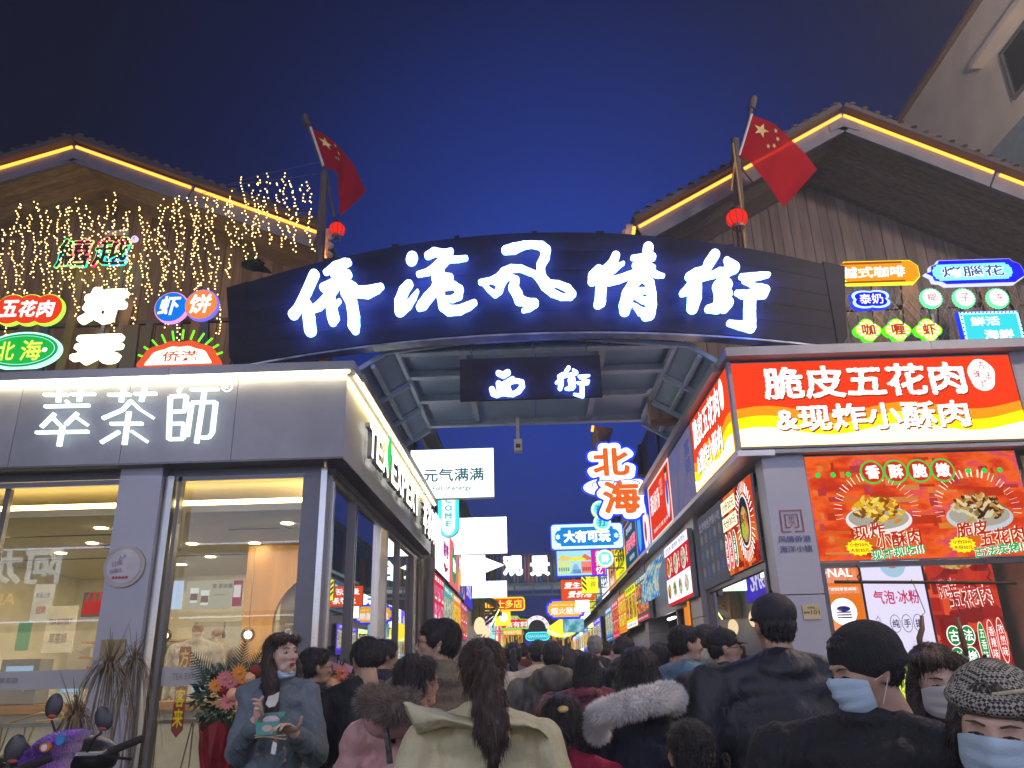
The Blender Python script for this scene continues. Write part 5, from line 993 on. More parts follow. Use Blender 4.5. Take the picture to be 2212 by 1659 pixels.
for c_, py0, py1, x0, x1 in (('好', 620, 700, 168, 280), ('玩', 722, 788, 150, 270)):
    xa, za = at(x0, py1); xb, zb_ = at(x1, py0)
    r = thing('roof_sign', 'fat white neon character '+c_+(' standing above its partner' if c_ == '好' else ' resting on the roof edge'), 'sign', ((xa+xb)/2, Yr-.03, (za+zb_)/2))
    letter_obj(r, c_, 0, 0, xb-xa, zb_-za, .06, .06, em((.93, 1, .62), 3.2), em((.93, 1, .62), 3.2), .075, .12)
    MB().b2(-.02, .02, .08, .11, -.6 if c_ == '好' else -.1, 0).build('support', alu_d, r)
r = thing('roof_sign', 'overlapping blue and orange discs lettered 虾饼 on the left roof edge', 'sign', (0, Yr, 0))
for px, pyy, c_, cc, rc in ((369, 663, '虾', '#0878e8', '#ff90d0'), (436, 659, '饼', '#f08840', '#6868ff')): x, z = at(px, pyy); disc_sign(r, x, z, .20, cc, rc, y=0 if c_ == '虾' else -.02); text(r, c_, x, z, .26, .25, ink('#ffffff', 1.5), y=-.04, off=.03, shear=.15)
post(r, at(400, 660)[0], 4.7, 5.1)
x, z = at(384, 787); r = thing('roof_sign', 'shell shaped sign with orange rim and green rays lettered 侨港', 'sign', (x, Yr, z)); post(r, 0, -.3, .02)
def shell(k): 
    o = []
    for q_ in range(37):
        t = math.pi*q_/36; R_ = (.47-.10*math.sin(t)**2+.012*math.cos(10*t))*k; o.append((R_*math.cos(t)*1.02, R_*math.sin(t)*.80))
    return o
MB().poly(shell(1), .006, .07).build('rim', em('#f05a30', 1.1), r); MB().poly([(x_*.80, z_*.76) for x_, z_ in shell(1)], 0, 0).build('face', em('#ffffe8', 1.6), r); text(r, '侨港', .02, .10, .42, .13, ink('#d84830', 1.), y=-.008, off=.012)
for q_ in range(11):
    t = math.pi*(.10+.80*q_/10); MB().tube([(.40*math.cos(t), .03, .33*math.sin(t)), (.52*math.cos(t), .03, .44*math.sin(t)+.01)], .012, 6).build('ray', em('#78ff20', 1.6), r)
# neon sign on the gable
p = P(205, 552, 10.1); ng = thing('neon_sign', 'rainbow outlined neon characters 鱚越 high on the left gable wall', 'sign', (p.x, 10.12, p.z))
neon = emramp('rainbow neon', [(0, '#ff2040'), (.35, '#ff2a60'), (.5, '#20e070'), (.62, '#30c0ff'), (.8, '#a040ff'), (1, '#30ff80')], 2.6, 3.2, 'noise', 2)
dk = mat('neon backing', (.05, .03, .03), .6)
for c_, cx_, w_, sh_ in (('鱚', -.26, .54, .05), ('越', .30, .56, .08)):
    text(ng, c_, cx_, 0, w_, .50, neon, y=-.10, off=.036, shear=sh_, extr=.02); text(ng, c_, cx_, 0, w_*.945, .468, dk, y=-.125, off=.0151, shear=sh_)
MB().disc(.60, .22, .05, .05, -.1, -.06).build('registered_disc', em('#e8d8ff', 1.2), ng); text(ng, 'R', .60, .22, .04, .05, ink('#8050c0'), y=-.105)
MB().b2(.1, .45, -.03, 0, .34, .42).build('control_box', mat('pale box', (.5, .5, .5), .5), ng)
# right roof signs
def pp(pts): return [at(a, b) for a, b in pts]
zz = lambda x, y: (( 3200+x*.37613)/1.82278, (980+y*.37613)/1.82278)
def psign(label, pts, col, k, d=.06, rim=None, inset=0):
    r = thing('roof_sign', label, 'sign', (0, Yr, 0)); o = pp([zz(*p) for p in pts]); MB().poly(o, .01, d+.01).build('rim', em(rim, 1.5), r)
    cx_ = sum(p[0] for p in o)/len(o); cz_ = sum(p[1] for p in o)/len(o); hh = max(p[1] for p in o)-min(p[1] for p in o); ww = max(p[0] for p in o)-min(p[0] for p in o)
    MB().poly([(cx_+(x-cx_)*(1-2*inset*hh/ww), cz_+(z-cz_)*(1-2*inset)) for x, z in o], 0, 0).build('face', em(col, k), r); return r, cx_, cz_, ww, hh
r, cx_, cz_, ww, hh = psign('amber elongated octagon lettered 越式咖啡 on the right roof edge', [(265,195),(325,130),(1015,112),(1105,170),(1130,285),(1075,350),(375,365),(335,330),(380,290),(275,250)], '#f8a010', 1.15, rim='#f0ff30', inset=.035)
text(r, '越式咖啡', cx_, cz_, ww*.80, hh*.48, ink('#ffffff', 1.5), y=-.012, off=.025, shear=.1)
for sz in (-1, 1): MB().b2(cx_-ww*.38, cx_+ww*.38, -.006, -.003, cz_+sz*hh*.40-.012, cz_+sz*hh*.40+.012).build('stripe', ink('#b84810'), r)
r, cx_, cz_, ww, hh = psign('blue cusped cartouche lettered 烤腦花 at the right end of the roof edge', [(1175,255),(1230,240),(1230,180),(1300,150),(1310,118),(2060,95),(2100,125),(2170,150),(2212,215),(2230,280),(2160,330),(2130,355),(1400,378),(1350,350),(1270,340),(1245,290)], '#1418f8', 1.2, rim='#c8d0ff', inset=.03)
MB().poly(scal(ww*.80, hh*.64), -.004, -.004).build('inner_face', em('#8cf0ff', 1.3), r).location = (cx_+.01, 0, cz_-hh*.32)
text(r, '烤腦花', cx_+.01, cz_, ww*.64, hh*.44, ink('#ffffff', 1.4), y=-.012, off=.05); text(r, '烤腦花', cx_+.01, cz_, ww*.62, hh*.42, ink('#1850a8'), y=-.018, off=.012)
loc_ = at(*zz(610, 525)); r = thing('roof_sign', 'blue four lobed sign lettered 泰奶 on the right roof edge', 'sign', (loc_[0], Yr, loc_[1]))
def lobe(a, b, p_=.22): return [(a*math.cos(t)*(1+p_*abs(math.sin(2*t))), b*math.sin(t)*(1+p_*abs(math.sin(2*t)))) for t in [k*math.pi/24 for k in range(48)]]
MB().poly(lobe(.205, .112, .3), .008, .06).build('rim', em('#2838ff', 1.5), r); MB().poly(lobe(.193, .102, .3), .004, .004).build('ring', em('#c0f4ff', 1.5), r); MB().poly(lobe(.162, .082, .3), 0, 0).build('face', em('#1210f0', 1.2), r); text(r, '泰奶', 0, 0, .27, .13, ink('#ffffff', 1.4), y=-.01, off=.015)
for i, (x_, c_) in enumerate(((1248, '椰'), (1592, '子'), (1945, '冻'))):
    nth = ('leftmost', 'middle', 'rightmost')[i]
    loc_ = at(*zz(x_, 510)); r = thing('roof_sign', nth+' white bottle cap disc, red character '+c_+', on the right roof edge', 'sign', (loc_[0], Yr, loc_[1]))
    zg = lambda R_, A_, N_: [(R_*(1+A_*(1 if k % 2 else -1))*math.cos(math.pi*k/N_), R_*(1+A_*(1 if k % 2 else -1))*math.sin(math.pi*k/N_)) for k in range(2*N_)]
    MB().poly(zg(.122, .05, 22), .004, .05).build('rim', em('#70f8a8', 1.4), r); MB().poly(zg(.106, .03, 22), 0, 0).build('face', em('#fff8ff', 1.6), r); text(r, c_, 0, 0, .11, .105, ink('#c03848'), y=-.008, off=.002); post(r, 0, -.5, 0)
r = thing('roof_sign', 'three lime edged yellow flowers lettered 咖喱虾 on the right roof edge', 'sign', (0, Yr, 0))
for i, (x_, c_) in enumerate(((580, '咖'), (890, '喱'), (1210, '虾'))):
    x, z = at(*zz(x_, 850)); quat = lambda k: [(x+k*(.115+.045*abs(math.cos(2*t)))*math.cos(t), z+k*(.115+.045*abs(math.cos(2*t)))*math.sin(t)*.93) for t in [q_*math.pi/36 for q_ in range(72)]]
    y_ = -.004*i; MB().poly(quat(1.), y_+.008, y_+.06).build('rim', em('#50e020', 1.5), r); MB().poly(quat(.90), y_, y_).build('petal_face', em('#fff850', 1.3), r)
    for q_ in range(12): t = math.pi*q_/6; MB().poly([(x, z), (x+.125*math.cos(t), z+.118*math.sin(t)), (x+.125*math.cos(t+.24), z+.118*math.sin(t+.24))], y_-.002, y_-.002).build('ray_print', ink('#fffff0', 1.3), r)
    text(r, c_, x, z, .15, .14, ink('#c83818', 1.), y=y_-.016, off=.025)
post(r, at(*zz(890, 850))[0], 4.68, 5.0)
pts = [(1515,655),(2150,640),(2245,985),(1605,1005)]
r, cx_, cz_, ww, hh = psign('cyan parallelogram with bulb border lettered 鮮活海鮮 at the right roof end', pts, '#c8f8ff', 1.4, rim='#1030ff', inset=.02)
o = pp([zz(*p) for p in [(1570,690),(2125,678),(2195,955),(1625,968)]]); MB().poly(o, -.004, -.004).build('inner_face', em('#38d8e8', 1.2), r)
text(r, '鮮活', *at(*zz(1800, 760)), .33, .115, ink('#f8ffff', 1.5), y=-.012, off=.03); text(r, '海鮮', *at(*zz(1945, 895)), .33, .115, ink('#f8ffff', 1.5), y=-.012, off=.03)
dm = MB().disc(0, 0, .008, .008, -.012, -.004, 8).mesh('bulb_dot', ink('#102068', .8))
for a_, b_, n_ in (((1542,672),(2135,662),16), ((1622,985),(2215,972),16), ((1552,700),(1600,955),7), ((2160,690),(2215,940),7)):
    for k in range(n_): t = k/(n_-1); x, z = at(*zz(a_[0]+(b_[0]-a_[0])*t, a_[1]+(b_[1]-a_[1])*t)); link('bulb_dot', dm, r, (x, 0, z))

# ================================================================ RIGHT FRONT POSTERS
bb = thing('billboard', 'orange red food poster with fried pork and a stewed dish above the serving hatch', 'billboard', (0, 8.13, 0))
crowd = emramp('blurred crowd print', [(0, '#8a1a10'), (.3, '#d83a10'), (.5, '#e86418'), (.7, '#f09030'), (.85, '#c02a50'), (1, '#f8b050')], .95, 3.4, 'blocks'); crowd2 = emramp('soft crowd print', [(.2, '#8a1c18'), (.42, '#c83814'), (.55, '#e05c18'), (.66, '#c83c58'), (.78, '#f08a40'), (1, '#a84880')], 1.25, 3.2, 'noise', 5, (1, 1, 2.2))
MB().b2(2.93, 5.16, .004, .05, 2.44, 3.55).build('housing', GREY, bb); MB().poly([(2.94, 2.45), (5.15, 2.45), (5.15, 3.54), (2.94, 3.54)], 0, 0).build('face', crowd2, bb)
r_ = random.Random(4)
for k in range(120):
    x = r_.uniform(2.95, 4.95); z = r_.uniform(2.48, 3.42); w_ = r_.choice((.03, .05, .08, .16, .3)); h_ = r_.uniform(.012, .09); x2 = min(x+w_, 5.14); z2 = min(z+h_, 3.53)
    MB().poly([(x, z), (x2, z), (x2, z2), (x, z2)], -.002-.00003*k, -.002-.00003*k).build('market_print', ink(r_.choice(['#c83814', '#e87020', '#c03a40', '#e0681c', '#d84c1c', '#e88834', '#c84a50', '#b83418', '#e08a48', '#b04868']), .9), bb)
for i, c_ in enumerate('香酥脆嫩'):
    x = 3.62+.245*i; MB().disc(x, 3.35, .128, .128, -.012-.001*i, -.012-.001*i, 30).build('badge_ring', ink('#40c040', 1.2), bb); MB().disc(x, 3.35, .108, .108, -.017-.001*i, -.017-.001*i, 30).build('badge', ink('#d82818', 1.), bb); text(bb, c_, x, 3.35, .15, .15, ink('#fff0e8', 1.4), y=-.026, off=.04)
for x in (3.05, 3.21, 3.37, 4.62, 4.79, 4.95): MB().disc(x, 3.335, .028, .028, -.012, -.012, 14).build('dot_print', ink('#20d050', 1.2), bb)
for cx_, ff, rim_ in ((3.60, food2, '#f0f0f0'), (4.63, food1, '#c8d0d8')):
    cz_ = 2.93
    for k in range(26):
        t = math.pi*(-.05+1.1*k/25)+(.0 if k % 2 else .03); a = (.36, .34); MB().beam((cx_+a[0]*math.cos(t), -.008, cz_+a[1]*math.sin(t)), (cx_+a[0]*1.22*math.cos(t), -.008, cz_+a[1]*1.25*math.sin(t)), .015, .002).build('ray_print', ink('#fff0e0', 1.2), bb)
    MB().disc(cx_, cz_-.08, .34, .15, -.012, -.012, 40).build('plate_print', ink(rim_, 1.), bb); MB().disc(cx_, cz_-.06, .31, .12, -.014, -.014, 40).build('plate_print', ink('#b8b0a0', .9), bb)
    r2_ = random.Random(int(cx_*10)); cols_ = ['#e8b018', '#f0c830', '#d89010', '#a86408', '#f8e070', '#8a4c08', '#f0d048'] if ff is food2 else ['#a87028', '#5a3010', '#c89848', '#e8d098', '#6a2a10', '#d8d0b0', '#8a7030', '#3a2010']
    for k in range(110):
        t = r2_.uniform(0, math.pi*2); q_ = r2_.uniform(0, 1)**.55*(1-.35*k/110); x = cx_+.30*q_*math.cos(t); z = cz_+.0+.15*q_*math.sin(t)+.09*(1-q_); a_ = r2_.uniform(-1, 1); L_ = r2_.uniform(.025, .06)
        MB().poly([(x+L_*math.cos(s)*math.cos(a_)-.018*math.sin(s)*math.sin(a_)*(1+.4*math.sin(3*s)), z+L_*math.cos(s)*math.sin(a_)+.018*math.sin(s)*math.cos(a_)*(1+.3*math.sin(5*s))) for s in [j*math.pi/6 for j in range(12)]], -.016-.00014*k, -.016-.00014*k).build('food_print', ink(r2_.choice(cols_), 1.), bb)
for cx_, t1, t2, t3 in ((3.62, '现炸', '小酥肉', '现炸现吃!!!'), (4.66, '脆皮', '五花肉', '古法炭烤!!!')):
    for s_, dx, dz, w_, h_, c_, y_, ro in ((t1, -.15, -.20, .34, .15, '#ffe8c8', -.034, .12), (t2, .13, -.285, .48, .17, '#ffe8c8', -.034, .12), (t3, .10, -.415, .56, .11, '#f0fff0', -.034, .10)):
        text(bb, s_, cx_+dx, 2.93+dz, w_, h_, ink(c_, 1.3), y=y_, off=.06, rot=ro, shear=.15); text(bb, s_, cx_+dx, 2.93+dz, w_, h_, ink('#c02010' if c_ != '#f0fff0' else '#18a848', 1.), y=y_-.006, off=.02, rot=ro, shear=.15)
    sx, sz = cx_-.28, 2.93-.36; MB().poly([(sx+(.14 if k % 2 else .115)*math.cos(t), sz+(.085 if k % 2 else .07)*math.sin(t)) for k, t in enumerate([j*math.pi/14 for j in range(28)])], -.036, -.036).build('burst_print', ink('#ffe818', 1.25), bb)
    text(bb, '小份20元', sx, sz+.028, .19, .04, ink('#a03010'), y=-.042, off=.02); text(bb, '大份30元', sx, sz-.028, .19, .04, ink('#a03010'), y=-.042, off=.02)
# posters inside the serving hatch
def hat(name, label, x0, x1, z0, z1, face, Y=9.0):
    r = housing('poster_board', label, 'poster', ((x0+x1)/2, Y, z0), 0, x1-x0, z1-z0, .03, face); return r
r = hat('p', 'orange poster with a white disc and wooden tub inside the hatch', 3.12, 3.66, .9, 2.62, em('#f88010', 1.)); text(r, 'IONAL', -.02, 1.52, .42, .10, WHI, off=.01); text(r, '“出浴”即刻享受美味', 0, 1.34, .42, .035, WHI)
MB().disc(.03, 1.10, .145, .145, -.006, -.006, 36).build('disc_print', WHI, r)
for k in range(3): MB().b2(-.05, .11, -.011-.0002*k, -.010, 1.03+.028*k, 1.045+.028*k).build('tub_print', ink('#302878'), r)
MB().disc(.03, 1.13, .075, .03, -.012, -.012, 18).build('tub_print', ink('#302878'), r)
MB().disc(.30, .86, .2, .12, -.008, -.008, 20).build('cup_print', ink('#8878a0'), r)
r = hat('p', 'lilac white poster 气泡冰粉 with a yellow foot inside the hatch', 3.68, 4.36, .9, 2.62, em('#e8e0ff', 1.2))
MB().poly([(-.34, 0), (.34, 0), (.34, .62), (-.34, .56)], -.004, -.004).build('foot_print', ink('#f0ff60', 1.2), r); text(r, '气泡·冰粉', .0, 1.24, .50, .15, ink('#d83060'), off=.02, y=-.008)
MB().disc(.02, 1.62, .15, .17, -.006, -.006, 30).build('cup_print', ink('#b0d8f0'), r); MB().disc(.02, 1.64, .10, .09, -.01, -.01).build('fruit_print', food4, r)
for i, c_ in enumerate('纯手搓'):
    MB().disc(-.06+.125*i, .96, .058, .095, -.006, -.006, 24).build('ring_print', ink('#403870'), r); MB().disc(-.06+.125*i, .96, .052, .088, -.008, -.008, 24).build('ring_print', ink('#e8e0ff', 1.2), r); text(r, c_, -.06+.125*i, .96, .075, .09, ink('#302860'), y=-.012, off=.02)
text(r, '人间美味', -.24, .96, .06, .18, ink('#403870'), vert=True, y=-.008); text(r, '不用上火', .0, .46, .36, .08, ink('#404818'), y=-.010); text(r, '吃到爽', .02, .33, .28, .08, ink('#404818'), y=-.010)
r = hat('p', 'deep red poster 脆皮五花肉 with flavour badges inside the hatch', 4.38, 5.14, .6, 2.62, emramp('dark red crowd print', [(0, '#681008'), (.4, '#a01c10'), (.7, '#c83810'), (1, '#e05818')], 1.35, 6, 'blocks'))
MB().poly([(-.02+.22*math.cos(t), 1.92+.10*math.sin(t)) for t in [k*math.pi/12 for k in range(24)]], -.006, -.006).build('food_print', food1, r)
for s_, x, z, w_, h_ in (('脆皮', -.16, 1.62, .24, .22), ('五花肉', .06, 1.52, .50, .24)): text(r, s_, x, z, w_, h_, ink('#fff0e8', 1.4), y=-.010-.01*(w_ > .3), off=.05, rot=.1); text(r, s_, x, z, w_, h_, ink('#d02010'), y=-.014-.012*(w_ > .3), off=.02, rot=.1)
for i, c_ in enumerate('古法炭烤'):
    x, z = -.20+.15*(i % 2), 1.12-.22*(i//2); MB().disc(x, z, .078, .105, -.006, -.006, 20).build('badge_print', WHI, r); MB().disc(x, z, .068, .095, -.009, -.009, 20).build('badge_print', ink('#189830'), r); text(r, c_, x, z, .10, .12, WHI, y=-.014, off=.02)
for i, (c_, s_) in enumerate((('#18a038', '五香味'), ('#e02818', '香辣味'), ('#e02818', '孜然味'))):
    x = .10+.105*i; MB().disc(x, 1.02+.02*i, .048, .24, -.006, -.006, 20).build('badge_print', ink('#ffe0d0', 1.3), r); MB().disc(x, 1.02+.02*i, .040, .225, -.009, -.009, 20).build('badge_print', ink(c_, 1.), r); text(r, s_, x, 1.02+.02*i, .055, .34, WHI, y=-.014, vert=True)
r = housing('poster_board', 'orange poster with a white disc behind the street side hatch of the snack shop', 'poster', (2.95, 9.7, .9), rad(-90), 1.5, 1.5, .03, em('#f88010', 1.)); MB().disc(.1, .85, .34, .34, -.006, -.006, 30).build('disc_print', WHI, r); MB().disc(.1, .8, .13, .14, -.01, -.01).build('mascot_free_shape', ink('#403890'), r).name = 'tub_print'; text(r, '上千人', -.2, 1.36, .5, .1, WHI); text(r, '吃过', 0, .25, .5, .16, WHI)
r = housing('poster_board', 'narrow orange panel with a tomato print behind the second right pillar', 'poster', (2.5, 12.9, 1.2), rad(-90), 1.1, 1.2, .03, em('#f08830', 1.)); MB().disc(0, .2, .4, .3, -.006, -.006).build('bun_print', ink('#f8f0c0', 1.1), r); MB().disc(.1, .85, .1, .1, -.006, -.006).build('tomato_print', ink('#d83018'), r)
rpanel(12.22, 12.4, 1.0, 2.4, em('#ff8a10', 1.1), 'thin orange upright light panel at the second right pillar', X=2.36, d=.05)
# hanging rod with dough sticks
ra_, rb2_ = P(1803, 1257, 8.03), P(2195, 1259, 8.03); hr = thing('hanging_rod', 'dark rod hung on hooks across the serving hatch', 'rod', (0, 8.03, 0)); dmt = mat('dark stick', (.05, .03, .02), .7)
MB().tube([(ra_.x, 0, ra_.z), (rb2_.x, 0, rb2_.z)], .016, 8).build('rod', dmt, hr)
for px_ in (1860, 2142):
    q_ = P(px_, 1257, 8.03); MB().tube([(q_.x, 0, q_.z), (q_.x-.03, 0, q_.z+.05), (q_.x+.01, 0, q_.z+.09), (q_.x, .05, 2.40)], .007, 5).build('hook', blackm, hr)
for i, (a_, b_) in enumerate((((1991, 1330), (1990, 1400)), ((2068, 1333), (2088, 1418)))):
    t0 = P(*a_, 8.0); t1 = P(*b_, 8.0); dd = thing('dough_stick', ('left' if i == 0 else 'right')+' long brown dough stick hanging from the rod by a hook', 'food', (t0.x, 8.0, 0)); dx = t1.x-t0.x
    MB().tube([(0, 0, t0.z), (dx*.3, 0, t0.z*.6+t1.z*.4), (dx, 0, t0.z*.3+t1.z*.7), (dx*1.1, 0, t1.z)], [.018, .026, .03, .022], 8).build('stick', mat('fried dough', (.13, .07, .035), .6, 0, .3, 20), dd, smooth=True)
    MB().tube([(-.03, 0, ra_.z), (0, 0, ra_.z-.12), (.04, 0, t0.z+.03), (0, 0, t0.z)], .004, 5).build('hook', blackm, dd)
# ================================================================ FLAGS, MASTS, LANTERNS, FAIRY LIGHTS
def flag_mat():
    m, t, o = _new('red flag cloth'); N = t.nodes.new; L = t.links.new
    d = N('ShaderNodeBsdfDiffuse'); tr = N('ShaderNodeBsdfTranslucent'); tp = N('ShaderNodeBsdfTransparent'); a = N('ShaderNodeMixShader'); b = N('ShaderNodeMixShader')
    d.inputs[0].default_value = (.55, .018, .03, 1); tr.inputs[0].default_value = (.55, .018, .03, 1); tp.inputs[0].default_value = (1, .2, .1, 1)
    a.inputs[0].default_value = .45; b.inputs[0].default_value = .10; L(d.outputs[0], a.inputs[1]); L(tr.outputs[0], a.inputs[2]); L(a.outputs[0], b.inputs[1]); L(tp.outputs[0], b.inputs[2]); L(b.outputs[0], o.inputs[0]); return m
fm = flag_mat(); star_m = mat('flag star yellow', (.75, .62, .25), .7)
def pl_interp(pts, t):
    L = [0]
    for a, b in zip(pts, pts[1:]): L.append(L[-1]+math.hypot(b[0]-a[0], b[1]-a[1]))
    s = t*L[-1]
    for i in range(len(pts)-1):
        if s <= L[i+1]+1e-9: u = (s-L[i])/(L[i+1]-L[i]+1e-9); return (pts[i][0]+(pts[i+1][0]-pts[i][0])*u, pts[i][1]+(pts[i+1][1]-pts[i][1])*u)
    return pts[-1]
def flag(label, top, bot, Y, pole, poleY, seed, mast):
    fl = thing('flag', label, 'flag', (0, 0, 0))
    def S_(u, v):   # u along the fly, v from top (0) to bottom (1)
        a = pl_interp(top, u); b = pl_interp(bot, u); p = (a[0]+(b[0]-a[0])*v, a[1]+(b[1]-a[1])*v)
        return P(p[0], p[1], Y+.10*math.sin(3.2*u*2+v*1.5+seed)*u+.03*math.sin(11*u-3*v)*u)
    n, m_ = 28, 16; V = [S_(i/n, j/m_) for i in range(n+1) for j in range(m_+1)]; F = [(i*(m_+1)+j, (i+1)*(m_+1)+j, (i+1)*(m_+1)+j+1, i*(m_+1)+j+1) for i in range(n) for j in range(m_)]
    MB().add(V, F).build('cloth', fm, fl, smooth=True)
    def star(cu, cv, ru, a0, par):
        pts = []
        for k in range(10):
            r_ = ru*(1 if k % 2 == 0 else .40); t = a0+k*math.pi/5; pts.append(S_(cu+r_*math.sin(t)*.667, cv-r_*math.cos(t)) + Vector((0, -.012, 0)))
        c = S_(cu, cv)+Vector((0, -.012, 0)); MB().add([c]+pts, [(0, k+1, (k+1) % 10+1) for k in range(10)]).build('star', star_m, par)
    star(.167, .26, .155, 0, fl)
    for cu, cv, a in ((.333, .10, .5), (.40, .20, .2), (.40, .36, -.1), (.333, .46, -.5)): star(cu, cv, .05, a, fl)
    b = MB(); b.tube([P(*top[0], Y+.01), P(*bot[0], Y+.01)], .018, 8).build('hoist_sleeve', mat('white sleeve', (.6, .6, .62), .7), fl)
    MB().tube([P(*pole[0], poleY+.04), P(*pole[1], poleY+.04)], [.026, .02], 8).build('pole', mast_m, fl); MB().tube([P(*pole[0], poleY+.04), P(pole[0][0]+(pole[1][0]-pole[0][0])*.18, pole[0][1]+(pole[1][1]-pole[0][1])*.18, poleY+.04)], .045, 8).build('pole_head', mast_m, fl)
    return fl
flag('red five star flag drooping sideways on the left mast', [(671, 275), (700, 290), (725, 309), (764, 355), (791, 414)], [(699, 359), (730, 374), (731, 410), (733, 440), (735, 467)], 8.35, ((658, 250), (702, 374)), 8.38, 0.3, None)
flag('red five star flag billowing in front of the right gable tube light', [(1624, 247), (1648, 257), (1672, 267), (1700, 293), (1738, 330), (1765, 366)], [(1597, 336), (1620, 349), (1644, 379), (1667, 409), (1680, 430), (1693, 448)], 8.35, ((1629, 211), (1597, 345)), 8.38, 1.6, None)
mt = thing('mast', 'weathered timber mast left of the gateway carrying a flag and lantern', 'mast', (0, 0, 0)); a, b_ = P(701, 372, 8.4), P(690, 570, 8.4)
MB().tube([a, b_, Vector((b_.x, 8.4, 4.7))], [.045, .06, .065], 10).build('pole', mast_m, mt); MB().tube([P(706, 378, 8.4), P(722, 470, 8.4)], .02, 6).build('stay', mast_m, mt)
mt = thing('mast', 'weathered timber mast right of the gateway carrying a flag and lantern', 'mast', (0, 0, 0)); a, b_ = P(1587, 302, 8.4), P(1609, 560, 8.4)
MB().tube([a, Vector((b_.x-.02, 8.4, b_.z)), Vector((b_.x, 8.4, 4.7))], [.055, .06, .065], 10).build('pole', mast_m, mt); MB().tube([P(1583, 310, 8.33), P(1600, 440, 8.33), P(1611, 550, 8.33)], .012, 6).build('bamboo_strut', mat('bamboo cane', (.45, .25, .08), .5), mt); MB().tube([P(1587, 350, 8.3), P(1579, 412, 8.3)], .012, 6).build('strap', mat('bamboo cane', (.45, .25, .08), .5), mt)
lan_m = em('#ff2c18', .95, True, 'red lantern glow')
for px_, py_, r_, lb in ((728, 496, .10, 'round red lantern hanging from the left mast'), (1592, 472, .13, 'round red lantern hanging from the right mast')):
    p = P(px_, py_, 8.28); l = thing('red_lantern', lb, 'lantern', p, group='red lanterns on the masts')
    MB().sph((0, 0, 0), (r_, r_, r_*.92), 20, 12).build('shade', lan_m, l, smooth=True)
    for k in range(10): t = math.pi*k/5; MB().tube([(r_*1.02*math.sin(q)*math.cos(t), r_*1.02*math.sin(q)*math.sin(t), r_*.95*math.cos(q)) for q in [math.pi*j/10 for j in range(11)]], .003, 4).build('rib', blackm, l)
    MB().tube([(0, 0, r_*.8), (0, 0, r_*1.05)], r_*.55, 14).build('top_ring', blackm, l); MB().tube([(0, 0, -r_*1.05), (0, 0, -r_*.75)], r_*.6, 14).build('bottom_ring', mat('lantern gilt', (.3, .12, .08), .5, .3), l)
    MB().tube([(0, 0, r_), (.0, .02, r_*2.2)], .006, 5).build('cord', blackm, l)
    b = MB()
    for k in range(10): t = math.pi*k/5; b.tube([(r_*.5*math.cos(t), r_*.5*math.sin(t), -r_), (r_*.52*math.cos(t), r_*.52*math.sin(t), -r_*1.5)], .004, 4)
    b.build('fringe', mat('lantern fringe', (.25, .16, .14), .7), l, kind='stuff')
# fairy lights
bulb_m = em((1., .62, .20), 6., True, 'fairy bulb glow'); bme = MB().sph((0, 0, 0), .0088, 6, 4).mesh('bulb', bulb_m); wire_m = mat('fairy wire', (.12, .12, .10), .6)
r_ = random.Random(21)
for k in range(38):
    px_ = -10+k*18.3+r_.uniform(-6, 6); inside = px_ < 560
    ptop = (478 if px_ < 40 else 445) + r_.uniform(-22, 18)
    if 150 < px_ < 330: ptop = 400+abs(px_-240)*.25+r_.uniform(0, 60)
    if px_ > 330: ptop = 432-(px_-330)*.13+r_.uniform(-8, 8)
    if px_ > 520: ptop = r_.uniform(365, 395)
    pbot = r_.uniform(590, 700) if px_ < 480 else (r_.uniform(500, 640) if px_ < 600 else r_.uniform(420, 560))
    if r_.random() < .15 and px_ < 480: pbot = r_.uniform(705, 740)
    Yf = 8.9 if px_ < 560 else 8.6
    s = thing('fairy_light_strand', 'hanging strand of warm fairy lights over the left gable', 'string lights', (0, 0, 0), group='fairy light strands hanging over the left gable')
    pts = []; n = int((pbot-ptop)/6.2); x = px_
    for j in range(max(4, n)):
        t = j/max(3, n-1); pts.append(P(px_+4.5*math.sin(j*.33+k)+2.*math.sin(j*1.7+k*2)+(pbot-ptop)*.05*t, ptop+(pbot-ptop)*t, Yf+.04*math.sin(j+k)))
    MB().tube(pts, .0022, 3, False).build('cable', wire_m, s)
    for j, p in enumerate(pts):
        if j and r_.random() < .90: link('bulb', bme, s, p+Vector((r_.uniform(-.02, .02), r_.uniform(-.02, .0), r_.uniform(-.012, .012))))
        if j and r_.random() < .25: link('bulb', bme, s, p+Vector((r_.uniform(-.05, .05), r_.uniform(-.03, .0), r_.uniform(-.02, .02))))
MB().tube([P(430, 420, 8.6), P(560, 378, 8.6), P(692, 350, 8.5)], .003, 4).build('guy_wire', wire_m, None, label='upper thin wire strung to the left mast above the fairy lights', cat='wire')
MB().tube([P(500, 400, 8.6), P(600, 388, 8.6), P(694, 374, 8.5)], .003, 4).build('guy_wire', wire_m, None, label='lower thin wire strung to the left mast above the fairy lights', cat='wire')
# leafy plant behind the arch
pz = thing('roof_plant', 'small leafy plant behind the left shoulder of the gateway board', 'plant', P(545, 585, 8.5)); plant('p', '', 0, 0, 0, 18, .26, None, broad=True, seed=12).build('leaves', mat('night leaf', (.03, .07, .035), .5), pz)

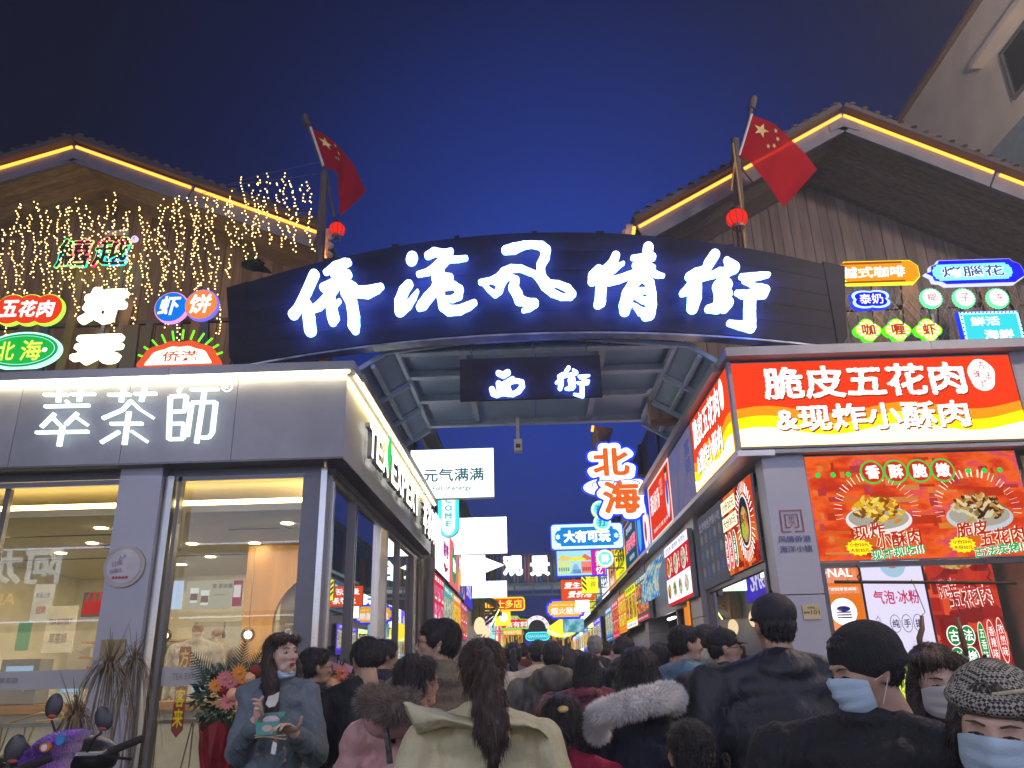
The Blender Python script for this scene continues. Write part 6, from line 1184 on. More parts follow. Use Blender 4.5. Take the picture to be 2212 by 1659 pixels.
# ================================================================ STREET SIDE THINGS
straw = mat('dry palm straw', (.16, .12, .065), .75, 0, .35, 8); pot_m = mat('dark pot', (.06, .06, .06), .5)
for i, (px_, py_, Y, L, sd) in enumerate(((235, 1440, 6.6, .55, 3), (165, 1545, 6.3, .42, 5), (290, 1430, 7.2, .5, 8))):
    p = P(px_, py_, Y); q_ = thing('dry_palm', ('tallest straw coloured dry palm against the left pillar', 'shorter dry palm left of the pillar', 'wispy dry palm at the pillar and window edge')[i], 'plant', (p.x, Y, 0))
    b = MB()
    for k in range(3): b.tube([(.05*k-.05, .03*k, .3), (.09*k-.1, .03*k, .3+(p.z-.3)*.5), (.05*k-.05, .03*k, p.z-.12*k)], .009, 5)
    b.build('stem', straw, q_); o = plant('p', '', 0, 0, 0, 130, L*.9, None, rad_=.006, droop=2.9, seed=sd).build('fronds', straw, q_, (0, 0, p.z-.02), kind='stuff')
    o = plant('p', '', 0, 0, 0, 8, L*1.2, None, rad_=.006, droop=.4, seed=sd+1).build('upright_blades', straw, q_, (0, 0, p.z-.05), kind='stuff'); MB().tube([(0, 0, 0), (0, 0, .32)], [.14, .18], 14).build('pot', pot_m, q_)
# gift flower baskets
green_m = mat('palm leaf green', (.02, .055, .025), .5, 0, .3); redp = mat('red wrapping paper', (.22, .008, .015), .45, 0, .2, 5, .4, 15)
fl_m = [mat('gerbera pink', (.62, .18, .18), .6), mat('gerbera orange', (.75, .28, .03), .6), mat('rose peach', (.75, .42, .25), .6), mat('rose deep red', (.25, .01, .015), .6)]
def flower_mesh(m, r, kind):
    b = MB(); n = 14 if kind == 0 else 9
    for k in range(n):
        t = 2*math.pi*k/n; c = (math.cos(t), math.sin(t)); w_ = .32*r
        if kind == 0: b.add([(0, 0, 0), (r*.6*c[0]-w_*.4*c[1], -.012, r*.6*c[1]+w_*.4*c[0]), (r*c[0], -.004, r*c[1]), (r*.6*c[0]+w_*.4*c[1], -.012, r*.6*c[1]-w_*.4*c[0])], [(0, 1, 2, 3)])
    if kind == 0: b.sph((0, -.01, 0), (r*.22, .01, r*.22), 8, 5)
    else:
        for q in range(3): b.sph((0, -.008*q, 0), (r*(.9-.25*q), r*.45, r*(.9-.25*q)), 10, 6)
    return b.mesh('flower', m, True)
FM = [flower_mesh(m, .05, i in (2, 3)) for i, m in enumerate(fl_m)]
def basket(label, cx_, Y, zt, seed, pts):
    s = thing('flower_basket', label, 'flowers', (cx_, Y, 0)); r_ = random.Random(seed)
    b = MB(); n = 20; rings = []
    for j in range(8):
        z = zt*(.05+.85*j/7); R_ = (.05+.10*(j/7)**.6 if j < 6 else .17+.03*(j-6)); rings.append([(R_*(1+.13*math.sin(5*t+j*.8))*math.cos(t), R_*(1+.13*math.sin(5*t+j*.8))*math.sin(t), z) for t in [2*math.pi*k/n for k in range(n)]])
    b.add([Vector(v)*1.0+Vector((r_.gauss(0, .012), r_.gauss(0, .012), r_.gauss(0, .02))) for R in rings for v in R], [(j*n+k, j*n+(k+1) % n, (j+1)*n+(k+1) % n, (j+1)*n+k) for j in range(7) for k in range(n)]); b.build('wrapping', redp, s, smooth=False)
    fb = MB()
    for k in range(420):
        d = Vector((r_.gauss(0, 1), r_.gauss(0, .8), r_.gauss(0, 1))).normalized(); p = Vector((0, 0, zt+.02))+Vector((d.x*.25, d.y*.19, d.z*.20))*r_.uniform(.5, 1.05); e = (d+Vector((r_.gauss(0, .6), r_.gauss(0, .6), r_.gauss(0, .6)))).normalized(); w_ = e.orthogonal().normalized()*.013; fb.add([p, p+e*.03+w_, p+e*.075, p+e*.03-w_], [(0, 1, 2, 3)])
    fb.build('foliage', [green_m, mat('mid leaf', (.04, .11, .04), .5, 0, .4)][0], s, kind='stuff')
    lf = MB()
    for k in range(11):
        a = r_.uniform(.1, math.pi-.1) if k < 8 else r_.uniform(-.3, math.pi+.3); L = r_.uniform(.26, .44); dx, dz = math.cos(a), math.sin(a); yo = r_.uniform(-.1, .12)
        for q in range(16):
            t = .25+.75*q/15; p = Vector((dx*L*t, yo, zt+dz*L*t)); 
            for sd in (-1, 1): e = Vector((dx*.6-sd*dz*.8, 0, dz*.6+sd*dx*.8)).normalized()*(.13*math.sin(math.pi*min(1, t*.75+.2))); w_ = Vector((dx, 0, dz))*.008; lf.add([p-w_, p+w_, p+e+Vector((0, -.02, 0))], [(0, 1, 2)])
    lf.build('palm_fronds', green_m, s, kind='stuff')
    for (x, z, k) in pts: o = link('flower', FM[k], s, (x, -.24-r_.uniform(0, .06), z)); o.rotation_euler = (r_.uniform(-.3, .1), r_.uniform(0, 3), r_.uniform(-.3, .3)); o.scale = [r_.uniform(.85, 1.25)]*3
    return s
def rel(px_, py_, Y, cx_): p = P(px_, py_, Y); return p.x-cx_, p.z
cxa = P(500, 1530, 5.6).x; pa = [(*rel(a, b, 5.35, cxa), c) for a, b, c in ((502, 1473, 0), (526, 1475, 1), (541, 1465, 2), (520, 1452, 1), (550, 1450, 3), (515, 1490, 3), (538, 1490, 0), (480, 1492, 3), (552, 1478, 0), (470, 1480, 1), (490, 1465, 0), (508, 1500, 2), (530, 1508, 1), (495, 1515, 0), (520, 1520, 2))]
basket('gift flower basket in dark red wrapping left of the woman in denim', cxa, 5.6, P(500, 1500, 5.4).z-.05, 4, pa)
cxb = P(722, 1540, 5.3).x; pb = [(*rel(a, b, 5.05, cxb), c) for a, b, c in ((688, 1478, 0), (706, 1476, 2), (715, 1490, 0), (697, 1493, 1), (728, 1497, 1), (735, 1470, 0), (742, 1452, 0), (690, 1510, 0), (694, 1525, 2), (722, 1528, 0), (725, 1478, 2), (706, 1462, 1), (730, 1462, 1), (744, 1480, 3), (712, 1508, 3), (736, 1512, 0))]
basket('gift flower basket with pink gerberas right of the woman in denim', cxb, 5.3, P(722, 1520, 5.1).z-.02, 7, pb)
for i, (pts, lab) in enumerate((([((706, 1425), (738, 1438), (721, 1477), (685.5, 1461.5))], 'pink card reading 生意興隆 stuck in the right flower basket'), ([((731, 1426), (763, 1440), (750, 1478), (722, 1462))], 'second pink card behind the first on the right flower basket'))):
    q4 = [P(*v, 5.0+.25*i) for v in pts[0]]; c = sum(q4, Vector())/4; cd_ = thing('greeting_card', lab, 'card', c); MB().add([v-c for v in q4]+[v-c+Vector((0, .004, 0)) for v in q4], [(0, 3, 2, 1), (4, 5, 6, 7), (0, 1, 5, 4), (1, 2, 6, 5), (2, 3, 7, 6), (3, 0, 4, 7)]).build('card', mat('card pink', (.62, .30, .36), .6), cd_)
    a_ = math.atan2((q4[1]-q4[0]).z, (q4[1]-q4[0]).x); text(cd_, '生意興隆', .0, -.005, .105, .04, mat('card ink', (.10, .01, .03), .6), y=-.008, off=.02, rot=a_); text(cd_, '祝：开业大吉', -.012, .038, .07, .014, mat('card ink', (.10, .01, .03), .6), y=-.008, rot=a_)
    MB().tube([(0, .01, -.05), (.0, .05, -.3)], .004, 5).build('stick', straw, cd_)
# scooter with plush cover and a second scooter
ch_m = mat('black plastic', (.02, .02, .022), .35, 0, .1); pur = mat('purple plush', (.20, .03, .52), .95, 0, .35, 14, 1., 90, sheen=.6); rub = mat('rubber', (.015, .015, .015), .8)
def scooter(label, hx, Y, hz, mir, lean):
    s = thing('scooter', label, 'scooter', (hx, Y, 0))
    MB().tube([(0, .25, hz-.15), (0, .45, .35)], .05, 10).build('steering_column', ch_m, s); MB().tube([(-.27, .08, hz+.05), (-.16, .0, hz), (.16, .0, hz), (.27, .08, hz+.05)], .016, 8).build('handlebar', mat('handlebar steel', (.2, .2, .22), .3, .8), s)
    for sx in (-1, 1): MB().tube([(sx*.18, .0, hz+.01), (sx*.29, .09, hz+.06)], .017, 8).build('grip', rub, s); MB().tube([(sx*.15, -.03, hz), (sx*.30, -.01, hz-.02)], .007, 6).build('brake_lever', ch_m, s)
    MB().sph((0, .12, hz-.02), (.17, .12, .10), 14, 8).build('headset_cowl', ch_m, s, smooth=True); MB().sph((0, .25, hz-.02), (.10, .06, .07), 12, 8).build('headlamp', mat('lamp glass', (.25, .25, .28), .1, .2), s, smooth=True)
    for (x, y, z, tx, col) in mir:
        MB().tube([(x*.5, .0, hz), (x*.8, -.02, hz+(z-hz)*.5), (x, -.03, z-.06)], .006, 6).build('mirror_stem', ch_m, s); o = MB().sph((0, 0, 0), (.042, .016, .056), 14, 10).build('mirror', mat('mirror shell', (.035, .037, .05), .4), s, (x, -.03, z), smooth=True); o.rotation_euler = (0, tx, 0)
        MB().sph((x+.003, -.038, z-.044), (.022, .008, .009), 8, 6).build('reflector', mat('red reflector', (.35, .05, .03), .3), s)
    for y, n in ((.55, 'front'), (-.75, 'rear')):
        w = MB().tube([(0, y+.22*math.cos(t), .24+.22*math.sin(t)) for t in [k*math.pi/9 for k in range(19)]], .045, 8, False).build('wheel', rub, s); MB().tube([(-.05, y, .24), (.05, y, .24)], .09, 12).build('hub', chrome, w)
    MB().b2(-.14, .14, -.35, .35, .28, .34).build('footboard', ch_m, s); MB().sph((0, -.6, .68), (.15, .38, .13), 14, 8).build('seat', ch_m, s, smooth=True)
    return s
h1 = P(152, 1612, 3.9)
sc1 = scooter('black scooter with purple plush hand cover beside the left pillar', h1.x+.0, 3.9, h1.z-.04, [(P(117, 1525, 3.87).x-h1.x, 0, P(117, 1525, 3.87).z, .1, 0), (P(224, 1552, 3.87).x-h1.x, 0, P(224, 1552, 3.87).z, -.5, 0)], 0)
# plush cover draped over the bars
def drape(outline, Y, seed):
    b = MB(); c = [P(x, y, Y) for x, y in outline]; cen = sum(c, Vector())/len(c); n = len(c); rings = []
    for f, dy in ((1, 0), (.93, -.05), (.75, -.09), (.45, -.115), (.12, -.12)): rings.append([cen+(v-cen)*f+Vector((0, dy+.012*math.sin(5*i+seed), 0)) for i, v in enumerate(c)])
    back = [v+Vector((0, .12, 0)) for v in c]; V = back+[v for R in rings for v in R]; F = [(j*n+i, j*n+(i+1) % n, (j+1)*n+(i+1) % n, (j+1)*n+i) for j in range(5) for i in range(n)]+[tuple(5*n+i for i in range(n)), tuple(range(n))[::-1]]
    return b.add(V, F)
pc_ = drape([(22, 1659), (55, 1625), (92, 1612), (103, 1592), (125, 1580), (148, 1578), (165, 1583), (160, 1595), (148, 1604), (143, 1625), (128, 1636), (118, 1659), (118, 1700), (22, 1700)], 3.62, 1)
o = pc_.build('plush_cover', pur, None, label='purple plush cover draped over the scooter handlebar', cat='scooter cover', smooth=True)
pv_ = [v.co.copy() for v in o.data.vertices]; pq_ = [[pv_[i] for i in p_.vertices] for p_ in o.data.polygons if len(p_.vertices) == 4]; r_ = random.Random(5); fz = MB()
for i in range(5200):
    q_ = pq_[r_.randrange(len(pq_))]; u, v = r_.random(), r_.random(); p_ = (q_[0]*(1-u)+q_[1]*u)*(1-v)+(q_[3]*(1-u)+q_[2]*u)*v; d = Vector((r_.gauss(0, .6), -1+r_.gauss(0, .4), r_.gauss(0, .6))).normalized()*r_.uniform(.006, .016); w_ = d.orthogonal().normalized()*.0012; fz.add([p_-w_, p_+w_, p_+d], [(0, 1, 2)])
fz.build('pile', pur, o, kind='stuff'); MB().disc(0, 0, .022, .018, -.02, 0, 14).build('orange_dot', mat('plush orange', (.7, .22, .03), .9), o, P(102, 1614, 3.49)); MB().disc(0, 0, .012, .012, -.025, -.02, 12).build('white_dot', mat('plush white', (.7, .7, .8), .9), o, P(102, 1614, 3.49)); MB().disc(0, 0, .018, .022, -.02, 0, 14).build('blue_dot', mat('plush blue', (.05, .2, .5), .9), o, P(135, 1597, 3.50))
h2 = P(-75, 1668, 3.4); sc2 = scooter('second black scooter cut by the lower left corner of the view', h2.x, 3.4, h2.z-.02, [(P(32, 1618, 3.37).x-h2.x, 0, P(32, 1618, 3.37).z, .3, 0)], 0)
# ================================================================ THE OPPOSITE SIDE OF THE SQUARE (behind the viewpoint)
ob = thing('opposite_shops', 'lit shop row across the square, mirrored in the tea shop glass, with added fill panels', 'building', (0, -11, 0))
MB().b2(-24, 24, -.6, 0, 0, 9).build('wall', mat('opposite wall', (.2, .2, .22), .7), ob)
for i in range(7):
    c = ((.58, .68, 1.), (.62, .70, 1.), (.80, .72, .92))[i % 3]
    for z0, z1, k in ((3.6, 5.6, 2.6), (5.9, 8.8, 3.2)): MB().b2(-12.8+i*5.3, -7.7+i*5.3, .0, .12, z0, z1).build('fill_panel', em(c, k), ob)  # broad glowing panels added out of view as cool front fill
for i in range(6): MB().b2(-19+i*6.2, -14.5+i*6.2, .01, .05, .8, 3.1).build('shop_window', em((1, .82, .65), 2.5), ob)
for z in (5.9, 3.4): MB().b2(-22, -6, .1, .14, z, z+.05).build('strip_light', em((.6, .7, 1), 12), ob)
al = thing('shop_sign', 'white characters 阿龙 with small orange ALON letters across the square', 'sign', (-18.6, -10.8, 0), rad(180)); text(al, '阿龙记', 0, 5.3, 4.2, 1.25, em((.8, .9, 1), 7), y=-.1, off=.03); text(al, 'ALONG', 0.4, 4.2, 2.2, .40, em((1, .5, .05), 6), y=-.1, off=.02)
for x, nm in ((-9, 'left'), (9, 'right')):
    sl = thing('fill_lamp', 'added fill lamp on the '+nm+' behind the viewpoint', 'lamp', (x, -3.5, 0)); MB().tube([(0, 0, 0), (0, 0, 8), (0, 1.6, 8.5)], .07, 10).build('pole', steel, sl); MB().b2(-.25, .25, 1.4, 2.4, 8.42, 8.5).build('lamp_head', em((.84, .80, .95), 230), sl)  # unseen lamps added to fill the fronts and the crowd

sl = thing('fill_lamp', 'added warm fill lamp beside the pale building, right of the view', 'lamp', (7.1, 4.8, 0)); MB().tube([(0, 0, 0), (0, 0, 7.6), (-.9, 0, 7.9)], .06, 10).build('pole', steel, sl); MB().b2(-1.5, -.8, -.18, .18, 7.86, 7.96).build('lamp_head', em((1, .78, .58), 480), sl)  # unseen lamp added to warm the pale building and right gable
# ================================================================ PEOPLE
_ico = MB().sph((0, 0, 0), 1, 16, 10)
class PB(MB):
    """body primitives, fused into one skin by a voxel remesh"""
    def ell(s, c, r, R=None):
        c = Vector(c); r = r if isinstance(r, (tuple, list)) else (r, r, r); R = R or Matrix.Identity(3)
        return s.add([R @ Vector((v[0]*r[0], v[1]*r[1], v[2]*r[2]))+c for v in _ico.v], _ico.f)
    def cap(s, a, b, ra, rb, n=12):
        a, b = Vector(a), Vector(b); d = (b-a); L = d.length; d = d.normalized(); pts = [a-d*ra*.9, a-d*ra*.5, a]+[a+d*L*t for t in (.25, .5, .75)]+[b, b+d*rb*.5, b+d*rb*.9]
        rr = [ra*.35, ra*.84, ra]+[ra+(rb-ra)*t for t in (.25, .5, .75)]+[rb, rb*.84, rb*.35]; return s.tube(pts, rr, n)
    def fuse(s, vox, smooth=6, disp=None, fac=.5):
        me = bpy.data.meshes.new('t'); me.from_pydata(s.v, [], s.f); o = bpy.data.objects.new('t', me)
        m = o.modifiers.new('r', 'REMESH'); m.mode = 'VOXEL'; m.voxel_size = vox; m.use_smooth_shade = True
        if smooth: q = o.modifiers.new('s', 'SMOOTH'); q.factor = fac; q.iterations = smooth
        r = bake(o); bpy.data.meshes.remove(me)
        if disp is not None and len(r.vertices):
            n = len(r.vertices); co = np.empty(n*3); no = np.empty(n*3); r.vertices.foreach_get('co', co); r.vertices.foreach_get('normal', no); co = co.reshape(-1, 3); no = no.reshape(-1, 3)
            co += no*disp(co)[:, None]; r.vertices.foreach_set('co', co.ravel())
        r.polygons.foreach_set('use_smooth', [True]*len(r.polygons)); r.update(); return r
def folds(amp, seed, sc=1.):
    r_ = np.random.RandomState(seed); ks = r_.normal(size=(7, 3))*np.array([14, 14, 7])*sc; ph = r_.uniform(0, 6.28, 7)
    def f(co):
        w = co+.035*np.sin(co[:, [2, 0, 1]]*17+seed); d = np.zeros(len(co))
        for k, p in zip(ks, ph): s_ = np.sin(w@k+p); d += (1-np.abs(s_))**2
        return amp*(d/7*2-.9)
    return f
def quilt(amp, pitch, seed): 
    g = folds(amp*.6, seed, 1.6)
    def f(co): return amp*(np.abs(np.sin(np.pi*co[:, 2]/pitch))**.45-.7)*1.2+g(co)
    return f
def cloth(name, col, rough=.8, bump=.25, bs=120, var=.18, sheen=.0, ns=9): return mat(name, col, rough, 0, var, ns, .55, 13 if bs < 110 else 26, (1, 1, .6), sheen=sheen, bdist=.045)
SKIN = mat('skin', (.42, .255, .185), .5, 0, .08, 14, .06, 90); SKIN2 = mat('skin fair', (.54, .36, .285), .48, 0, .06, 14, .05, 90)
HAIR = mat('black hair', (.013, .011, .013), .38, 0, .4, 14, .55, 70, (7, 7, .6)); HAIRB = mat('dark brown hair', (.035, .018, .014), .38, 0, .4, 14, .55, 70, (7, 7, .5)); HAIRG = mat('grey hair', (.20, .19, .18), .6, 0, .4, 20, .5, 80)
MASK = mat('mask blue', (.42, .56, .70), .75, 0, .05, 6, .15, 160); MASKW = mat('mask white', (.55, .53, .54), .75, 0, .05, 6, .1, 120)
def Rz(a): return Matrix.Rotation(a, 3, 'Z')
def head_prims(b, M, C, k=1., female=False):
    """head with the face towards local -Y; M rotation, C head centre (ear level), k size"""
    T = lambda p: C+M @ (Vector(p)*k)
    E_ = lambda p, r: b.ell(T(p), [q*k for q in r], M)
    E_((0, .012, .045), (.076, .094, .078)); E_((0, -.025, .0), (.068, .072, .085)); E_((0, -.03, -.045), (.055, .060, .05)); E_((0, -.058, -.088), (.026, .024, .020)); E_((.030, -.045, -.070), (.024, .035, .022)); E_((-.030, -.045, -.070), (.024, .035, .022))
    E_((0, -.088, .035), (.045, .012, .014)); E_((.036, -.072, -.012), (.022, .020, .018)); E_((-.036, -.072, -.012), (.022, .020, .018))
    b.cap(T((0, -.092, .022)), T((0, -.113, -.022)), .009*k, .013*k, 8); E_((.011, -.102, -.026), (.008, .009, .006)); E_((-.011, -.102, -.026), (.008, .009, .006))
    E_((0, -.092, -.052), (.023, .010, .007)); E_((0, -.090, -.062), (.019, .010, .007))
    for s in (-1, 1): E_((s*.075, .008, -.008), (.008, .018, .030)); E_((s*.082, .014, .006), (.008, .014, .018))
    b.cap(T((0, .022, -.05)), T((0, .035, -.15)), .052*k, .056*k)
def face_bits(o, M, C, k, lips='#8a3030', eyes=True, brows=True, lipson=True):
    T = lambda p: C+M @ (Vector(p)*k)
    for s in (-1, 1):
        if eyes:
            PB().ell(T((s*.031, -.086, .008)), (.0135*k, .007*k, .0054*k), M).build('eye', mat('eye white', (.42, .38, .36), .3), o, smooth=True); PB().ell(T((s*.031, -.0915, .008)), (.0056*k, .003*k, .0052*k), M).build('iris', mat('iris', (.012, .008, .006), .15), o, smooth=True)
            MB().tube([T((s*.017, -.0925, .0095)), T((s*.031, -.096, .0145)), T((s*.047, -.087, .0085))], .0016*k, 5).build('eyelid', mat('lash', (.02, .012, .01), .5), o)
        if brows: MB().tube([T((s*.014, -.100, .031)), T((s*.032, -.0985, .037)), T((s*.052, -.084, .032))], [.0022*k, .0028*k, .0012*k], 6).build('eyebrow', mat('brow', (.07, .05, .04), .8), o, smooth=True)
    if lipson:
        b = PB(); b.ell(T((0, -.0965, -.0515)), (.021*k, .0062*k, .0044*k), M); b.ell(T((0, -.0945, -.0600)), (.017*k, .0062*k, .0052*k), M); b.build('lips', mat('lips', lin(lips), .4), o, smooth=True)
def fuzz(co_r, n, L, m, name, par, seed=0, wid=.004):
    """tufts: co_r gives (point, outward dir)"""
    r_ = random.Random(seed); b = MB()
    for i in range(n):
        p, d = co_r(r_); d = (d+Vector((r_.gauss(0, .45), r_.gauss(0, .45), r_.gauss(0, .45)))).normalized(); s = d.orthogonal().normalized()*wid; l = L*r_.uniform(.6, 1.2)
        b.add([p-s, p+s, p+d*l+Vector((0, 0, -l*.15))], [(0, 1, 2)])
    return b.build(name, m, par, kind='stuff')
NP = [0]
def person(label, px_, py_, Y, face=180., head=None, coat=None, hair='short', hairm=None, cm=None, bulk=1., long=False, skin=None, nod=0., tilt=0., kid=False, hood=False, arms=None, trousers=None, mask=None, glasses=False, cap=None, bits=False, ck=None, vox=None, headk=None, noarms=False, collar=True, dz=0.):
    """crown of the head at photo-grid pixel (px_, py_) and depth Y; face: 0 looks at the viewer, 180 walks away, 90 looks to the right"""
    NP[0] += 1; sd = NP[0]
    top = P(px_, py_, Y); H = top.z+dz; x = top.x
    k = headk or (.84 if kid else .90)
    V_ = vox or (.011 if Y < 4.5 else (.014 if Y < 8 else .02))
    Hb = rad(face); hd = rad(head if head is not None else face); B = Rz(Hb); M = Rz(hd) @ Matrix.Rotation(rad(nod), 3, 'X') @ Matrix.Rotation(rad(tilt), 3, 'Y')
    ns = H-.235*k            # neck base height
    S_ = ns/1.44             # body scale
    o = thing_mesh = None
    T = lambda p: Vector((x, Y, 0))+B @ Vector((p[0]*S_*(bulk if abs(p[0]) > .05 else 1), p[1]*S_, p[2]*S_))
    C = Vector((x, Y, H-.118*k)) + B @ Vector((0, -.01, 0))
    hoff = M @ Vector((0, .02, -.118))*k; C = Vector((x, Y, H))+M @ Vector((0, -.0, -.118*k)); 
    b = PB(); head_prims(b, M, C, k); b.cap(C+M @ Vector((0, .03, -.11))*k, T((0, .02, 1.42)), .052*k, .052*k)
    b.ell(T((0, .01, 1.22)), (.13*S_, .07*S_, .17*S_), B); b.cap(T((0, .01, 1.15)), T((0, .01, .92)), .085*S_, .085*S_)
    for s in (-1, 1): b.cap(T((s*.09, .01, .90)), T((s*.10, 0, .48)), .07*S_, .055*S_); b.cap(T((s*.10, 0, .48)), T((s*.10, .02, .10)), .055*S_, .042*S_); b.ell(T((s*.10, -.05, .045)), (.045*S_, .12*S_, .045*S_), B)
    A = arms or [[(-.205, .01, 1.37), (-.27, .03, 1.10), (-.25, -.08, .86)], [(.205, .01, 1.37), (.27, .03, 1.10), (.25, -.08, .86)]]
    AW = [[T(p) if not isinstance(p, Vector) else p for p in a] for a in A]
    if not noarms and arms is None:
        for a in AW: d = (a[2]-a[1]).normalized(); b.ell(a[2]+d*.06, (.035, .045, .055), B)
    hm = skin or SKIN
    me = b.fuse(.0075 if Y < 4.5 and (bits or mask) else (.010 if Y < 5 else .014), 3)
    me.materials.append(hm); o = link('person', me, None, label=label, cat='person')
    # coat
    cmat = cm or cloth('dark coat', (.03, .03, .04)); c = PB(); zb = .50 if long else .80
    c.ell(T((0, .012, 1.335)), (.190*S_*bulk, .110*S_, .078*S_), B); c.ell(T((0, .015, 1.19)), (.192*S_*bulk, .140*S_, .19*S_), B)
    for s in (-1, 1): c.cap(T((s*.045, .03, 1.425)), T((s*.165, .015, 1.375)), .048*S_, .055*S_); c.ell(T((0, .015, 1.05)), (.185*S_*bulk, .145*S_, .20*S_), B); c.ell(T((0, .015, .93)), (.20*S_*bulk, .155*S_, .17*S_), B)
    if long: c.ell(T((0, .02, .72)), (.205*S_*bulk, .16*S_, .25*S_), B)
    if collar: c.ell(T((0, .026, 1.435)), (.090*S_, .096*S_, .050*S_), B); c.ell(T((0, .045, 1.40)), (.115*S_, .088*S_, .06*S_), B)
    ar = .064*S_*(1 if bulk <= 1.02 else 1.22)
    for a in AW: c.cap(a[0]-Vector((0, 0, .015)), a[1], ar*1.1, ar); c.cap(a[1], a[2], ar, ar*.78)
    if hood: c.ell(T((0, .115, 1.415)), (.135*S_, .075*S_, .095*S_), B); c.ell(T((.08, .07, 1.43)), (.06*S_, .07*S_, .06*S_), B); c.ell(T((-.08, .07, 1.43)), (.06*S_, .07*S_, .06*S_), B)
    cme = c.fuse(V_, 4, ck or folds(.010 if Y < 5 else .008, sd)); cme.materials.append(cmat); co = link('coat', cme, o)
    t_ = PB()
    for s in (-1, 1): t_.cap(T((s*.095, .01, .92)), T((s*.10, 0, .48)), .10*S_, .078*S_); t_.cap(T((s*.10, 0, .48)), T((s*.10, .02, .12)), .075*S_, .068*S_)
    tm = t_.fuse(.02, 3); tm.materials.append(trousers or mat('dark trousers', (.02, .02, .028), .8)); link('trousers', tm, o)
    s2 = MB()
    for s in (-1, 1): s2.sph(T((s*.10, -.045, .045)), (.055, .055, .045), 10, 6); s2.sph(T((s*.10, -.11, .035)), (.045, .05, .035), 10, 6)
    s2.build('shoes', mat('shoe', (.03, .03, .03), .6), o, smooth=True)
    # hair
    hmt = hairm or HAIR; Th = lambda p: C+M @ (Vector(p)*k); h = PB(); eh = lambda p, r: h.ell(Th(p), [q*k for q in r], M)
    if hair != 'none':
        
        if hair == 'crop': eh((0, .018, .050), (.081, .094, .078)); eh((0, .040, .010), (.074, .068, .066))
        else: eh((0, .020, .052), (.086, .098, .080)); eh((0, .045, .010), (.080, .070, .075))
        if hair in ('short', 'boy', 'crop'): eh((0, .058, -.022), (.060, .038, .040)); eh((0, -.030, .085), (.066, .055, .042)); 
        if hair == 'boy': eh((0, -.062, .068), (.068, .034, .030)); eh((.06, .0, .03), (.028, .06, .05)); eh((-.06, .0, .03), (.028, .06, .05))
        if hair in ('bob',): eh((0, .05, -.045), (.090, .062, .075)); eh((.072, .01, -.01), (.026, .055, .075)); eh((-.072, .01, -.01), (.026, .055, .075)); eh((0, -.055, .078), (.066, .038, .030))
        if hair in ('long', 'longf'):
            eh((0, .052, -.06), (.092, .058, .11)); eh((.0, .062, -.18), (.105, .05, .13)); eh((.075, .02, -.07), (.028, .055, .12)); eh((-.075, .02, -.07), (.028, .055, .12))
            if hair == 'longf': eh((-.085, -.01, -.14), (.040, .050, .13)); eh((.085, -.01, -.14), (.035, .045, .13)); eh((-.09, -.02, -.25), (.038, .045, .10)); eh((.085, -.03, -.25), (.032, .04, .10)); eh((-.035, -.045, .085), (.055, .05, .030)); eh((.04, -.05, .08), (.05, .045, .028))
            else: eh((0, -.03, .09), (.06, .055, .035))
        if hair in ('pony', 'ponylow', 'ponybig'):
            eh((0, .055, -.025), (.072, .045, .055)); eh((0, -.03, .088), (.066, .055, .038))
            z0 = .045 if hair == 'ponybig' else (.03 if hair == 'pony' else -.03); L_ = .30 if hair == 'ponybig' else (.24 if hair == 'pony' else .15)
            w_ = 1.35 if hair == 'ponybig' else 1.
            yb = .085 if hair == 'ponybig' else 0.; h.cap(Th((0, .105, z0)), Th((.0, .135, z0+.012)), .022*k, .03*k*w_)
            for q in range(15): t = q/14; h.ell(Th((.006*math.sin(q*2)-(.02*t if yb else 0), .140+.018*math.sin(t*3)+yb*math.sin(t*1.8), z0-.005-L_*t)), ((.026+.020*math.sin(math.pi*(t*.9+.05)))*w_*k*(1-.45*(t > .85)), .028*w_*k, L_*.13*k), M)
        if hair == 'bun': eh((0, .055, -.02), (.070, .045, .05)); eh((0, .085, .075), (.040, .038, .036)); eh((0, -.03, .088), (.066, .055, .038))
        amp_ = .0035
        def hd_(c_, M=M, C=C):
            q_ = (c_-np.array(C))@np.array(M); th = np.arctan2(q_[:, 0], q_[:, 1]+.02); return .0028*np.sin(th*26+4*np.sin(q_[:, 2]*30))+.0018*np.sin(th*53+9*q_[:, 2]*10)
        hme = h.fuse(.0065 if Y < 5 else .010, 2, hd_); hme.materials.append(hmt); ho = link('hair', hme, o)
        if Y < 5.6:      # stray strands give a soft edge
            def hp(r_):
                t, p_ = r_.uniform(0, 2*math.pi), r_.uniform(0, 1.9); d = Vector((math.sin(p_)*math.cos(t), math.sin(p_)*math.sin(t)*.9+.15, math.cos(p_))); return Th((.083*d.x, .018+.094*d.y, .048+.078*d.z)), (M @ Vector((d.x*.5, d.y*.6+.2, d.z*.5-.5)))
            if not cap: fuzz(hp, 200, .035, hmt, 'stray_hair', ho, sd, .0008)
            hv = [v.co.copy() for v in hme.vertices]; hn = [v.normal.copy() for v in hme.vertices]; r3 = random.Random(sd); sb_ = MB()
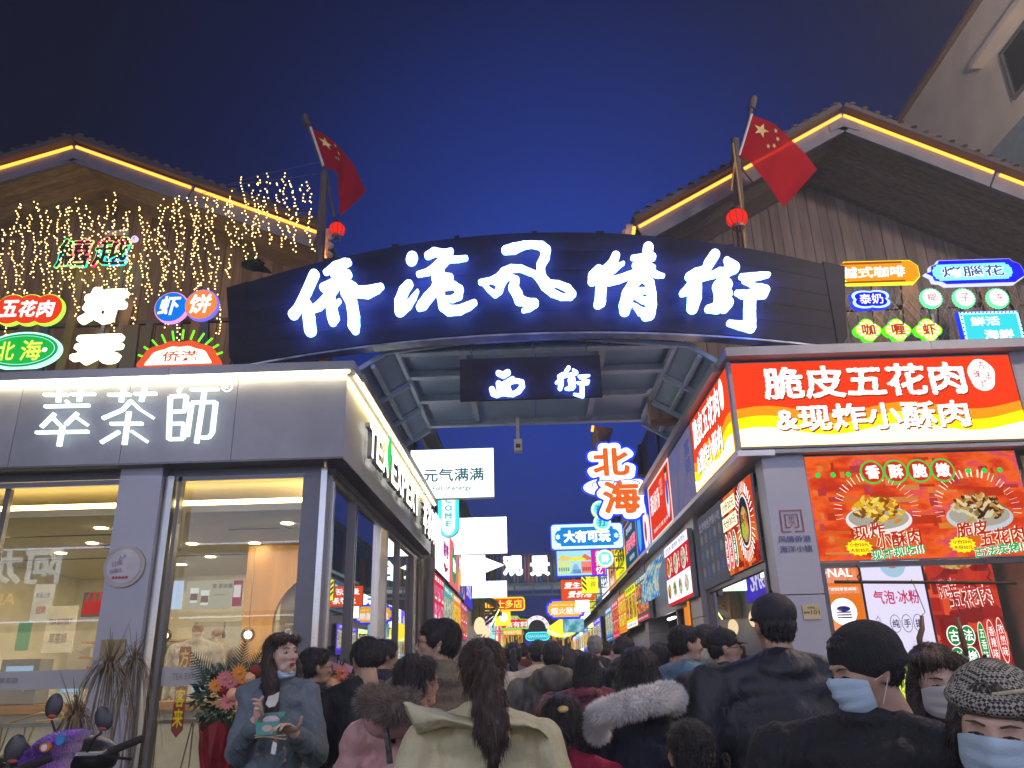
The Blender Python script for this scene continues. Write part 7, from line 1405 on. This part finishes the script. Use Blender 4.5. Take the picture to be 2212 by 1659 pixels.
            for i_ in range(min(2600, len(hv))):
                j_ = r3.randrange(len(hv)); p, n_ = hv[j_], hn[j_]; up_ = M @ Vector((0, .1, 1)); fl_ = -up_+(p-Th((0, .05, .12))).normalized()*.5; fl_ = (fl_-n_*fl_.dot(n_)); 
                if fl_.length < .05 or (cap and (p-C).dot(M @ Vector((0, -.15, 1))) > (.0 if cap[0] != 'cap' else -.002)): continue
                fl_ = (fl_.normalized()+Vector((r3.gauss(0, .16), r3.gauss(0, .16), r3.gauss(0, .16)))).normalized(); s_ = fl_.cross(n_).normalized()*.0011; L3 = r3.uniform(.02, .06)*(.42 if hair in ('short', 'crop', 'boy', 'bun') else 1); q0 = p-n_*.001; q1 = p+fl_*L3*.5+n_*.004; q2_ = p+fl_*L3+n_*.001
                sb_.add([q0-s_, q0+s_, q1+s_, q1-s_, q2_], [(0, 1, 2, 3), (3, 2, 4)])
            sb_.build('hair_strands', hmt, ho, kind='stuff')
    if cap:
        kind, m_ = cap; g = PB(); cc = lambda p, r: g.ell(Th(p), [q*k for q in r], M)
        if kind == 'cap': cc((0, .012, .058), (.092, .104, .082)); g.cap(Th((-.035, -.10, .035)), Th((.035, -.10, .035)), .012, .012); 
        if kind == 'beanie': cc((0, .022, .050), (.098, .118, .098)); cc((0, .03, .02), (.100, .112, .050))
        if kind == 'beret': cc((0, .03, .055), (.098, .108, .085)); cc((0, .05, .03), (.098, .09, .06)); cc((0, -.02, .07), (.10, .10, .035))
        if kind == 'scarf': cc((0, .028, .050), (.090, .100, .085)); cc((0, .06, -.01), (.075, .06, .07))
        gm = g.fuse(.007 if Y < 5 else .01, 4); gm.materials.append(m_); go = link('hat', gm, o)
        if kind == 'cap':
            V2 = []; F2 = []
            for i_ in range(9):
                t = math.pi*(i_/8); 
                for j_ in range(5): r_ = j_/4; V2.append(Th((.078*math.cos(t)*(1-.0*r_), -.060-.085*math.sin(t)*r_-.02*math.sin(t), .040-.018*r_*math.sin(t)+.010*math.sin(t))))
            for i_ in range(8):
                for j_ in range(4): F2.append((i_*5+j_, (i_+1)*5+j_, (i_+1)*5+j_+1, i_*5+j_+1))
            MB().add(V2, F2).build('brim', m_, go, smooth=True); MB().sph(Th((0, .012, .142)), .008, 8, 5).build('button', m_, go)
    if mask:
        m_, mode = mask; V2 = []; F2 = []; nu, nv = 17, 13; off_z = {'on': -.045, 'chin': -.100, 'low': -.085}[mode]; hh = {'on': .050, 'chin': .022, 'low': .030}[mode]; oy = {'on': 0, 'chin': .022, 'low': .012}[mode]
        for i_ in range(nu):
            u = -1+2*i_/(nu-1)
            for j_ in range(nv):
                v = -1+2*j_/(nv-1); a_ = u*1.10; ry = .120 if mode == 'on' else .100; nose = .018*math.exp(-(u*3.2)**2)*math.exp(-((v-.55)*1.4)**2) if mode == 'on' else .006*math.sin(7*u+3*v)
                pl = .008*(((j_ % 4)/3)-.5)*(1-abs(u)**4) ; rr = (1-.10*max(0, -v)**2)
                V2.append(Th((.082*math.sin(a_)*rr, oy-(ry+nose+pl)*math.cos(a_)*rr+.004, off_z+hh*v*(1-.28*abs(u)**3)+.012*(1-abs(u))*(v > 0)*v)))
        for i_ in range(nu-1):
            for j_ in range(nv-1): F2.append((i_*nv+j_, (i_+1)*nv+j_, (i_+1)*nv+j_+1, i_*nv+j_+1))
        mo = MB().add(V2, F2).build('face_mask', m_, o, smooth=True)
        st_ = MB()
        for s in (-1, 1):
            for z_ in (hh*.6, -hh*.7): st_.tube([Th((s*.068, oy-.028, off_z+z_)), Th((s*.078, -.005, (off_z+z_)*.5)), Th((s*.084, .018, .0))], .0013*k, 4)
        st_.build('ear_loop', mat('ear loop', (.6, .6, .6), .7), mo)
    if glasses:
        g = MB()
        for s in (-1, 1): g.tube([Th((s*.033+.023*math.cos(t), -.103+.010*abs(math.cos(t))*(s*math.cos(t) > 0), .006+.018*math.sin(t))) for t in [q*math.pi/8 for q in range(17)]], .0016, 5, False); g.tube([Th((s*.056, -.095, .012)), Th((s*.078, -.03, .008)), Th((s*.081, .015, .0))], .0016, 5)
        g.tube([Th((-.010, -.106, .010)), Th((.010, -.106, .010))], .0016, 5); g.build('glasses', mat('glasses frame', (.10, .09, .08), .25, .8), o)
    if bits: face_bits(o, M, C, k, eyes=bits != 'brows', lipson=not mask or mask[1] != 'on')
    o['_c'] = 0; del o['_c']
    return o, T, C, M, k
def torus_fur(par, pts, r, m, n, L, name='fur_trim', seed=1):
    b = PB()
    for a, c in zip(pts, pts[1:]): b.cap(a, c, r, r)
    me = b.fuse(.012, 3); me.materials.append(m); o = link(name, me, par)
    vs = [v.co.copy() for v in me.vertices]; ns = [v.normal.copy() for v in me.vertices]
    def f(r_): i = r_.randrange(len(vs)); return vs[i], ns[i]
    fuzz(f, n, L, m, 'fur_tufts', o, seed, .0022); return o
black = cloth('black cloth', (.012, .012, .018)); navy = cloth('navy cloth', (.014, .016, .035)); nylon = cloth('dark nylon', (.014, .016, .026), .55, .3, 60)
cream = cloth('cream padded coat', (.50, .47, .30), .62, .3, 40, .08); pink = cloth('dusty pink puffer', (.42, .24, .24), .45, .3, 40, .06); denim = cloth('washed denim', (.115, .15, .185), .85, .5, 240, .2)
furw = mat('white fur', (.72, .70, .70), .9, 0, .1, sheen=.4); furb = mat('brown grey fur', (.17, .13, .11), .9, 0, .35, 30, sheen=.3)
# -- the woman in denim
Yd = 4.15; wd = {}
sh = [P(535, 1512, 4.2), P(672, 1500, 4.2)]
armd = [[P(541, 1510, 4.2), P(515, 1628, 4.05), P(549, 1572, 3.80)], [P(666, 1500, 4.2), P(684, 1632, 4.05), P(640, 1585, 3.82)]]
o, T, C, M, k = person('woman in washed denim jacket, mask on chin, eating from a teal paper box', 606, 1371, Yd, face=4, head=52, nod=-6, tilt=-4, hair='longf', hairm=HAIRB, cm=denim, skin=SKIN2, mask=(MASK, 'chin'), bits=True, arms=armd, bulk=.98, vox=.009, ck=folds(.016, 3, .8))
def hand(par, W_, dirf, pn, curl, thumb, name='hand'):
    """palm at wrist W_, fingers along dirf, palm normal pn"""
    b = PB(); d = dirf.normalized(); n_ = (pn-d*pn.dot(d)).normalized(); s = d.cross(n_); R = Matrix((s, d, n_)).transposed()
    b.ell(W_+d*.045, (.038, .048, .016), R); b.cap(W_-d*.05, W_+d*.01, .026, .027)
    for i, (off, L) in enumerate(((-.029, .068), (-.010, .078), (.010, .073), (.028, .058))):
        p = W_+d*.082+s*off; q = d; 
        for j, f in enumerate((.45, .32, .25)):
            q = (Matrix.Rotation(curl[i]*(.6 if j == 0 else .9), 3, s) @ q); e = p+q*L*f*1.15; b.cap(p, e, .0088-.001*j, .0080-.001*j, 8); p = e
    p = W_+d*.03+s*thumb*.036; q = (d*.6+s*thumb*.7+n_*.35).normalized()
    for j, L in enumerate((.036, .030)): e = p+q*L; b.cap(p, e, .0105-.0015*j, .0095-.002*j, 8); p = e; q = (q+n_*.5+d*.3).normalized()
    me = b.fuse(.0042, 2); me.materials.append(SKIN2); return link(name, me, par)
W1 = P(551, 1560, 3.79); hand(o, W1, P(571, 1515, 3.70)-W1, Vector((.75, .55, .1)), (-.55, -.5, -.45, -.6), 1)
W2 = P(636, 1583, 3.80); hand(o, W2, P(604, 1562, 3.70)-W2, Vector((.1, .7, .75)), (-.5, -.45, -.5, -.55), -1)
for i in range(5): MB().disc(0, 0, .008, .008, -.004, .004, 12).build('button', mat('brass button', (.2, .15, .08), .4, .7), o, P(613+1.5*i, 1590+26*i, 3.93 if i else 3.95))
cr_ = thing('cracker', 'white curved cracker held up by the woman in denim', 'food', P(588, 1510, 3.69)); b = PB()
MB().poly([(-.028, -.02), (-.012, -.035), (.014, -.030), (.026, -.005), (.028, .030), (.008, .018), (-.018, .012)], 0, .008).build('piece', mat('white cracker', (.62, .60, .56), .6), cr_)
bxp = P(585, 1568, 3.70); bx_ = thing('paper_box', 'teal paper snack box held by the woman in denim', 'food box', bxp); teal = mat('teal card', (.08, .30, .27), .6)
b = MB(); b.add([(-.055, -.02, -.035), (.035, -.02, -.035), (.05, -.02, .02), (-.062, -.02, .015), (-.055, .05, -.035), (.035, .05, -.035), (.05, .05, .055), (-.062, .05, .05)], [(0, 1, 2, 3), (5, 4, 7, 6), (4, 0, 3, 7), (1, 5, 6, 2), (4, 5, 1, 0)]).build('box', teal, bx_); MB().sph((-.005, .015, .022), (.04, .025, .02), 10, 6).build('food', mat('pale rice snack', (.55, .45, .5), .6), bx_, smooth=True); MB().disc(-.008, -.008, .022, .014, -.023, -.021).build('emblem', mat('box print', (.5, .4, .35), .6), bx_)
cp = thing('chopsticks', 'pair of wooden chopsticks held under the teal box', 'chopsticks', P(590, 1592, 3.70))
for (a, c) in (((549, 1588), (618, 1597)), ((551, 1593), (618, 1588))): MB().tube([P(*a, 3.70)-P(590, 1592, 3.70), P(*c, 3.69)-P(590, 1592, 3.70)], .0028, 6).build('chopstick', mat('chopstick wood', (.55, .42, .25), .6), cp)
sr = thing('sauce_packet', 'small packet dangling below the teal box', 'packet', P(592, 1606, 3.70)); MB().poly([(-.012, -.04), (.008, -.045), (.014, .0), (-.006, .01)], 0, .004).build('packet', mat('silver film', (.5, .55, .65), .25, .6), sr); MB().poly([(-.006, .012), (.013, .002), (.012, .03), (-.002, .032)], .001, .004).build('red_tab', mat('red reflector', (.35, .05, .03), .3), sr)
# -- the others; (crown pixel) from left to right
person('man with glasses in black behind the woman in denim, turned from us', 684, 1403, 4.75, face=160, head=125, cm=black, glasses=True)
person('boy in a black jacket bent over beside the pink greeting card', 787, 1383, 4.4, face=200, head=215, nod=14, hair='boy', cm=black)
person('man with glasses just right of the boy in black', 831, 1384, 5.4, face=170, head=130, hair='boy', cm=navy, glasses=True)
khaki = cloth('khaki jacket', (.14, .115, .085), .8)
person('tall man in khaki with glasses, seen in left profile, mask pulled down', 950, 1341, 3.75, face=215, head=-88, nod=-3, hair='boy', cm=khaki, mask=(MASK, 'low'), glasses=True, skin=SKIN)
o, T, C, M, k = person('woman with a ponytail in a pink puffer with brown fur hood', 903, 1419, 3.3, face=165, head=140, hair='ponylow', cm=pink, bulk=1.18, ck=quilt(.014, .15, 5), glasses=True)
torus_fur(o, [P(800, 1510, 3.14), P(822, 1516, 3.08), P(850, 1528, 3.0), P(880, 1520, 3.0)], .042, furb, 3600, .040, seed=4); 
hd = PB(); hd.ell(P(838, 1548, 3.14), (.10, .05, .085)); hd.ell(P(870, 1552, 3.14), (.07, .045, .07)); hm_ = hd.fuse(.012, 4, folds(.008, 9)); hm_.materials.append(pink); link('hood', hm_, o)
MB().tube([P(833, 1574, 3.02), P(838, 1610, 3.0), P(842, 1650, 3.0)], .012, 5).build('striped_ribbon', mat('ribbon', (.04, .04, .05), .6, 0, 1.2, 60), o)
o, T, C, M, k = person('woman with a thick ponytail in a cream padded coat, centre front', 1040, 1386, 2.75, face=178, head=188, hair='ponybig', hairm=HAIRB, cm=cream, bulk=1.0, vox=.0095, ck=folds(.014, 8, .75), skin=SKIN)
b = PB()      # wide turned-down hood collar
tl_ = [(864, 1510), (885, 1514), (930, 1524), (985, 1538), (1040, 1547), (1095, 1541), (1130, 1546), (1165, 1563), (1186, 1590)]; bl_ = [(900, 1592), (925, 1582), (960, 1574), (1000, 1580), (1040, 1588), (1090, 1582), (1130, 1576), (1165, 1584), (1192, 1602)]
V = []; nn = len(tl_); prof = ((0, 2.66), (0, 2.575), (.35, 2.53), (.7, 2.525), (1, 2.575), (1, 2.66))
for (f_, y_) in prof:
    for i, (p_, q_) in enumerate(zip(tl_, bl_)): V.append(P(p_[0]+(q_[0]-p_[0])*f_, p_[1]+(q_[1]-p_[1])*f_, y_+.05*abs(i/(nn-1)-.5)*2))
m6 = len(prof); F = [(j*nn+i, j*nn+i+1, ((j+1) % m6)*nn+i+1, ((j+1) % m6)*nn+i) for j in range(m6) for i in range(nn-1)]+[tuple(j*nn for j in range(m6))[::-1], tuple(j*nn+nn-1 for j in range(m6))]
b.add(V, F)
cm_ = b.fuse(.010, 5, folds(.012, 12, .8)); cm_.materials.append(cream); link('hood', cm_, o)
for px_, py_ in ((926, 1513), (1074, 1561)): MB().sph(P(px_, py_, 2.51), (.006, .004, .006), 8, 5).build('snap', mat('snap dark', (.08, .08, .09), .4), o)
camo = cloth('camouflage cloth', (.11, .10, .085), .8, .3, 100, .7, ns=16)
person('woman with a low ponytail in a dark quilted jacket, middle distance', 1108, 1390, 7.2, face=182, hair='pony', cm=cloth('slate violet puffer', (.11, .10, .17), .5), bulk=1.1, ck=quilt(.012, .10, 2))
person('person in a beige jacket with a lettered strap, middle distance', 1161, 1385, 6.6, face=183, hair='short', cm=cloth('beige nylon', (.52, .43, .30), .6), bulk=1.1, ck=quilt(.008, .3, 4))
person('man in a dark camouflage jacket, middle of the street', 1191, 1387, 5.6, face=181, hair='crop', cm=camo, bulk=1.12, hood=True)
person('woman with short hair and a mask in right profile', 1232, 1403, 6.4, face=160, head=95, nod=8, hair='bob', cm=black, mask=(MASK, 'low'))
o, T, C, M, k = person('child in a raspberry red jacket with a yellow hairclip', 1211, 1506, 3.1, face=178, head=170, hair='ponylow', cm=cloth('raspberry fleece', (.33, .012, .05), .85), kid=True, headk=.82)
MB().sph(P(1216, 1532, 2.92), (.02, .008, .012), 8, 5).build('hairclip', mat('gilt clip', (.6, .5, .2), .4, .5), o)
flo = mat('floral puffer', (.16, .012, .035), .55, 0, 1.1, 26, .3, 60)
o, T, C, M, k = person('woman with long hair in a red and purple patterned puffer', 1268, 1412, 5.2, face=170, head=160, hair='long', cm=flo, bulk=1.25, ck=quilt(.012, .12, 7))
o, T, C, M, k = person('grey haired man in a dark jacket with a pale shoulder strap', 1284, 1374, 7.6, face=175, hair='crop', hairm=HAIRG, cm=navy, bulk=1.15)
MB().tube([P(1275, 1412, 7.35), P(1295, 1432, 7.3), P(1318, 1464, 7.3)], .012, 5).build('strap', mat('pale strap', (.5, .4, .28), .6), o)
person('head of a man bent low between the grey haired man and the shop', 1311, 1389, 8.8, face=150, nod=20, cm=black)
person('man in a dark puffer with a hood looking down at right', 1355, 1380, 7.0, face=150, head=115, nod=22, cm=nylon, hood=True, bulk=1.15, ck=quilt(.012, .1, 3))
o, T, C, M, k = person('woman with long black hair and a white fur hood on a navy coat', 1375, 1403, 3.35, face=180, head=176, hair='long', cm=navy, bulk=1.16, long=True)
torus_fur(o, [P(1290, 1578, 3.14), P(1292, 1545, 3.10), P(1330, 1530, 3.02), P(1375, 1518, 3.0), P(1420, 1506, 3.02), P(1450, 1500, 3.10), P(1458, 1512, 3.14)], .037, furw, 9000, .026, seed=9)
lav = cloth('lavender hoodie', (.22, .22, .34), .85)
person('woman with a messy bun in a lavender hoodie', 1432, 1391, 5.3, face=165, head=130, nod=5, hair='bun', cm=lav, hood=True)
vest = cloth('teal blue puffer vest', (.08, .15, .24), .5)
person('man in a teal blue puffer vest looking right', 1478, 1355, 4.85, face=150, head=105, hair='short', cm=vest, bulk=1.1, ck=quilt(.014, .085, 3))
person('man with glasses in a black and white jacket looking right', 1526, 1352, 5.6, face=140, head=100, hair='short', cm=cloth('grey white jacket', (.30, .28, .25), .7), glasses=True, hood=True)
person('man in a black baseball cap and glasses in right profile', 1560, 1362, 4.9, face=130, head=88, hair='crop', cm=black, cap=('cap', black), glasses=True, bulk=1.12)
person('girl with a long ponytail in a beige top beside the big man', 1486, 1460, 4.4, face=150, head=140, hair='pony', cm=cloth('beige cotton', (.42, .34, .24), .8), kid=True)
person('dark haired boy at the bottom edge next to the big man', 1487, 1560, 2.65, face=178, hair='crop', cm=black, kid=True)
o, T, C, M, k = person('big man in a black jacket and black cap seen from behind', 1665, 1292, 3.15, face=178, head=182, hair='crop', cm=nylon, bulk=1.22, cap=('cap', mat('black twill cap', (.020, .020, .028), .75, 0, .1, 9, .2, 300)), headk=.93, ck=folds(.012, 14, .7), skin=SKIN)
pt = T((0, .20, 1.14)); tx_ = thing('back_print', 'faint tonal lettering across the back of the big man in black', 'print', P(1690, 1543, 2.93)); text(tx_, 'THEODOLITE MARKOV', 0, 0, .42, .035, mat('tonal print', (.035, .028, .035), .7), y=0, rot=-.05)
o, T, C, M, k = person('man in a black beanie and pale blue mask looking left, right foreground', 1838, 1366, 2.25, face=-28, head=-78, nod=14, tilt=0, hair='short', cm=black, mask=(MASK, 'on'), cap=('beanie', mat('black knit', (.016, .016, .022), .95, 0, .3, 60, .9, 260, (1, 1, .25))), bits=True, bulk=1.22, headk=.90, skin=SKIN)
knit = cloth('grey headscarf', (.05, .045, .045), .9)
o, T, C, M, k = person('woman in a white mask facing us between the two masked people', 2016, 1399, 2.85, face=0, head=-10, nod=10, hair='longf', hairm=HAIRB, cm=black, mask=(MASKW, 'on'), bits=True, headk=.98, skin=SKIN2)
hc, t_h, o_h = _new('houndstooth'); b_h = t_h.nodes.new('ShaderNodeBsdfPrincipled'); b_h.inputs['Roughness'].default_value = .9; c_h = t_h.nodes.new('ShaderNodeTexChecker'); c_h.inputs['Scale'].default_value = 150
c_h.inputs['Color1'].default_value = (.02, .02, .022, 1); c_h.inputs['Color2'].default_value = (.30, .29, .26, 1); tc_h = t_h.nodes.new('ShaderNodeTexCoord'); mp_h = t_h.nodes.new('ShaderNodeMapping'); mp_h.inputs['Rotation'].default_value = (.5, .6, .4); t_h.links.new(tc_h.outputs['Object'], mp_h.inputs[0]); t_h.links.new(mp_h.outputs[0], c_h.inputs[0]); t_h.links.new(c_h.outputs[0], b_h.inputs['Base Color']); t_h.links.new(b_h.outputs[0], o_h.inputs[0])
o, T, C, M, k = person('woman in a houndstooth beret and blue mask, lower right corner', 2142, 1455, 1.80, face=-20, head=-34, nod=12, tilt=8, hair='bob', cm=black, mask=(MASK, 'on'), bits=True, cap=('beret', hc), headk=.95, skin=SKIN2)
trm = mat('cream piping', (.42, .42, .28), .7)
for pts_ in (((-.07, -.075, .075), (-.02, -.085, .085), (.04, -.075, .10), (.085, -.03, .10)), ((.085, -.045, .055), (.03, -.094, .065), (-.03, -.098, .060))): MB().tube([C+M @ (Vector(q_)*k*1.03) for q_ in pts_], .004, 6).build('piping', trm, o)
person('dark capped head behind the houndstooth beret', 2125, 1432, 3.0, face=160, head=200, hair='crop', cm=black, cap=('cap', black))
# distant walkers
fars = [(1068, 1386, 9.5, 'red brown haired walker far down the street near the left shops', (.03, .02, .02), 178), (1084, 1400, 12, 'walker in charcoal far down the street, left of centre', (.04, .04, .05), 190), (1098, 1398, 14, 'small distant walker left of the quilted jacket', (.10, .05, .05), 180), (1128, 1390, 10, 'distant walker whose head shows right of the low ponytail', (.10, .02, .02), 182), (1141, 1402, 11, 'walker in red partly hidden by the beige jacket', (.35, .02, .03), 178), (1216, 1396, 12, 'distant dark walker right of the camouflage jacket', (.03, .03, .05), 184), (1248, 1405, 9.5, 'dark haired walker behind the woman in right profile', (.04, .035, .06), 170), (1058, 1410, 17, 'tiny distant walker near the tinsel at left', (.1, .1, .1), 180), (1150, 1408, 20, 'tiny distant walker under the cyan end sign', (.08, .05, .05), 180), (1178, 1410, 24, 'tiny distant walker right under the cyan end sign', (.2, .15, .1), 0), (1232, 1412, 18, 'tiny distant walker by the right menus', (.05, .08, .12), 0), (1113, 1412, 26, 'tiny distant walker in the middle of the street', (.1, .03, .03), 0), (1036, 1402, 8.5, 'walker in black behind the cream coat, left', (.02, .02, .02), 178)]
for i, (a, b_, Y, lb, c_, f_) in enumerate(fars): person(lb, a, b_, Y, face=f_, cm=cloth('far coat %d' % i, c_), hair=('short', 'long', 'pony')[i % 3], vox=.03)
# staff in the tea shop
for i, (a, b_, Y, lb) in enumerate(((428, 1351, 11.4, 'tea shop worker with a pale visor and mask, left of the two'), (467, 1360, 11.7, 'tea shop worker half hidden by the leafy plant'))):
    person(lb, a, b_, Y, face=10, head=15-60*i, nod=25, cm=cloth('work shirt', (.26, .24, .23), .8), mask=(MASKW, 'on'), cap=('cap', mat('visor brown', (.12, .06, .05), .7)), skin=SKIN2, vox=.02)

bloom_box(.0045)
bpy.data.scenes.remove(TMP)
